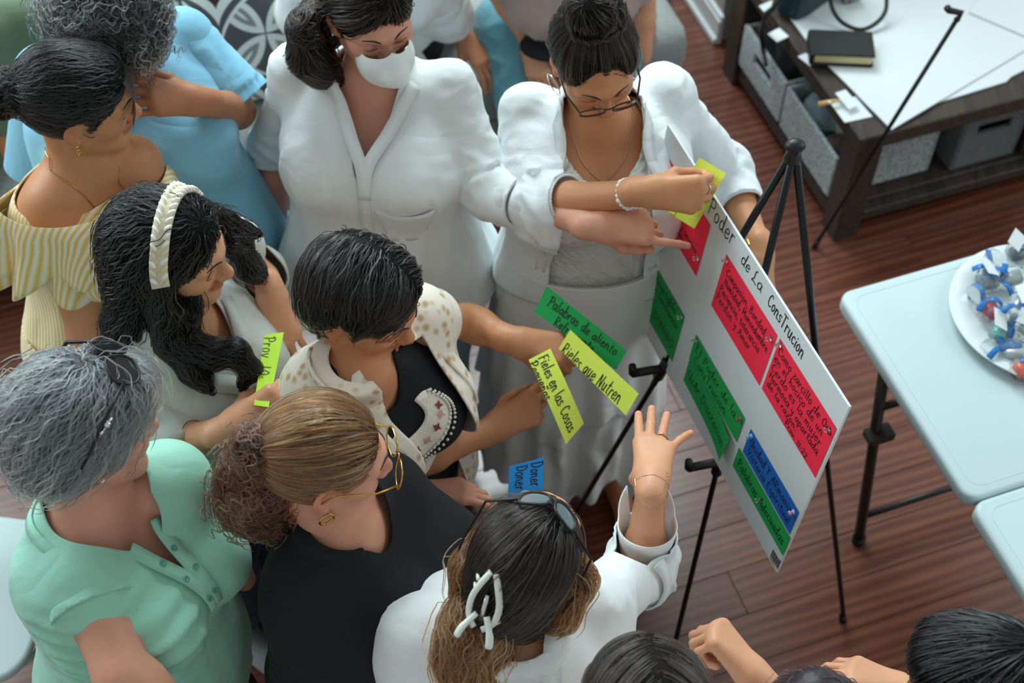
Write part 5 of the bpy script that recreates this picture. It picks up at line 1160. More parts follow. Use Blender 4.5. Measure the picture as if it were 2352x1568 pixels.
def glasses(p, mat_f, mat_l, y=.118, z=.002, w=.026, h=.019, tilt=0.0, temples=True, name='eyeglasses', r=.0013, half=False, label=None, top=True, hfun=None):
    hp = hfun or p.hp; parts = []
    root_o = None
    P0 = [np.array([(s * .034 + w * math.copysign(abs(math.cos(a)) ** .7, math.cos(a)), y - .004 * abs(math.cos(a) * s * .5 + .5 * s * s) - .10 * max(0, abs(s * .034 + w * math.cos(a)) - .03) ** 1.0 * .5, z + h * math.copysign(abs(math.sin(a)) ** .8, math.sin(a)) - .002) for a in np.linspace(0, 2 * math.pi, 28, endpoint=False)]) for s in (-1, 1)]
    P0 = [np.array([hp(q) for q in P]) for P in P0]; fr = []
    for P in P0: fr.append(tube(P, r, 6, closed=True))
    fr.append(tube([hp((-.009, y - .001, z + .004)), hp((0, y + .002, z + .008)), hp((.009, y - .001, z + .004))], r, 6))
    V, F = cat(fr)
    o = mk(name, V, F, mat_f, None if top else p.o, loc=P0[0][0] if top else None)
    for P in P0: c = P.mean(0); mk('lens', np.vstack([P, c]), [(i, (i + 1) % 28, 28) for i in range(28)], mat_l, o)
    if temples:
        for s in (-1, 1): V, F = tube([hp((s * .060, y - .006, z + .004)), hp((s * .078, y - .05, z + .004)), hp((s * .081, .01, z + .004)), hp((s * .083, -.02, z - .018))], [r * 1.2, r * 1.2, r, r * 1.2], 6); mk('temple', V, F, mat_f, o)
    return o
def earring(p, s, kind, mat, label=None):
    c = p.hp((s * .083, -.004, -.046))
    if kind == 'hoop': V, F = lathe_ring(c - A3(0, 0, .026), p.H[:, 1] * .3 + p.H[:, 0] * .95, .024, .0013, 28, 6)
    elif kind == 'stud': V, F = ball(c, .0045)
    else: V, F = cat([ball(c, .004), ball(c - A3(0, 0, .008), .0035), tube([c - A3(.004, 0, .012), c - A3(-.004, 0, .018)], .002, 6), ball(c - A3(0, 0, .02), .003)])
    o = mk('earring', V, F, mat, p.o); 
    if label: o['label'] = label
def necklace(p, mat, drop=.09, w=.052, pend=True):
    pts = []
    for a in np.linspace(-2.6, 2.6, 40):
        x = math.sin(a) * w * (1 if abs(a) < 1.57 else 1); pts.append(p.t((x, .055 * math.cos(a) + .02, .50 * p.k - drop * max(0, math.cos(a)) ** 1.6)))
    P = np.array(pts)
    for _ in range(4): g = p.f.grad(P); P = P - g * (p.f.ev(P) - .0015)[:, None]
    V, F = tube(P, .0009, 5); o = mk('necklace', V, F, mat, p.o)
    if pend: V, F = ball(P[20] + p.T[:, 1] * .002 - A3(0, 0, .006), .0045); mk('pendant', V, F, mat, o)
def ring_at(p, s, fi, mat, frac=.45):             # ring on the first bone of a finger
    M = p.arm[s]['M']
def button(c, n_, r, mat, par, nm='button'):
    n_ = nrm(n_); u = nrm(np.cross(n_, A3(.2, .5, .8))); v = np.cross(n_, u); S_ = [np.array([c + n_ * h + rr * (u * math.cos(a) + v * math.sin(a)) for a in np.linspace(0, 6.2832, 12, endpoint=False)]) for rr, h in ((r * .7, -.001), (r, .0005), (r, .0018), (r * .72, .0024), (r * .6, .0015))]; V, F = rings(S_); return mk(nm, V, F, mat, par)
def onsurf(f, P, d=.0):                           # press points onto a surface
    P = np.array(P, float)
    for _ in range(5): g = f.grad(P); P = P - g * (f.ev(P) - d)[:, None]
    return P
def fieldof(prims, kmin=.03):
    f = Field()
    for q in prims: f.u(q[0], q[1])
    return f
def strip_on(f, P, w, t, mat, par, name, d=.0015, label=None):   # a flat band lying along a surface
    P = onsurf(f, crom(P, 6), d); N = f.grad(P); T = np.gradient(P, axis=0); T /= np.linalg.norm(T, axis=1, keepdims=True); S_ = np.cross(N, T) * w / 2; V = []; F = []
    for i in range(len(P)): V += [P[i] + S_[i], P[i] - S_[i], P[i] - S_[i] + N[i] * t, P[i] + S_[i] + N[i] * t]
    for i in range(len(P) - 1):
        a = 4 * i; F += [(a + j, a + (j + 1) % 4, a + 4 + (j + 1) % 4, a + 4 + j) for j in range(4)]
    F += [(3, 2, 1, 0), (4 * len(P) - 4, 4 * len(P) - 3, 4 * len(P) - 2, 4 * len(P) - 1)]
    o = mk(name, V, F, mat, par); 
    if label: o['label'] = label
    return o
def ring_px(p, px, s, mat, r=.0095, ax=None, label='ring'):
    pass
PEOPLE = globals().get('ONLY')
def do(n): return PEOPLE is None or n in PEOPLE

# --- seated on the sofa: three people cut by the frame
if do(14):
    pv = W(-110, 300, .52); p = person('person in an olive green top sitting on the sofa, cut by the frame edge', W(-120, -40, 1.25), (-40, 10, 0), W(-110, 30, 1.05), pv, -60, 1.1, 1.15, SK2, arms={'L': dict(el=W(-10, 250, .75), wr=W(40, 380, .55)), 'R': dict(el=W(-220, 330, .7), wr=W(-180, 430, .6))}, feet=False, bust=.4, face=False)
    garment(p, 'top', mat_cloth('olive_green_cloth', '#5d7258'), trunk(p, .02, low=-.1) + sleeve(p, 'R', 1.0) + sleeve(p, 'L', 1.25, .022), .011, [cut_neck(p, .08, .07), cut_cuff(p, 'R', 1.0), cut_cuff(p, 'L', 1.25)], [fold_trunk(p, .008)])
    hair(p, [(CAP(.016), .02)], H_BLACK, away((0, 0, .1)), 600)
if do(12):
    pv = W(850, 150, .56) ; pv = W(860, 130, .56) + A3(0, .12, 0)
    p = person('person in a white open shirt sitting on the sofa behind the masked woman', W(850, -250, 1.26), (-85, 12, 0), W(850, -150, 1.06), pv, -85, 1.1, 1.1, SK4, arms={'L': dict(sh=W(975, -130, 1.0), el=W(1020, 20, .74), wr=W(1062, 80, .60), hand=((.55, -.62, -.35), (.2, -.3, .9), 'relaxed')), 'R': dict(sh=W(715, -130, 1.0), el=W(690, 30, .74), wr=W(740, 120, .6))}, feet=False, bust=.3, face=False)
    garment(p, 'dark_top', CL_DARK, trunk(p, .012, low=-.1), .012, [cut_neck(p, .07, .06)])
    garment(p, 'shirt', CL_WHITE, trunk(p, .024, low=-.12, flare=.1) + sleeve(p, 'R', 1.5, .026, .01) + sleeve(p, 'L', 1.5, .026, .012), .009, [lambda V: np.minimum(.045 - np.abs(loc_of(p, V)[:, 0] - .05), loc_of(p, V)[:, 1]), cut_neck(p, .08, .07), cut_cuff(p, 'R', 1.5), cut_cuff(p, 'L', 1.45)], [fold_trunk(p, .007), fold_sleeve(p, 'L')])
    hair(p, [(CAP(.016), .02)], H_BLACK, away((0, 0, .1)), 500)
if do(13):
    pv = W(1330, 95, .56) + A3(0, .06, 0)
    p = person('person in a mauve top and teal jeans sitting behind the woman in glasses', W(1300, -230, 1.24), (-95, 15, 0), W(1300, -140, 1.05), pv, -95, 1.15, 1.1, SK1, arms={'R': dict(sh=W(1165, -110, 1.0), el=W(1150, -20, .78), wr=W(1215, 95, .62), hand=((.25, -.75, -.45), (-.3, -.4, .8), 'droop')), 'L': dict(sh=W(1440, -110, 1.0), el=W(1475, 0, .78), wr=W(1478, 130, .60))}, feet=False, bust=.5, face=False)
    garment(p, 'top', mat_cloth('mauve_jersey', '#a28a84'), trunk(p, .018, low=-.12) + sleeve(p, 'R', .6, .016) + sleeve(p, 'L', .75, .018), .009, [cut_neck(p, .09, .08), cut_cuff(p, 'R', .6), cut_cuff(p, 'L', .75)], [fold_trunk(p, .010)])
    f = Field(); 
    for pts, r in (((W(1260, 60, .58), W(1160, 60, .60), W(1205, 290, .40), W(1225, 420, .12)), (.105, .085, .065, .05)), ((W(1350, 70, .58), W(1400, 130, .60), W(1405, 330, .35), W(1400, 450, .1)), (.105, .085, .065, .05))):
        for i in range(3): f.u(RC(pts[i], pts[i + 1], r[i], r[i + 1]), .03)
    f.u(LOFT([r for r in p.keys if r[0] < .08], p.T, p.pelvis, 2.3, .016), .04)
    V, Q = f.mesh(.009); N = vnormals(V, Q); V = V + N * (.006 * ridged(V / .05))[:, None]; mk('jeans', V, Q, mat_cloth('teal_denim', '#5f93a1', weave=700, wb=.4, var=.1), p.o)
    f = Field(); f.u(EL(W(1265, 105, .66), (.09, .06, .03)), .02); V, Q = f.mesh(.009); mk('dark_waistband', V, Q, CL_DARK, p.o)
    hair(p, [(CAP(.016), .02)], H_BRBLK, away((0, 0, .1)), 500)

# --- woman in the light blue shirt
if do(2):
    p = person('person with curly grey hair in a light blue shirt, hand raised at her face', W(255, 62, 1.52), (-48, 38, 0), W(250, 130, 1.39), W(395, 560, .90), -62, 1.18, 1.2, SK4, arms={'L': dict(sh=W(420, 95, 1.33), el=W(545, 255, 1.20), wr=W(462, 232, 1.37), hand=((-.78, -.40, .48), (.15, -.62, .75), 'relaxed'), r=1.05), 'R': dict(sh=W(110, 180, 1.31), el=W(90, 400, 1.08), wr=W(150, 470, .95))}, bust=.7)
    garment(p, 'shirt', CL_LBLUE, trunk(p, .026, low=-.22 * p.k, flare=.12, belly=.03) + shoulder(p, 'L', .017) + shoulder(p, 'R', .020), .0085, [cut_neck(p, .072, .065, .01), cut_hem(p, -.21 * p.k)], [fold_trunk(p, .010, .09, .35, 2)])
    sleeve_part(p, 'L', .98, .93, .022, .024, CL_LBLUE, [fold_sleeve(p, 'L', .007, .06, 3)]); sleeve_part(p, 'R', .98, .93, .026, .014, CL_LBLUE)
    trousers(p, CL_DARK)
    hair(p, [(CAP(.034, (0, -.022, .036)), .03), (EL((0, -.05, -.02), (.095, .07, .08)), .04)], H_GREYD, away((0, .02, .10), (0, 0, -.2)), 4200, (.05, .10), 14, .0010, lift=.016, jit=.7, wave=(1.3, 16), cutf=FACECUT, bump=.008, seed=2)
    V, F = lathe_ring(p.arm['L']['tips'][2] + A3(.035, -.005, -.012), A3(-.8, .2, .5), .0095, .0016); mk('ring', V, F, M_CHROME, p.o)

# --- woman in the off-shoulder yellow dress
if do(1):
    p = person('person in an off-shoulder yellow striped ruffle dress with dark pinned-up hair', W(180, 228, 1.50), (12, 14, 4), W(192, 350, 1.36), W(245, 745, .86), -38, 1.0, 1.02, SK2, arms={'R': dict(sh=W(128, 470, 1.295), el=W(200, 770, 1.06), wr=W(300, 900, .92), r=1.1), 'L': dict(sh=W(312, 372, 1.30), el=W(400, 430, 1.08), wr=W(458, 505, 1.02), hand=((.6, .1, .3), (.3, -.3, .9), 'hold'))}, bust=.7, ears=(1, 1))
    k = p.k
    garment(p, 'dress_bodice', CL_YEL, trunk(p, .012, low=-.16), .008, [lambda V: loc_of(p, V)[:, 2] - (.45 * k + .01 * np.cos(loc_of(p, V)[:, 0] * 9)), cut_hem(p, -.05)], [fold_trunk(p, .004, .05, .3)])
    sk = LOFT([(-.80, 0, 0, .25, .22), (-.4, 0, 0, .23, .19), (-.1, 0, 0, .20, .155), (.03, 0, 0, .19, .14), (.12, 0, 0, .165, .125)], rotz(math.radians(-38 - 90)), p.pelvis * A3(1, 1, 0) + A3(0, 0, p.pelvis[2]), 2.1)
    def skf(V, N): a = np.arctan2(V[:, 1] - p.pelvis[1], V[:, 0] - p.pelvis[0]); return .010 * np.sin(a * 13 + 2 * fbm(V / .2)) * np.clip((p.pelvis[2] + .05 - V[:, 2]) / .3, 0, 1)
    garment(p, 'skirt', CL_YEL, [(sk, .02)], .010, [cut_z(.08), lambda V: V[:, 2] - (p.pelvis[2] + .09)], [skf])
    # ruffle: two tiers hanging from an elastic band around bust and upper arms
    def ruffle(nm, z0, drop, out, seed):
        n = 220; V = []; F = []; m = 9
        base = []
        for i in range(n):
            a = 2 * math.pi * i / n; x, y = math.cos(a), math.sin(a); ax_ = .158 * p.sw + .050; v = p.t((x * ax_ * (1 if x > 0 else .84), y * .118 + .004, z0 * k - .10 * max(0, -y) - .045 * max(0, y) - (.05 if x < 0 else 0) * abs(x))); base.append(v)
        base = np.array(base); cen = base.mean(0)
        for j in range(m):
            t = j / (m - 1)
            for i in range(n):
                a = 2 * math.pi * i / n; r_ = nrm((base[i] - cen) * A3(1, 1, 0)); wv = math.sin(a * 15 + seed + 1.2 * math.sin(a * 4)) ; V.append(base[i] + r_ * (out * t ** .8 + .024 * t * wv) + A3(0, 0, -drop * t * (1 + .12 * math.sin(a * 5 + seed)) + .012 * (1 - abs(2 * t - .6)) * (1 if t < .3 else 0)))
        for j in range(m - 1):
            for i in range(n): i2 = (i + 1) % n; F.append((j * n + i, j * n + i2, (j + 1) * n + i2, (j + 1) * n + i))
        o = mk(nm, V, F, CL_YEL, p.o); solidify(o, .002, 0); return o
    ruffle('ruffle', .515, .105, .060, 0); ruffle('ruffle', .480, .125, .045, 2)
    bun, B = lobe(p, [p.hp((0, -.112, .020)), p.hp((0, -.135, .012)), p.hp((.01, -.140, -.012))], [.030, .038, .026], .012)
    hair(p, [(CAP(.009), .02), (EL((0, .030, .080), (.060, .050, .034)), .03)] + bun, H_BLACK, toward((0, -.13, .02)), 4200, (.07, .14), 12, .0010, jit=.35, wave=(.25, 18), cutf=FACECUT + [(EL((s * .092, .002, -.020), (.032, .032, .044)), .01) for s in (-1, 1)], seed=3, bump=.004)
    c = p.hp((.012, -.118, -.012)); V, F = cat([tube([c + p.H @ A3(0, .02 * math.cos(a), .02 * math.sin(a)) , c + p.H @ A3(.02, .038 * math.cos(a), .035 * math.sin(a)), c + p.H @ A3(.03, .03 * math.cos(a + .3), .03 * math.sin(a + .3))], [.004, .006, .002], 6) for a in np.linspace(0, 3.1, 5)]); mk('hair_clip', V, F, mat_plain('grey_clip_plastic', '#6d7c80', .3), p.o)
    # loose fringe strands on the forehead
    rgx = np.random.RandomState(4); P = []
    for i in range(60):
        x0 = rgx.uniform(-.03, .05); q = [A3(x0 * .6, .075, .088), A3(x0, .098, .058), A3(x0 * 1.1 + rgx.uniform(-.004, .008), .103, .026), A3(x0 * 1.15 + rgx.uniform(-.006, .01), .1, .0 - rgx.uniform(0, .02))]; P.append([p.hp(v) for v in crom(q, 3)])
    strands('fringe_strands', np.array(P), .0008, H_BLACK[1], p.o)
    earring(p, 1, 'drop', M_GOLD, 'gold earring'); necklace(p, M_GOLD, .085, .06)

# --- woman in the white shirt and face mask
if do(3):
    p = person('person in a white button shirt, pale jeans and a white face mask', W(851, 24, 1.52), (-66, 14, 2), W(858, 160, 1.37), W(893, 595, .88), -96, 1.12, 1.1, SK3, arms={'R': dict(sh=W(688, 172, 1.31), el=W(628, 345, 1.07), wr=W(634, 545, .87), hand=((.10, -.25, -.95), (-.85, -.5, 0), 'relaxed'), r=1.02), 'L': dict(sh=W(1022, 212, 1.31), el=W(1132, 440, 1.17), wr=W(1366, 520, 1.27), hand=((.93, -.1, .12), (.05, -.55, .85), 'point'), r=1.02)}, bust=.75)
    tr = trunk(p, .022, low=-.155 * p.k, flare=.16, belly=.02)
    garment(p, 'shirt', CL_WHITE, tr + sleeve(p, 'R', 1.18, .012, .004) + sleeve(p, 'L', 1.36, .013, .008), .0078, [cut_neck(p, .072, .066, .0, .43, (.335, .33, .003)), cut_cuff(p, 'R', 1.12), cut_cuff(p, 'L', 1.32), cut_hem(p, -.10 * p.k, -.28)], [fold_trunk(p, .008, .08, .3, 4, .15), fold_sleeve(p, 'R', .006, .045, 1), fold_sleeve(p, 'L', .008, .05, 2)])
    f = fieldof(tr)
    for s, x0, x1 in ((1, .045, .004), (-1, -.058, -.004)):
        strip_on(f, [p.t((x0 * 1.25, .02, .50 * p.k)), p.t((x0, .07, .46 * p.k)), p.t((x0 * .6, .12, .40 * p.k)), p.t((x1, .14, .33 * p.k))], .026, .004, CL_WHITE, p.o, 'collar', .007)
    strip_on(f, [p.t((.002, .14, .335 * p.k)), p.t((.002, .15, .26 * p.k)), p.t((.002, .15, .16 * p.k))], .026, .0025, CL_WHITE, p.o, 'placket', .008)
    for z in (.31, .255, .20): c = onsurf(f, [p.t((.002, .15, z * p.k))], .0115)[0]; button(c, f.grad(c[None])[0], .005, M_PEARL, p.o)
    # breast pocket
    n = 10; G = [[p.t((-.035 - .088 * i / n, .15, (.315 - .115 * j / n) * p.k)) for i in range(n + 1)] for j in range(n + 1)]; P = onsurf(f, np.array(G).reshape(-1, 3), .0085); F = [(j * (n + 1) + i, j * (n + 1) + i + 1, (j + 1) * (n + 1) + i + 1, (j + 1) * (n + 1) + i) for j in range(n) for i in range(n)]; o = mk('pocket', P, F, CL_WHITE, p.o); solidify(o, .002, 0)
    for s, t in (('R', 1.10), ('L', 1.30)): a = p.arm[s]; d = nrm(a['wr'] - a['el']); c = a['el'] + (a['wr'] - a['el']) * (t - 1); V, F = tube([c - d * .042, c - d * .02, c + d * .006], [.0515, .0525, .0505] if s == 'R' else [.0545, .055, .0535], 20, cap=False); V, F = cat([(V, F)]); o = mk('cuff', V, F, CL_WHITE, p.o); solidify(o, .003, 0)
    trousers(p, CL_JEANL, 'jeans', .018, flare=.02)
    # mask: cup over nose and mouth
    f = Field(); f.u(EL(p.hp((0, .078, -.052)), (.058, .058, .064), p.H), .02).u(RC(p.hp((0, .105, -.004)), p.hp((0, .138, -.042)), .012, .016), .03).u(RC(p.hp((0, .138, -.044)), p.hp((0, .088, -.115)), .016, .010), .02); V, Q = f.mesh(.0035); q = (V - p.head) @ p.H; V, T = clip(V, Q, np.maximum(.058 - q[:, 1] + np.abs(q[:, 2] + .05) * .15, q[:, 2] - .010 + np.abs(q[:, 0]) * .50)); o = mk('face_mask', V, T, mat_cloth('white_mask_fleece', '#e9eeee', weave=900, wb=.1, var=.01), p.o); solidify(o, .002, 0)
    for s in (-1, 1): V, F = tube([p.hp((s * .046, .075, -.02)), p.hp((s * .072, .03, -.005)), p.hp((s * .083, -.005, .012))], .0013, 6); mk('strap', V, F, M_PEARL, o)
    mfm = f; V0 = onsurf(f, [p.hp((.013, .108, .004)), p.hp((0, .114, .009)), p.hp((-.013, .108, .004))], .001); V, F = tube(crom(V0, 4), .0022, 6, flat=.4); mk('nose_clip', V, F, mat_plain('dull_metal_strip', '#8d8578', .4, .6), o)
    tail, B = lobe(p, [p.hp((.045, -.075, -.055)), W(715, 70, 1.49), W(715, 130, 1.42), W(745, 165, 1.385), W(775, 182, 1.37)], [.034, .040, .040, .026, .008])
    hair(p, [(CAP(.012), .02)] + tail, H_BRBLK, pathflow(toward((.05, -.085, -.055)), [B], .05), 3800, (.08, .15), 12, .0010, jit=.15, cutf=FACECUT + [(EL((s * .092, .002, -.020), (.032, .032, .044)), .01) for s in (-1, 1)], seed=5)
    earring(p, 1, 'stud', M_CHROME)

# --- woman in the white dress and cardigan
if do(4):
    p = person('person in a white cardigan, lace dress and glasses, dark hair in a top bun', W(1366, 135, 1.445), (-75, 24, 5), W(1380, 250, 1.32), W(1345, 640, .88), -86, 1.12, 1.08, SK2, arms={'R': dict(sh=W(1222, 262, 1.262), el=W(1248, 468, 1.21), wr=W(1480, 440, 1.37), hand=((.95, -.18, .10), (.1, -.80, .58), 'hold'), r=1.02), 'L': dict(sh=W(1520, 222, 1.262), el=lambda s: reach(1672, 400, s, .29, False), wr=lambda e: reach(1748, 575, e, .23, True), hand=((.1, -.75, -.6), (.75, -.4, .3), 'relaxed'), r=1.02)}, bust=.8, feet='bare')
    k = p.k
    # long sheer skirt over bare feet
    ph_ = -86; base = p.pelvis
    Rs = frame_zup(heading(-86), p.pelvis - (p.base + A3(-.02, .02, .12)))
    sk = LOFT([(-.80 * 1.0, 0, 0, .24, .20), (-.5, 0, 0, .225, .19), (-.2, 0, 0, .205, .165), (0, 0, 0, .188, .142), (.14, 0, 0, .165, .12)], Rs, p.pelvis, 2.1)
    def skf(V, N): a = np.arctan2(V[:, 1] - p.pelvis[1], V[:, 0] - p.pelvis[0]); t = np.clip((p.pelvis[2] + .05 - V[:, 2]) / .6, 0, 1); return t * (.014 * np.sin(a * 9 + 3 * fbm(V / .25)) + .010 * np.sin(a * 17 + 4 * fbm(V / .15 + 4)))
    def hemw(V): a = np.arctan2(V[:, 1] - p.pelvis[1], V[:, 0] - p.pelvis[0]); return .20 + .05 * np.sin(a * 5 + 1) + .025 * np.sin(a * 11) - V[:, 2]
    garment(p, 'skirt', CL_SKIRT, [(sk, .02)], .0085, [hemw, lambda V: V[:, 2] - (p.pelvis[2] + .12)], [skf], .002)
    sk2 = LOFT([(-.42, 0, 0, .228, .19), (-.2, 0, 0, .210, .170), (0, 0, 0, .194, .148), (.15, 0, 0, .17, .125)], Rs, p.pelvis, 2.1, .004)
    garment(p, 'overskirt', CL_SKIRT, [(sk2, .02)], .0085, [lambda V: p.pelvis[2] - .36 + .05 * np.sin(np.arctan2(V[:, 1] - p.pelvis[1], V[:, 0] - p.pelvis[0]) * 4) - V[:, 2], lambda V: V[:, 2] - (p.pelvis[2] + .13)], [lambda V, N: skf(V, N) * 1.15 + .003], .0015)
    tr = trunk(p, .012, low=-.02)
    def lacef(V, N): L = loc_of(p, V); return .0022 * np.sign(np.sin(L[:, 0] * 330 + 30 * np.abs(((L[:, 2] * 26) % 1) - .5))) * np.sin(L[:, 2] * 300)
    garment(p, 'lace_top', CL_LACE, tr, .005, [cut_neck(p, .088, .115, .02, .30)], [lacef])
    cg = trunk(p, .026, low=-.02)
    garment(p, 'cardigan', CL_KNIT, cg + sleeve(p, 'R', 1.32, .012, .006) + sleeve(p, 'L', 1.5, .012, .003), .0075, [cut_neck(p, .072, .06), lambda V: np.minimum(.088 + .05 * np.clip(.42 - loc_of(p, V)[:, 2] / k, -.1, .3) - np.abs(loc_of(p, V)[:, 0] + .0), loc_of(p, V)[:, 1] - .005), cut_cuff(p, 'R', 1.26), cut_cuff(p, 'L', 1.42), cut_hem(p, .05 * k)], [fold_trunk(p, .006, .07, .2, 7), fold_sleeve(p, 'R', .008, .06, 4, ), fold_sleeve(p, 'L', .008, .06, 8)])
    fcg = fieldof(cg)
    for s in (1, -1): strip_on(fcg, [p.t((s * .070, .0, .50 * k)), p.t((s * .085, .07, .45 * k)), p.t((s * .098, .12, .37 * k)), p.t((s * .112, .13, .27 * k)), p.t((s * .12, .12, .15 * k))], .024, .003, CL_KNIT, p.o, 'ribbed_band', .004)
    for s, t in (('R', 1.25), ('L', 1.41)):
        a = p.arm[s]; d = nrm(a['wr'] - a['el']); c = a['el'] + (a['wr'] - a['el']) * (t - 1); r0 = .052 if s == 'R' else .048; n = 90; V = []; F = []
        for j, o_ in enumerate((-.03, -.015, 0, .006)):
            u = nrm(np.cross(d, A3(.2, .4, .9))); v = np.cross(d, u); 
            for i in range(n): an = 2 * math.pi * i / n; rr = r0 - (.001 if j in (0, 3) else 0) + .0009 * (1 if i % 2 else -1); V.append(c + d * o_ + rr * (u * math.cos(an) + v * math.sin(an)))
        for j in range(3):
            for i in range(n): i2 = (i + 1) % n; F.append((j * n + i, j * n + i2, (j + 1) * n + i2, (j + 1) * n + i))
        o = mk('ribbed_cuff', V, F, CL_KNIT, p.o); solidify(o, .003, 0)
    bun, B = lobe(p, [p.hp((0, -.03, .115)), p.hp((0, -.035, .140)), p.hp((.012, -.035, .152))], [.036, .045, .038])
    hair(p, [(CAP(.011), .02)] + bun, H_BRBLK, toward((0, -.035, .125)), 4200, (.07, .15), 12, .0009, jit=.10, cutf=[(EL((0, .120, .0), (.072, .078, .122)), .012)] + FACECUT[1:] + [(EL((s * .092, .002, -.020), (.032, .032, .044)), .01) for s in (-1, 1)], seed=6, bump=.0015)
    g = glasses(p, mat_plain('tortoise_frame', '#3a2c22', .3), M_LENS, y=.116, z=.004, h=.017, top=False, r=.0017)
    necklace(p, M_ROSE, .10, .06); earring(p, 1, 'hoop', M_CHROME, 'silver hoop earring'); earring(p, -1, 'hoop', M_CHROME, 'silver hoop earring')
    bracelet(p, 'R', .84, .0268, .0056, M_PEARL, 'bead_bracelet', 'white bead bracelet', beads=18); bracelet(p, 'R', .91, .0262, .0046, M_PEARL, 'bead_bracelet', 'white bead bracelet', beads=22)
    a = p.arm['L']; d = nrm(a['wr'] - a['el']); c = a['wr'] - d * .015; u = nrm(np.cross(d, A3(.2, .4, .9))); v = np.cross(d, u); P = []
    for i in range(26): an = 2 * math.pi * i / 26; o_ = c + .031 * (u * math.cos(an) + v * math.sin(an)); rr = u * math.cos(an) + v * math.sin(an); tt = np.cross(d, rr); P.append(box((-.008, -.003, -.0015), (.008, .003, .0015), np.stack([d, tt, rr], 1), o_, .0008))
    V, F = cat(P); w_ = mk('watch', V, F, M_GOLD, p.o, smooth=False); w_['label'] = 'gold link watch'
    # rings on the pinching hand
    for fi, mt in ((1, M_CHROME), (3, M_GOLD)):
        M = a_ = p.arm['R']['M']; kx, ky, ln, r = FING[fi]; wv = p.arm['R']['wr'] + nrm(A3(.95, -.18, .10)) * .012; cu = math.radians(POSES['hold'][0][fi][0]); dd = A3(0, math.cos(cu), -math.sin(cu)); c = M @ (A3(kx, ky, 0) + dd * ln[0] * .5) + wv; V, F = lathe_ring(c, M @ dd, r + .0012, .0014, 20, 6); mk('ring', V, F, mt, p.o)

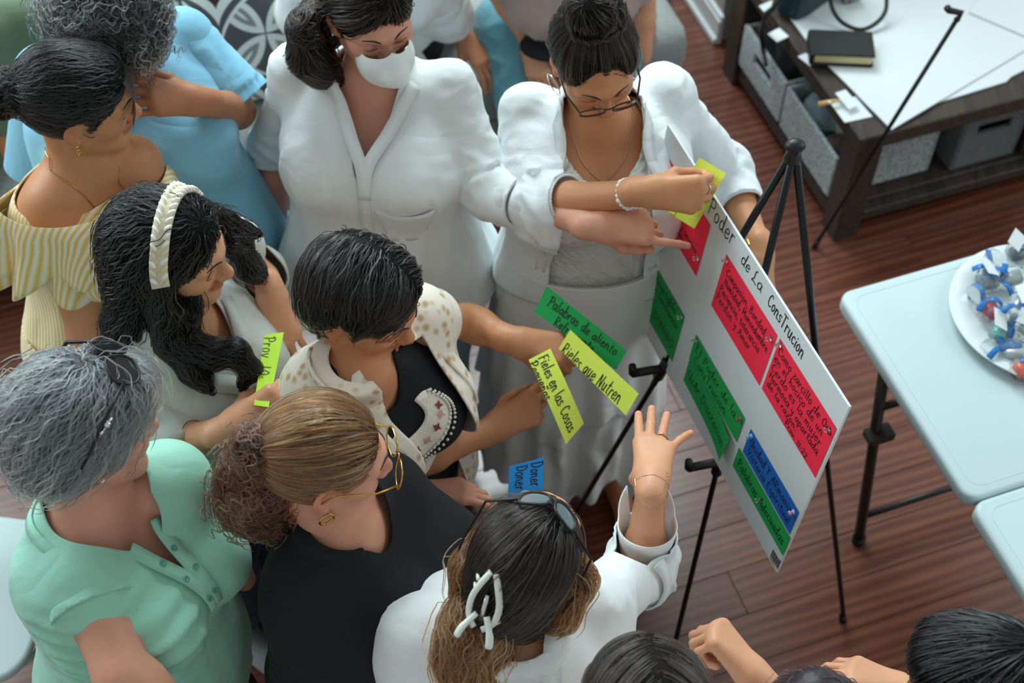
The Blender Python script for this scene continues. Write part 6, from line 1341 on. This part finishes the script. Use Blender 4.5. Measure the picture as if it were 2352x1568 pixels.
# --- woman with the braided headband
if do(5):
    p = person('person with long black curls under a braided cream headband holding a lime strip', W(393, 570, 1.42), (-9, 14, 2), W(412, 735, 1.27), W(480, 985, .82), -30, .95, .92, SK1, arms={'R': dict(sh=W(300, 860, 1.20), el=W(365, 1030, 1.08), wr=W(522, 986, 1.19), hand=((.78, .40, .15), (-.2, -.75, .6), 'hold'), r=.95), 'L': dict(sh=W(536, 570, 1.21), el=W(600, 632, 1.03), wr=W(622, 670, 1.19), hand=((.22, -.62, -.74), (.2, -.70, .68), 'dangle'), r=.86)}, bust=.6)
    tr = trunk(p, .020, low=-.10, flare=.08)
    garment(p, 'blouse', CL_BLOUSE, tr + shoulder(p, 'R', .018) + shoulder(p, 'L', .018), .0078, [cut_neck(p, .070, .080, .02, .40), cut_hem(p, -.08)], [fold_trunk(p, .009, .07, .25, 3)])
    sleeve_part(p, 'R', 1.02, .96, .022, .014, CL_BLOUSE, [fold_sleeve(p, 'R', .007, .04, 5)]); sleeve_part(p, 'L', 1.45, 1.3, .016, .002, CL_BLOUSE, [fold_sleeve(p, 'L', .005, .04, 6)])
    strip_on(fieldof(tr), [p.t((-.075, .02, .49 * p.k)), p.t((-.05, .09, .43 * p.k)), p.t((.0, .13, .385 * p.k)), p.t((.05, .09, .43 * p.k))], .034, .006, CL_BLOUSE, p.o, 'collar', .006)
    trousers(p, CL_JEAN, 'jeans', .020, (1.75, 1.75), flare=.03); shoes(p, mat_cloth('grey_white_shoe', '#a9b0b3'), 'pale shoe')
    l1, B1 = lobe(p, [p.hp((.03, -.06, .03)), W(312, 640, 1.37), W(290, 740, 1.29), W(262, 800, 1.23), W(250, 818, 1.2)], [.05, .042, .034, .018, .006], .025)
    l2, B2 = lobe(p, [p.hp((.05, -.02, .02)), W(400, 700, 1.35), W(405, 780, 1.27), W(450, 850, 1.23), W(475, 885, 1.21)], [.045, .040, .034, .022, .006], .02)
    l3, B3 = lobe(p, [W(410, 790, 1.27), W(480, 815, 1.25), W(540, 810, 1.25), W(575, 850, 1.22), W(560, 880, 1.2)], [.026, .022, .018, .012, .004], .015)
    l4, B4 = lobe(p, [p.hp((-.055, -.01, .02)), W(545, 560, 1.30), W(570, 615, 1.25), W(590, 625, 1.235), W(588, 600, 1.24)], [.042, .020, .015, .011, .006], .02)
    l5, B5 = lobe(p, [p.hp((-.05, .02, .05)), W(520, 510, 1.34), W(560, 530, 1.30), W(585, 535, 1.28)], [.03, .014, .009, .004], .02)
    hair(p, [(CAP(.011), .03), (EL((.02, -.06, -.05), (.080, .058, .10)), .05)] + l1 + l2 + l3 + l4 + l5, H_BLACK, pathflow(away((.0, .05, .10), (0, -.5, -.7)), [B1, B2, B3, B4, B5], .055), 6500, (.08, .17), 14, .0010, jit=.3, wave=(.45, 14), cutf=FACECUT, seed=8, bump=.004, lift=.006)
    # braided headband: a thing that sits on the hair
    arc = []; hf = p.hairf
    for a in np.linspace(-1.62, 1.62, 44): arc.append(p.hp((math.sin(a) * .105, .012 - .02 * math.cos(a), .028 + math.cos(a) * .115)))
    arc = onsurf(hf, arc, .004); Nn = hf.grad(arc); T = np.gradient(arc, axis=0); T /= np.linalg.norm(T, axis=1, keepdims=True); Bn = np.cross(T, Nn)
    M_BRAID = mat_cloth('cream_braid', '#ddd2b4', weave=300, wb=.5); M_PUFF = mat_cloth('white_braid_puff', '#f2efe4', weave=400, wb=.4)
    V = []; F = []
    for i in range(len(arc)): V += [arc[i] + Bn[i] * .016, arc[i] - Bn[i] * .016, arc[i] - Bn[i] * .015 + Nn[i] * .006, arc[i] + Bn[i] * .015 + Nn[i] * .006]
    for i in range(len(arc) - 1): F += [(4 * i + j, 4 * i + (j + 1) % 4, 4 * i + 4 + (j + 1) % 4, 4 * i + 4 + j) for j in range(4)]
    hb_ = tag(mk('headband', V, F, M_BRAID, loc=arc[22]), 'cream braided headband with white puffs on the long black curls', 'headband')
    for i in range(1, len(arc) - 1):
        for s, q in ((.0095, 0), (-.0095, .5)):
            if i % 2 == (0 if q else 1):
                c = arc[i] + Bn[i] * s + Nn[i] * .007; f = EL(c, (.0085, .0052, .005), np.stack([nrm(T[i] + Bn[i] * (.6 if s < 0 else -.6)), nrm(Bn[i]), Nn[i]], 1)); V, F = ball(np.zeros(3), 1, 8, 6); V = (V * f.r) @ f.R.T + c; mk('braid_strand', V, F, M_PUFF if (i // 2) % 2 == 0 or 8 < i < 34 else M_BRAID, hb_)
    M = p.arm['L']['M']; V, F = lathe_ring(p.arm['L']['wr'] + M @ A3(-.0095 * -1, .110, -.020), M @ A3(0, .75, -.66), .0100, .0015, 20); mk('ring', V, F, M_CHROME, p.o); bracelet(p, 'R', .55, .034, .0012, M_GOLD)

# --- woman in the floral blouse
if do(6):
    p = person('person with short black hair in a cream floral blouse holding out card strips', W(834, 688, 1.375), (-25, 22, -3), W(832, 842, 1.265), W(855, 1075, .82), -46, 1.05, 1.0, SK2, arms={'R': dict(sh=W(742, 888, 1.20), el=W(935, 1065, .96), wr=W(1128, 988, .92), hand=((.85, .40, .25), (-.05, -.70, .70), 'pinch')), 'L': dict(sh=W(958, 738, 1.215), el=W(1072, 738, 1.04), wr=W(1178, 782, 1.07), hand=((.92, -.22, .0), (.1, -.35, .9), 'hold'))}, bust=.6)
    tr = trunk(p, .012, low=-.16)
    garment(p, 'navy_top', CL_NAVY, tr, .0085, [cut_neck(p, .052, .062, .015, .43)])
    ft = fieldof(tr)
    # embroidered yoke: cream panel with cut-outs, scalloped border
    n = 26; M_YOKE = mat_cloth('cream_embroidery', '#e6e0d2', weave=260, wb=.8); G = []
    for j in range(9):
        for i in range(n + 1):
            a = math.radians(-105 + 210 * i / n); r0 = .050 + .062 * j / 8; G.append(p.t((math.sin(a) * r0 * 1.0, .14, .490 * p.k - math.cos(a) * r0 * 1.15)))
    P = onsurf(ft, G, .003); F = [(j * (n + 1) + i, j * (n + 1) + i + 1, (j + 1) * (n + 1) + i + 1, (j + 1) * (n + 1) + i) for j in range(8) for i in range(n)]; yk = mk('embroidered_yoke', P, F, M_YOKE, p.o); solidify(yk, .002, 0)
    for r0, nb in ((.108, 44), (.118, 48)):
        for_ = [p.t((math.sin(a) * r0, .14, .490 * p.k - math.cos(a) * r0 * 1.15)) for a in np.linspace(-1.8, 1.8, nb)]; P = onsurf(ft, for_, .006); V, F = cat([ball(q, .0033, 6, 4) for q in P]); mk('scallop_trim', V, F, M_YOKE, yk)
    for i, a in enumerate(np.linspace(-1.35, 1.35, 9)):
        c = onsurf(ft, [p.t((math.sin(a) * .085, .14, .490 * p.k - math.cos(a) * .085 * 1.15))], .0055)[0]; N = ft.grad(c[None])[0]; u = nrm(np.cross(N, p.T[:, 2])); v = np.cross(N, u); V = [c + N * .001 + u * .010 * math.cos(b) * (1 if k % 2 else .45) + v * .010 * math.sin(b) * (1 if k % 2 else .45) for k, b in enumerate(np.linspace(0, 6.2832, 9)[:-1])]; mk('embroidered_flower', V, [tuple(range(8))], mat_plain('pink_thread', '#d29a8c' if i % 2 else '#7d3a34', .8), yk, smooth=False)
    bl = trunk(p, .028, low=-.08, flare=.1)
    garment(p, 'blouse', CL_FLORAL, bl + shoulder(p, 'R', .022) + shoulder(p, 'L', .022), .0078, [lambda V: np.minimum(.072 - np.abs(loc_of(p, V)[:, 0] + .055), loc_of(p, V)[:, 1] - .02), cut_neck(p, .056, .054, -.004, .45), cut_hem(p, -.07)], [fold_trunk(p, .009, .07, .3, 1)])
    sleeve_part(p, 'R', .98, .93, .024, .018, CL_FLORAL, [fold_sleeve(p, 'R', .008, .05, 9)]); sleeve_part(p, 'L', .42, .26, .022, .012, CL_FLORAL)
    fb = fieldof(bl); n = 8
    strip_on(fb, [p.t((.066, .03, .47 * p.k)), p.t((.066, -.01, .50 * p.k)), p.t((.04, -.055, .505 * p.k)), p.t((0, -.068, .505 * p.k)), p.t((-.04, -.055, .505 * p.k)), p.t((-.066, -.01, .50 * p.k))], .05, .005, CL_FLORAL, p.o, 'collar_stand', .004)
    for s, x0 in ((1, .022), (-1, -.140)):
        G = []
        for j in range(n + 1):
            t = j / n
            for i in range(5): x = x0 + (s * .062 * (1 - .55 * t) * i / 4 if s > 0 else -.05 * (1 - .4 * t) * i / 4); G.append(p.t((x + .0 * t, .13 - .11 * (1 - t), (.52 - .17 * t - .02 * i / 4) * p.k)))
        P = onsurf(fb, G, .007); F = [(j * 5 + i, j * 5 + i + 1, j * 5 + i + 6, j * 5 + i + 5) for j in range(n) for i in range(4)]; o = mk('collar', P, F, CL_FLORAL, p.o); solidify(o, .003, 0)
    trousers(p, CL_NAVY, 'skirt_trousers', .02, flare=.02); shoes(p, CL_DARK)
    part = np.array([(-.02, .06, .12), (-.02, -.02, .125)])
    def fl6(q):
        s = np.where(q[:, 0] > -.018 + .15 * (q[:, 1]), 1., -1.); d = np.stack([s * .8, .35 - 4 * np.clip(-q[:, 1], 0, .1), -0.5 - 4 * np.clip(.06 - q[:, 2], 0, .2)], 1); return d
    hair(p, [(CAP(.013, (0, -.02, .030)), .02), (EL((.0, .026, .086), (.062, .052, .032)), .03), (EL((0, -.06, -.02), (.074, .046, .065)), .04)], H_BLACK2, fl6, 5200, (.07, .13), 12, .0010, jit=.25, wave=(.2, 10), cutf=FACECUT + [(EL((s * .092, .002, -.020), (.032, .032, .044)), .01) for s in (-1, 1)], seed=9, bump=.004, lift=.006)

# --- woman with grey hair in the mint shirt
if do(7):
    p = person('person with short grey hair and sunglasses on her head in a mint green shirt', W(200, 980, 1.49), (30, 17, -9), W(215, 1145, 1.34), W(335, 1500, .85), -25, 1.02, 1.15, SK3, arms={'R': dict(sh=W(202, 1345, 1.255), el=W(280, 1550, 1.215), wr=W(430, 1640, 1.13), r=1.2), 'L': dict(sh=W(385, 1115, 1.28), el=W(480, 1230, 1.03), wr=W(560, 1330, .92), r=1.2)}, bust=.95, ears=(0, 1))
    tr = trunk(p, .018, low=-.17, flare=.06, belly=.02)
    def gath(V, N):
        L = loc_of(p, V); b = np.exp(-((L[:, 2] - .30 * p.k) / .10) ** 2) * np.clip((L[:, 0]) / .06, 0, 1) * np.clip(L[:, 1] / .05 + .6, 0, 1); return .012 * b * (np.sin((L[:, 2] - .22 * L[:, 1]) * 150 + 2 * fbm(L / .08)) - .2)
    garment(p, 'shirt', CL_MINT, tr + shoulder(p, 'R', .017) + shoulder(p, 'L', .017), .0075, [cut_neck(p, .085, .088, .008, .42, (.40, .30, .006)), cut_hem(p, -.15)], [fold_trunk(p, .006, .09, .35, 5), gath])
    sleeve_part(p, 'R', .40, .27, .018, .016, CL_MINT, [fold_sleeve(p, 'R', .007, .05, 7)]); sleeve_part(p, 'L', .6, .5, .016, .012, CL_MINT)
    ft = fieldof(tr)
    for s in (1, -1):
        strip_on(ft, [p.t((s * .034, .075, .475 * p.k)), p.t((s * .022, .12, .44 * p.k)), p.t((s * .012, .16, .385 * p.k)), p.t((s * .010, .18, .335 * p.k))], .024, .003, CL_MINT, p.o, 'placket', .007)
        for z, y in ((.445, .13), (.405, .16), (.36, .18)): c = onsurf(ft, [p.t((s * .016, y, z * p.k))], .011)[0]; button(c, ft.grad(c[None])[0], .0055, mat_plain('mint_button', '#5f9c88', .3), p.o)
    nb = [p.t((.088 * math.sin(a), .008 + .090 * math.cos(a), (.49 - .05 * max(0, math.cos(a))) * p.k)) for a in np.linspace(.5, 5.78, 16)]; strip_on(ft, nb, .020, .003, CL_MINT, p.o, 'neckband', .005)
    trousers(p, CL_DARK, g=.02)
    hc = lambda q: np.stack([.15 + q[:, 0] * 5 + .5 * np.sin(q[:, 1] * 40), -.8 - 6 * (q[:, 1] - .02), -.9 + 0 * q[:, 0]], 1)
    def fl7(q): d = q - A3(.0, -.01, .13); d /= np.maximum(np.linalg.norm(d, axis=1, keepdims=True), 1e-6); sw = np.cross(d, A3(0, 0, 1)); return d + .35 * sw + A3(0, -.35, -.35)
    hair(p, [(CAP(.013, (0, -.024, .030)), .02), (EL((0, -.070, -.020), (.074, .046, .062)), .04), (EL((0, .050, .078), (.060, .048, .034)), .03)] , H_GREY, fl7, 6500, (.06, .13), 13, .0009, jit=.5, wave=(.5, 12), cutf=FACECUT, seed=11, bump=.009, lift=.014)
    earring(p, 1, 'stud', M_CHROME, 'small silver earring')
    hf = p.hairf; tilt = lambda v: onsurf(hf, [p.hp(A3(v[0] * 1.1, .048 - v[2] * 1.0, .145 + v[2] * .3))], .017)[0]
    sg = glasses(p, M_BLACKP, mat_plain('dark_lens', '#1c1d20', .12), y=.112, z=0, w=.031, h=.026, name='sunglasses', r=.0022, temples=False, hfun=tilt); tag(sg, 'dark sunglasses with a silver hinge pushed up on the short grey hair', 'sunglasses')
    for s in (-1, 1):
        V, F = tube([tilt((s * .062, .106, .004)), p.hp((s * .094, .0, .105)), p.hp((s * .104, -.03, .045)), p.hp((s * .102, -.045, .01))], [.003, .0035, .003, .002], 6); mk('temple', V, F, M_BLACKP, sg)
        V, F = cat([ball(p.hp((s * .098, -.002, .085)), .0065, 8, 6), ball(p.hp((s * .100, -.012, .073)), .004, 8, 6), tube([p.hp((s * .096, .006, .095)), p.hp((s * .102, -.02, .062))], .002, 6)]); mk('hinge_ornament', V, F, M_CHROME, sg)

# --- woman with the brown ponytail in the black top
if do(8):
    p = person('person with brown hair in a curly ponytail and gold glasses in a black top', W(748, 1048, 1.415), (12, 17, -3), W(790, 1195, 1.275), W(850, 1480, .82), -20, 1.15, 1.15, SK3, arms={'R': dict(sh=W(725, 1330, 1.19), el=W(720, 1520, .98), wr=W(850, 1640, .85), r=1.1), 'L': dict(sh=W(885, 1130, 1.215), el=W(880, 1118, 1.0), wr=W(948, 1136, .96), hand=((.88, .05, .05), (.2, .35, .9), 'relaxed'), r=1.05)}, bust=.8, ears=(1, 1))
    tr = trunk(p, .018, low=-.16, flare=.06, belly=.02)
    garment(p, 'top', CL_NAVY, tr + sleeve(p, 'R', 1.2, .020, .012) + sleeve(p, 'L', 1.4, .018, .006), .0078, [cut_neck(p, .068, .07, .01, .43), cut_cuff(p, 'L', 1.36), cut_cuff(p, 'R', 1.15), cut_hem(p, -.14)], [fold_trunk(p, .007, .08, .3, 6), fold_sleeve(p, 'R', .006, .05, 2)])
    trousers(p, CL_JEAN, 'jeans', .016); shoes(p, CL_DARK)
    tail, B = lobe(p, [p.hp((0, -.09, .005)), W(628, 1062, 1.40), W(590, 1105, 1.36), W(580, 1150, 1.31), W(630, 1195, 1.27)], [.028, .038, .044, .038, .018], .03)
    hair(p, [(CAP(.008), .02)], H_BROWN, toward((0, -.11, .02)), 4200, (.08, .16), 12, .0009, jit=.14, cutf=FACECUT + [(EL((s * .092, .002, -.020), (.032, .032, .044)), .01) for s in (-1, 1)], seed=12, bump=.002)
    hair(p, tail + [(EL((p.hp((0, -.12, .02)) - p.head) @ p.H, (.03, .03, .03)), .02)], H_CURL, pathflow(constd((0, -1, -.4)), [B], .2), 5200, (.06, .12), 18, .0010, jit=.8, wave=(1.8, 16), seed=13, bump=.012, lift=.015, name='ponytail', free=.25)
    g = glasses(p, M_GOLD, M_LENS, y=.124, z=-.004, w=.026, h=.021, top=False, r=.0014)
    c = p.hp((.084, -.002, -.05)); V, F = lathe_ring(c - A3(0, 0, .012), p.H[:, 0] + p.H[:, 1] * .3, .0125, .0022, 24, 6); mk('earring', V, F, M_GOLD, p.o)['label'] = 'thick gold hoop earring'
    bracelet(p, 'L', .96, .031, .0032, mat_plain('purple_cord', '#3a2340', .7), 'bracelet', 'dark purple cord bracelet'); bracelet(p, 'L', 1.03, .030, .0022, M_ROSE, 'bracelet', 'gold chain bracelet', beads=40)

# --- woman with the claw clip, reaching to the board
if do(9):
    p = person('person in a white blouse with a claw clip in her hair, reaching to the board', W(1213, 1262, 1.385), (64, 2, 12), W(1180, 1455, 1.255), W(1150, 1680, .82), 92, 1.22, 1.15, SK1, arms={'R': dict(sh=W(1352, 1405, 1.20), el=lambda s: reach(1478, 1300, s, .25, False), wr=lambda e: reach(1496, 1112, e, .215, True), hand=((.13, .93, -.22), (-.05, -.10, .99), 'splay'), r=1.0), 'L': dict(sh=W(975, 1470, 1.20), el=W(985, 1560, .98), wr=W(1130, 1300, 1.06), hand=((.4, .6, .5), (-.4, .3, .6), 'hold'), r=1.05)}, bust=.6, face=True)
    bl = trunk(p, .026, low=-.10, flare=.1)
    garment(p, 'blouse', CL_WHITE, bl + sleeve(p, 'R', 1.45, .012, .010) + sleeve(p, 'L', 1.3, .020, .012), .0075, [cut_neck(p, .066, .062), cut_cuff(p, 'R', 1.40, (0, 0, 0), .034), cut_cuff(p, 'L', 1.3)], [fold_trunk(p, .007, .08, .3, 8), fold_sleeve(p, 'R', .008, .05, 12), fold_sleeve(p, 'L', .006, .05, 14)])
    a = p.arm['R']; d = nrm(a['wr'] - a['el']); u = nrm(np.cross(d, A3(0, 0, 1))); v = np.cross(u, d)
    # turned-back cuff, open with pointed corners, and the sleeve tab
    n = 40; c = a['el'] + (a['wr'] - a['el']) * .38; V = []; F = []; m = 7
    for j in range(m):
        t = j / (m - 1)
        for i in range(n):
            an = math.radians(-62) + math.radians(304) * i / (n - 1); e = abs(2 * i / (n - 1) - 1); pt_ = max(0, (e - .72) / .28); rr = .042 + .010 * t + .020 * pt_ * t; V.append(c + d * (-.045 + .075 * t + .032 * pt_ * t) + rr * (u * math.cos(an + 0.0) * 1 + v * math.sin(an)))
    for j in range(m - 1):
        for i in range(n - 1): F.append((j * n + i, j * n + i + 1, (j + 1) * n + i + 1, (j + 1) * n + i))
    o = mk('turned_cuff', V, F, CL_WHITE, p.o); solidify(o, .0025, 0)
    fs = fieldof(sleeve(p, 'R', 1.45, .012, .010)); ctr = lambda t: a['el'] + (a['wr'] - a['el']) * t + v * .06 + u * .01
    strip_on(fs, [ctr(.40), ctr(.25), ctr(.05), ctr(-.15)], .024, .003, CL_WHITE, p.o, 'sleeve_tab', .012); bq = onsurf(fs, [ctr(-.22) + v * .01], .010)[0]; button(bq, fs.grad(bq[None])[0], .0052, M_PEARL, p.o)
    fb = fieldof(bl)
    strip_on(fb, [p.t((-.17, -.03, .47 * p.k)), p.t((-.08, -.10, .43 * p.k)), p.t((0, -.12, .415 * p.k)), p.t((.08, -.10, .43 * p.k)), p.t((.17, -.03, .47 * p.k))], .006, .0012, CL_WHITE, p.o, 'yoke_seam', .006)
    strip_on(fb, [p.t((-.068, -.01, .50 * p.k)), p.t((-.04, -.07, .49 * p.k)), p.t((0, -.085, .485 * p.k)), p.t((.04, -.07, .49 * p.k)), p.t((.068, -.01, .50 * p.k))], .034, .004, CL_WHITE, p.o, 'collar', .006)
    for s in (-1, 1): strip_on(fb, [p.t((s * .165, -.06, .43 * p.k)), p.t((s * .17, -.12, .30 * p.k)), p.t((s * .165, -.13, .15 * p.k))], .005, .0012, CL_WHITE, p.o, 'seam', .006)
    trousers(p, CL_DARK)
    clipc = W(1118, 1385, 1.335)
    cl = (clipc - p.head) @ p.H / p.hs
    tail, B = lobe(p, [clipc + A3(0, .02, .0), W(1100, 1440, 1.31), W(1085, 1510, 1.26), W(1085, 1590, 1.19)], [.030, .046, .044, .030], .03)
    side, B2 = lobe(p, [p.hp((.07, .0, .02)), W(1320, 1330, 1.36), W(1290, 1410, 1.31), W(1240, 1440, 1.29)], [.020, .022, .014, .006], .03)
    sid2, B3 = lobe(p, [p.hp((-.07, .0, .0)), W(1075, 1300, 1.37), W(1060, 1360, 1.34)], [.014, .014, .008], .03)
    hair(p, [(CAP(.007, (0, -.022, .026)), .02), (EL((0.01, -.066, -.075), (.070, .050, .085)), .05)] + lobe(p, [p.hp((0, -.09, -.03)), clipc], [.05, .028])[0], H_BRBLK, toward(cl + A3(0, -.02, 0)), 5200, (.09, .18), 13, .0009, jit=.12, wave=(.08, 8), seed=14, bump=.002, cutf=FACECUT); hf = p.hairf
    hair(p, tail, H_OMBRE, pathflow(constd((0, -.5, -1)), [B], .3), 2600, (.08, .16), 14, .0010, jit=.4, wave=(.6, 10), seed=15, bump=.006, lift=.010, name='ponytail'); htail = p.hairf
    hair(p, side + sid2, H_OMBRE, pathflow(constd((0, -.5, -1)), [B2, B3], .3), 1100, (.08, .16), 14, .0009, jit=.35, wave=(.4, 9), seed=16, bump=.003, lift=.010, name='side_hair')
    # claw clip
    cn = nrm(nrm(A3(0, 0, CAM_H) - clipc) * .7 + .5 * nrm(p.hp((-.02, -.16, -.03)) - p.hp((0, 0, -.02)))); M_CLAW = mat_plain('pearl_white_plastic', '#e3e8e0', .3); zt = nrm(A3(.25, .55, .8)); xt = nrm(np.cross(zt, cn)); yt = np.cross(cn, xt)
    cc = hit([hf, htail], 1116, 1382, .010); cw = empty('hair_claw', cc, 'white plastic hair claw holding the low ponytail of the woman in white', 'hair claw')
    for s in (-1, 1):
        pts = [cc + yt * .050 + xt * s * .004 + cn * .004, cc + yt * .028 + xt * s * .014 + cn * .006, cc + xt * s * .022 + cn * .002, cc - yt * .028 + xt * s * .020, cc - yt * .042 + xt * s * .006 + cn * .006]; V, F = tube(crom(pts, 5), .0055, 8, flat=.7); j = mk('jaw', V, F, M_CLAW, cw)
        for t in np.linspace(-.03, .03, 5): V, F = tube([cc + yt * t + xt * s * .020, cc + yt * t + xt * s * .026 - cn * .014, cc + yt * t + xt * s * .012 - cn * .028], [.0035, .003, .0015], 6); mk('tooth', V, F, M_CLAW, j)
        V, F = tube(crom([cc - yt * .020 + xt * s * .008 + cn * .004, cc - yt * .045 + xt * s * .022 + cn * .012, cc - yt * .062 + xt * s * .026 + cn * .016], 4), [.005] * 4 + [.006] * 4 + [.0045], 8, flat=.6); mk('grip', V, F, M_CLAW, j)
    V, F = tube([cc + yt * .012, cc - yt * .03], .0045, 8); mk('spring', V, F, M_CHROME, cw)
    # spectacles pushed up on the hair
    tl = lambda v: onsurf(hf, [p.hp(A3(v[0] * 1.2, .045 - v[2] * 1.0 - abs(v[0]) * .25, .145 + v[2] * .2))], .010)[0]
    sg = glasses(p, M_BLACKP, M_DUSTY, y=.112, z=0, w=.029, h=.024, name='eyeglasses', r=.0024, temples=False, hfun=tl); tag(sg, 'black rimmed eyeglasses pushed up on the dark hair above the claw clip', 'glasses')
    for s in (-1, 1): V, F = tube([tl((s * .062, .106, .004)), p.hp((s * .095, .01, .055)), p.hp((s * .100, -.035, .0)), p.hp((s * .096, -.06, -.02))], [.0028, .0022, .002, .0018], 6); mk('temple', V, F, M_BLACKP, sg)
    bracelet(p, 'R', .97, .0315, .0020, M_GOLD, tilt=(.15, 0, .1)); bracelet(p, 'R', 1.03, .031, .0015, M_GOLD, 'bracelet', None, (-.15, 0, .1), 26)
    M = p.arm['R']['M']; V, F = lathe_ring(p.arm['R']['wr'] + nrm(A3(.13, .93, -.22)) * .012 + M @ (A3(.0110, .104, 0)), M @ A3(.1, 1, 0), .0108, .0016, 20); mk('ring', V, F, M_ROSE, p.o)

# --- heads and hands at the bottom edge
if do(10):
    p = person('person with straight brown hair parted in the middle at the bottom edge', W(1490, 1640, 1.36), (95, 25, -6), W(1480, 1760, 1.22), W(1440, 1900, .80), 95, 1.0, 1.0, SK1, feet=True, bust=.3, face=False)
    def fl10(q): s = np.where(q[:, 0] > .02, 1., -1.); return np.stack([s * .75, -.35 + 0 * s, -.55 - 5 * np.clip(.08 - q[:, 2], 0, .2)], 1)
    hair(p, [(CAP(.020, (0, -.02, .03)), .02), (EL((0, -.07, -.06), (.08, .05, .10)), .05)], H_BRBLK if False else (base_('brown_black_base', '#17100d'), mat_strand('cool_brown_hair', [(0, '#120c0a'), (.6, '#251a15'), (1, '#54443a')], .25)), fl10, 4200, (.08, .16), 12, .0009, jit=.1, seed=17, bump=.002)
    garment(p, 'top', CL_WHITE, trunk(p, .02) + sleeve(p, 'R', .9, .024) + sleeve(p, 'L', .9, .024), .011, [cut_neck(p, .07, .06)]); trousers(p, CL_DARK)
if do(15):
    p = person('person with dark plum hair at the bottom edge, hand curled at the chest', W(1872, 1712, 1.34), (110, 20, 0), W(1880, 1800, 1.2), W(1870, 1960, .80), 110, 1.0, 1.0, SK1, arms={'L': dict(sh=W(1790, 1800, 1.16), el=W(1850, 1690, 1.0), wr=W(1742, 1562, 1.11), hand=((-.62, .66, .30), (.25, .45, .85), 'fist'), hk=1.05)}, feet=True, bust=.3, face=False)
    hair(p, [(CAP(.016), .02), (EL((0, .0, .125), (.035, .035, .025)), .02)], (mat_plain('plum_hair_base', '#241a20', .5), mat_strand('plum_hair', [(0, '#1c1418'), (1, '#4a3840')])), away((0, 0, .12), (0, 0, -.2)), 1600, (.05, .1), 10, seed=18)
    garment(p, 'top', CL_NAVY, trunk(p, .02) + sleeve(p, 'R', .9, .024) + sleeve(p, 'L', .9, .024), .011, [cut_neck(p, .07, .06)]); trousers(p, CL_DARK)
if do(11):
    p = person('person with short black hair at the lower right corner in front of the table', W(2262, 1590, 1.36), (150, 22, 0), W(2262, 1745, 1.22), W(2230, 1900, .80), 150, 1.05, 1.05, SK1, arms={'R': dict(sh=W(2200, 1730, 1.17), el=W(2150, 1680, .98), wr=W(2085, 1590, 1.05), hand=((-.85, .25, .2), (.1, .3, .95), 'relaxed'))}, feet=True, bust=.3, face=True)
    hair(p, [(CAP(.020, (0, -.02, .035)), .02), (EL((0, .045, .086), (.064, .055, .035)), .03), (EL((0, -.06, -.02), (.078, .05, .07)), .04)], H_BLACK, away((.03, -.07, .10), (0, .25, -.4)), 3600, (.06, .12), 12, .0010, jit=.25, cutf=FACECUT, seed=19, bump=.003)
    garment(p, 'top', CL_WHITE, trunk(p, .02) + sleeve(p, 'R', .9, .024) + sleeve(p, 'L', .9, .024), .011, [cut_neck(p, .07, .06), cut_cuff(p, 'R', .9)]); trousers(p, CL_DARK)
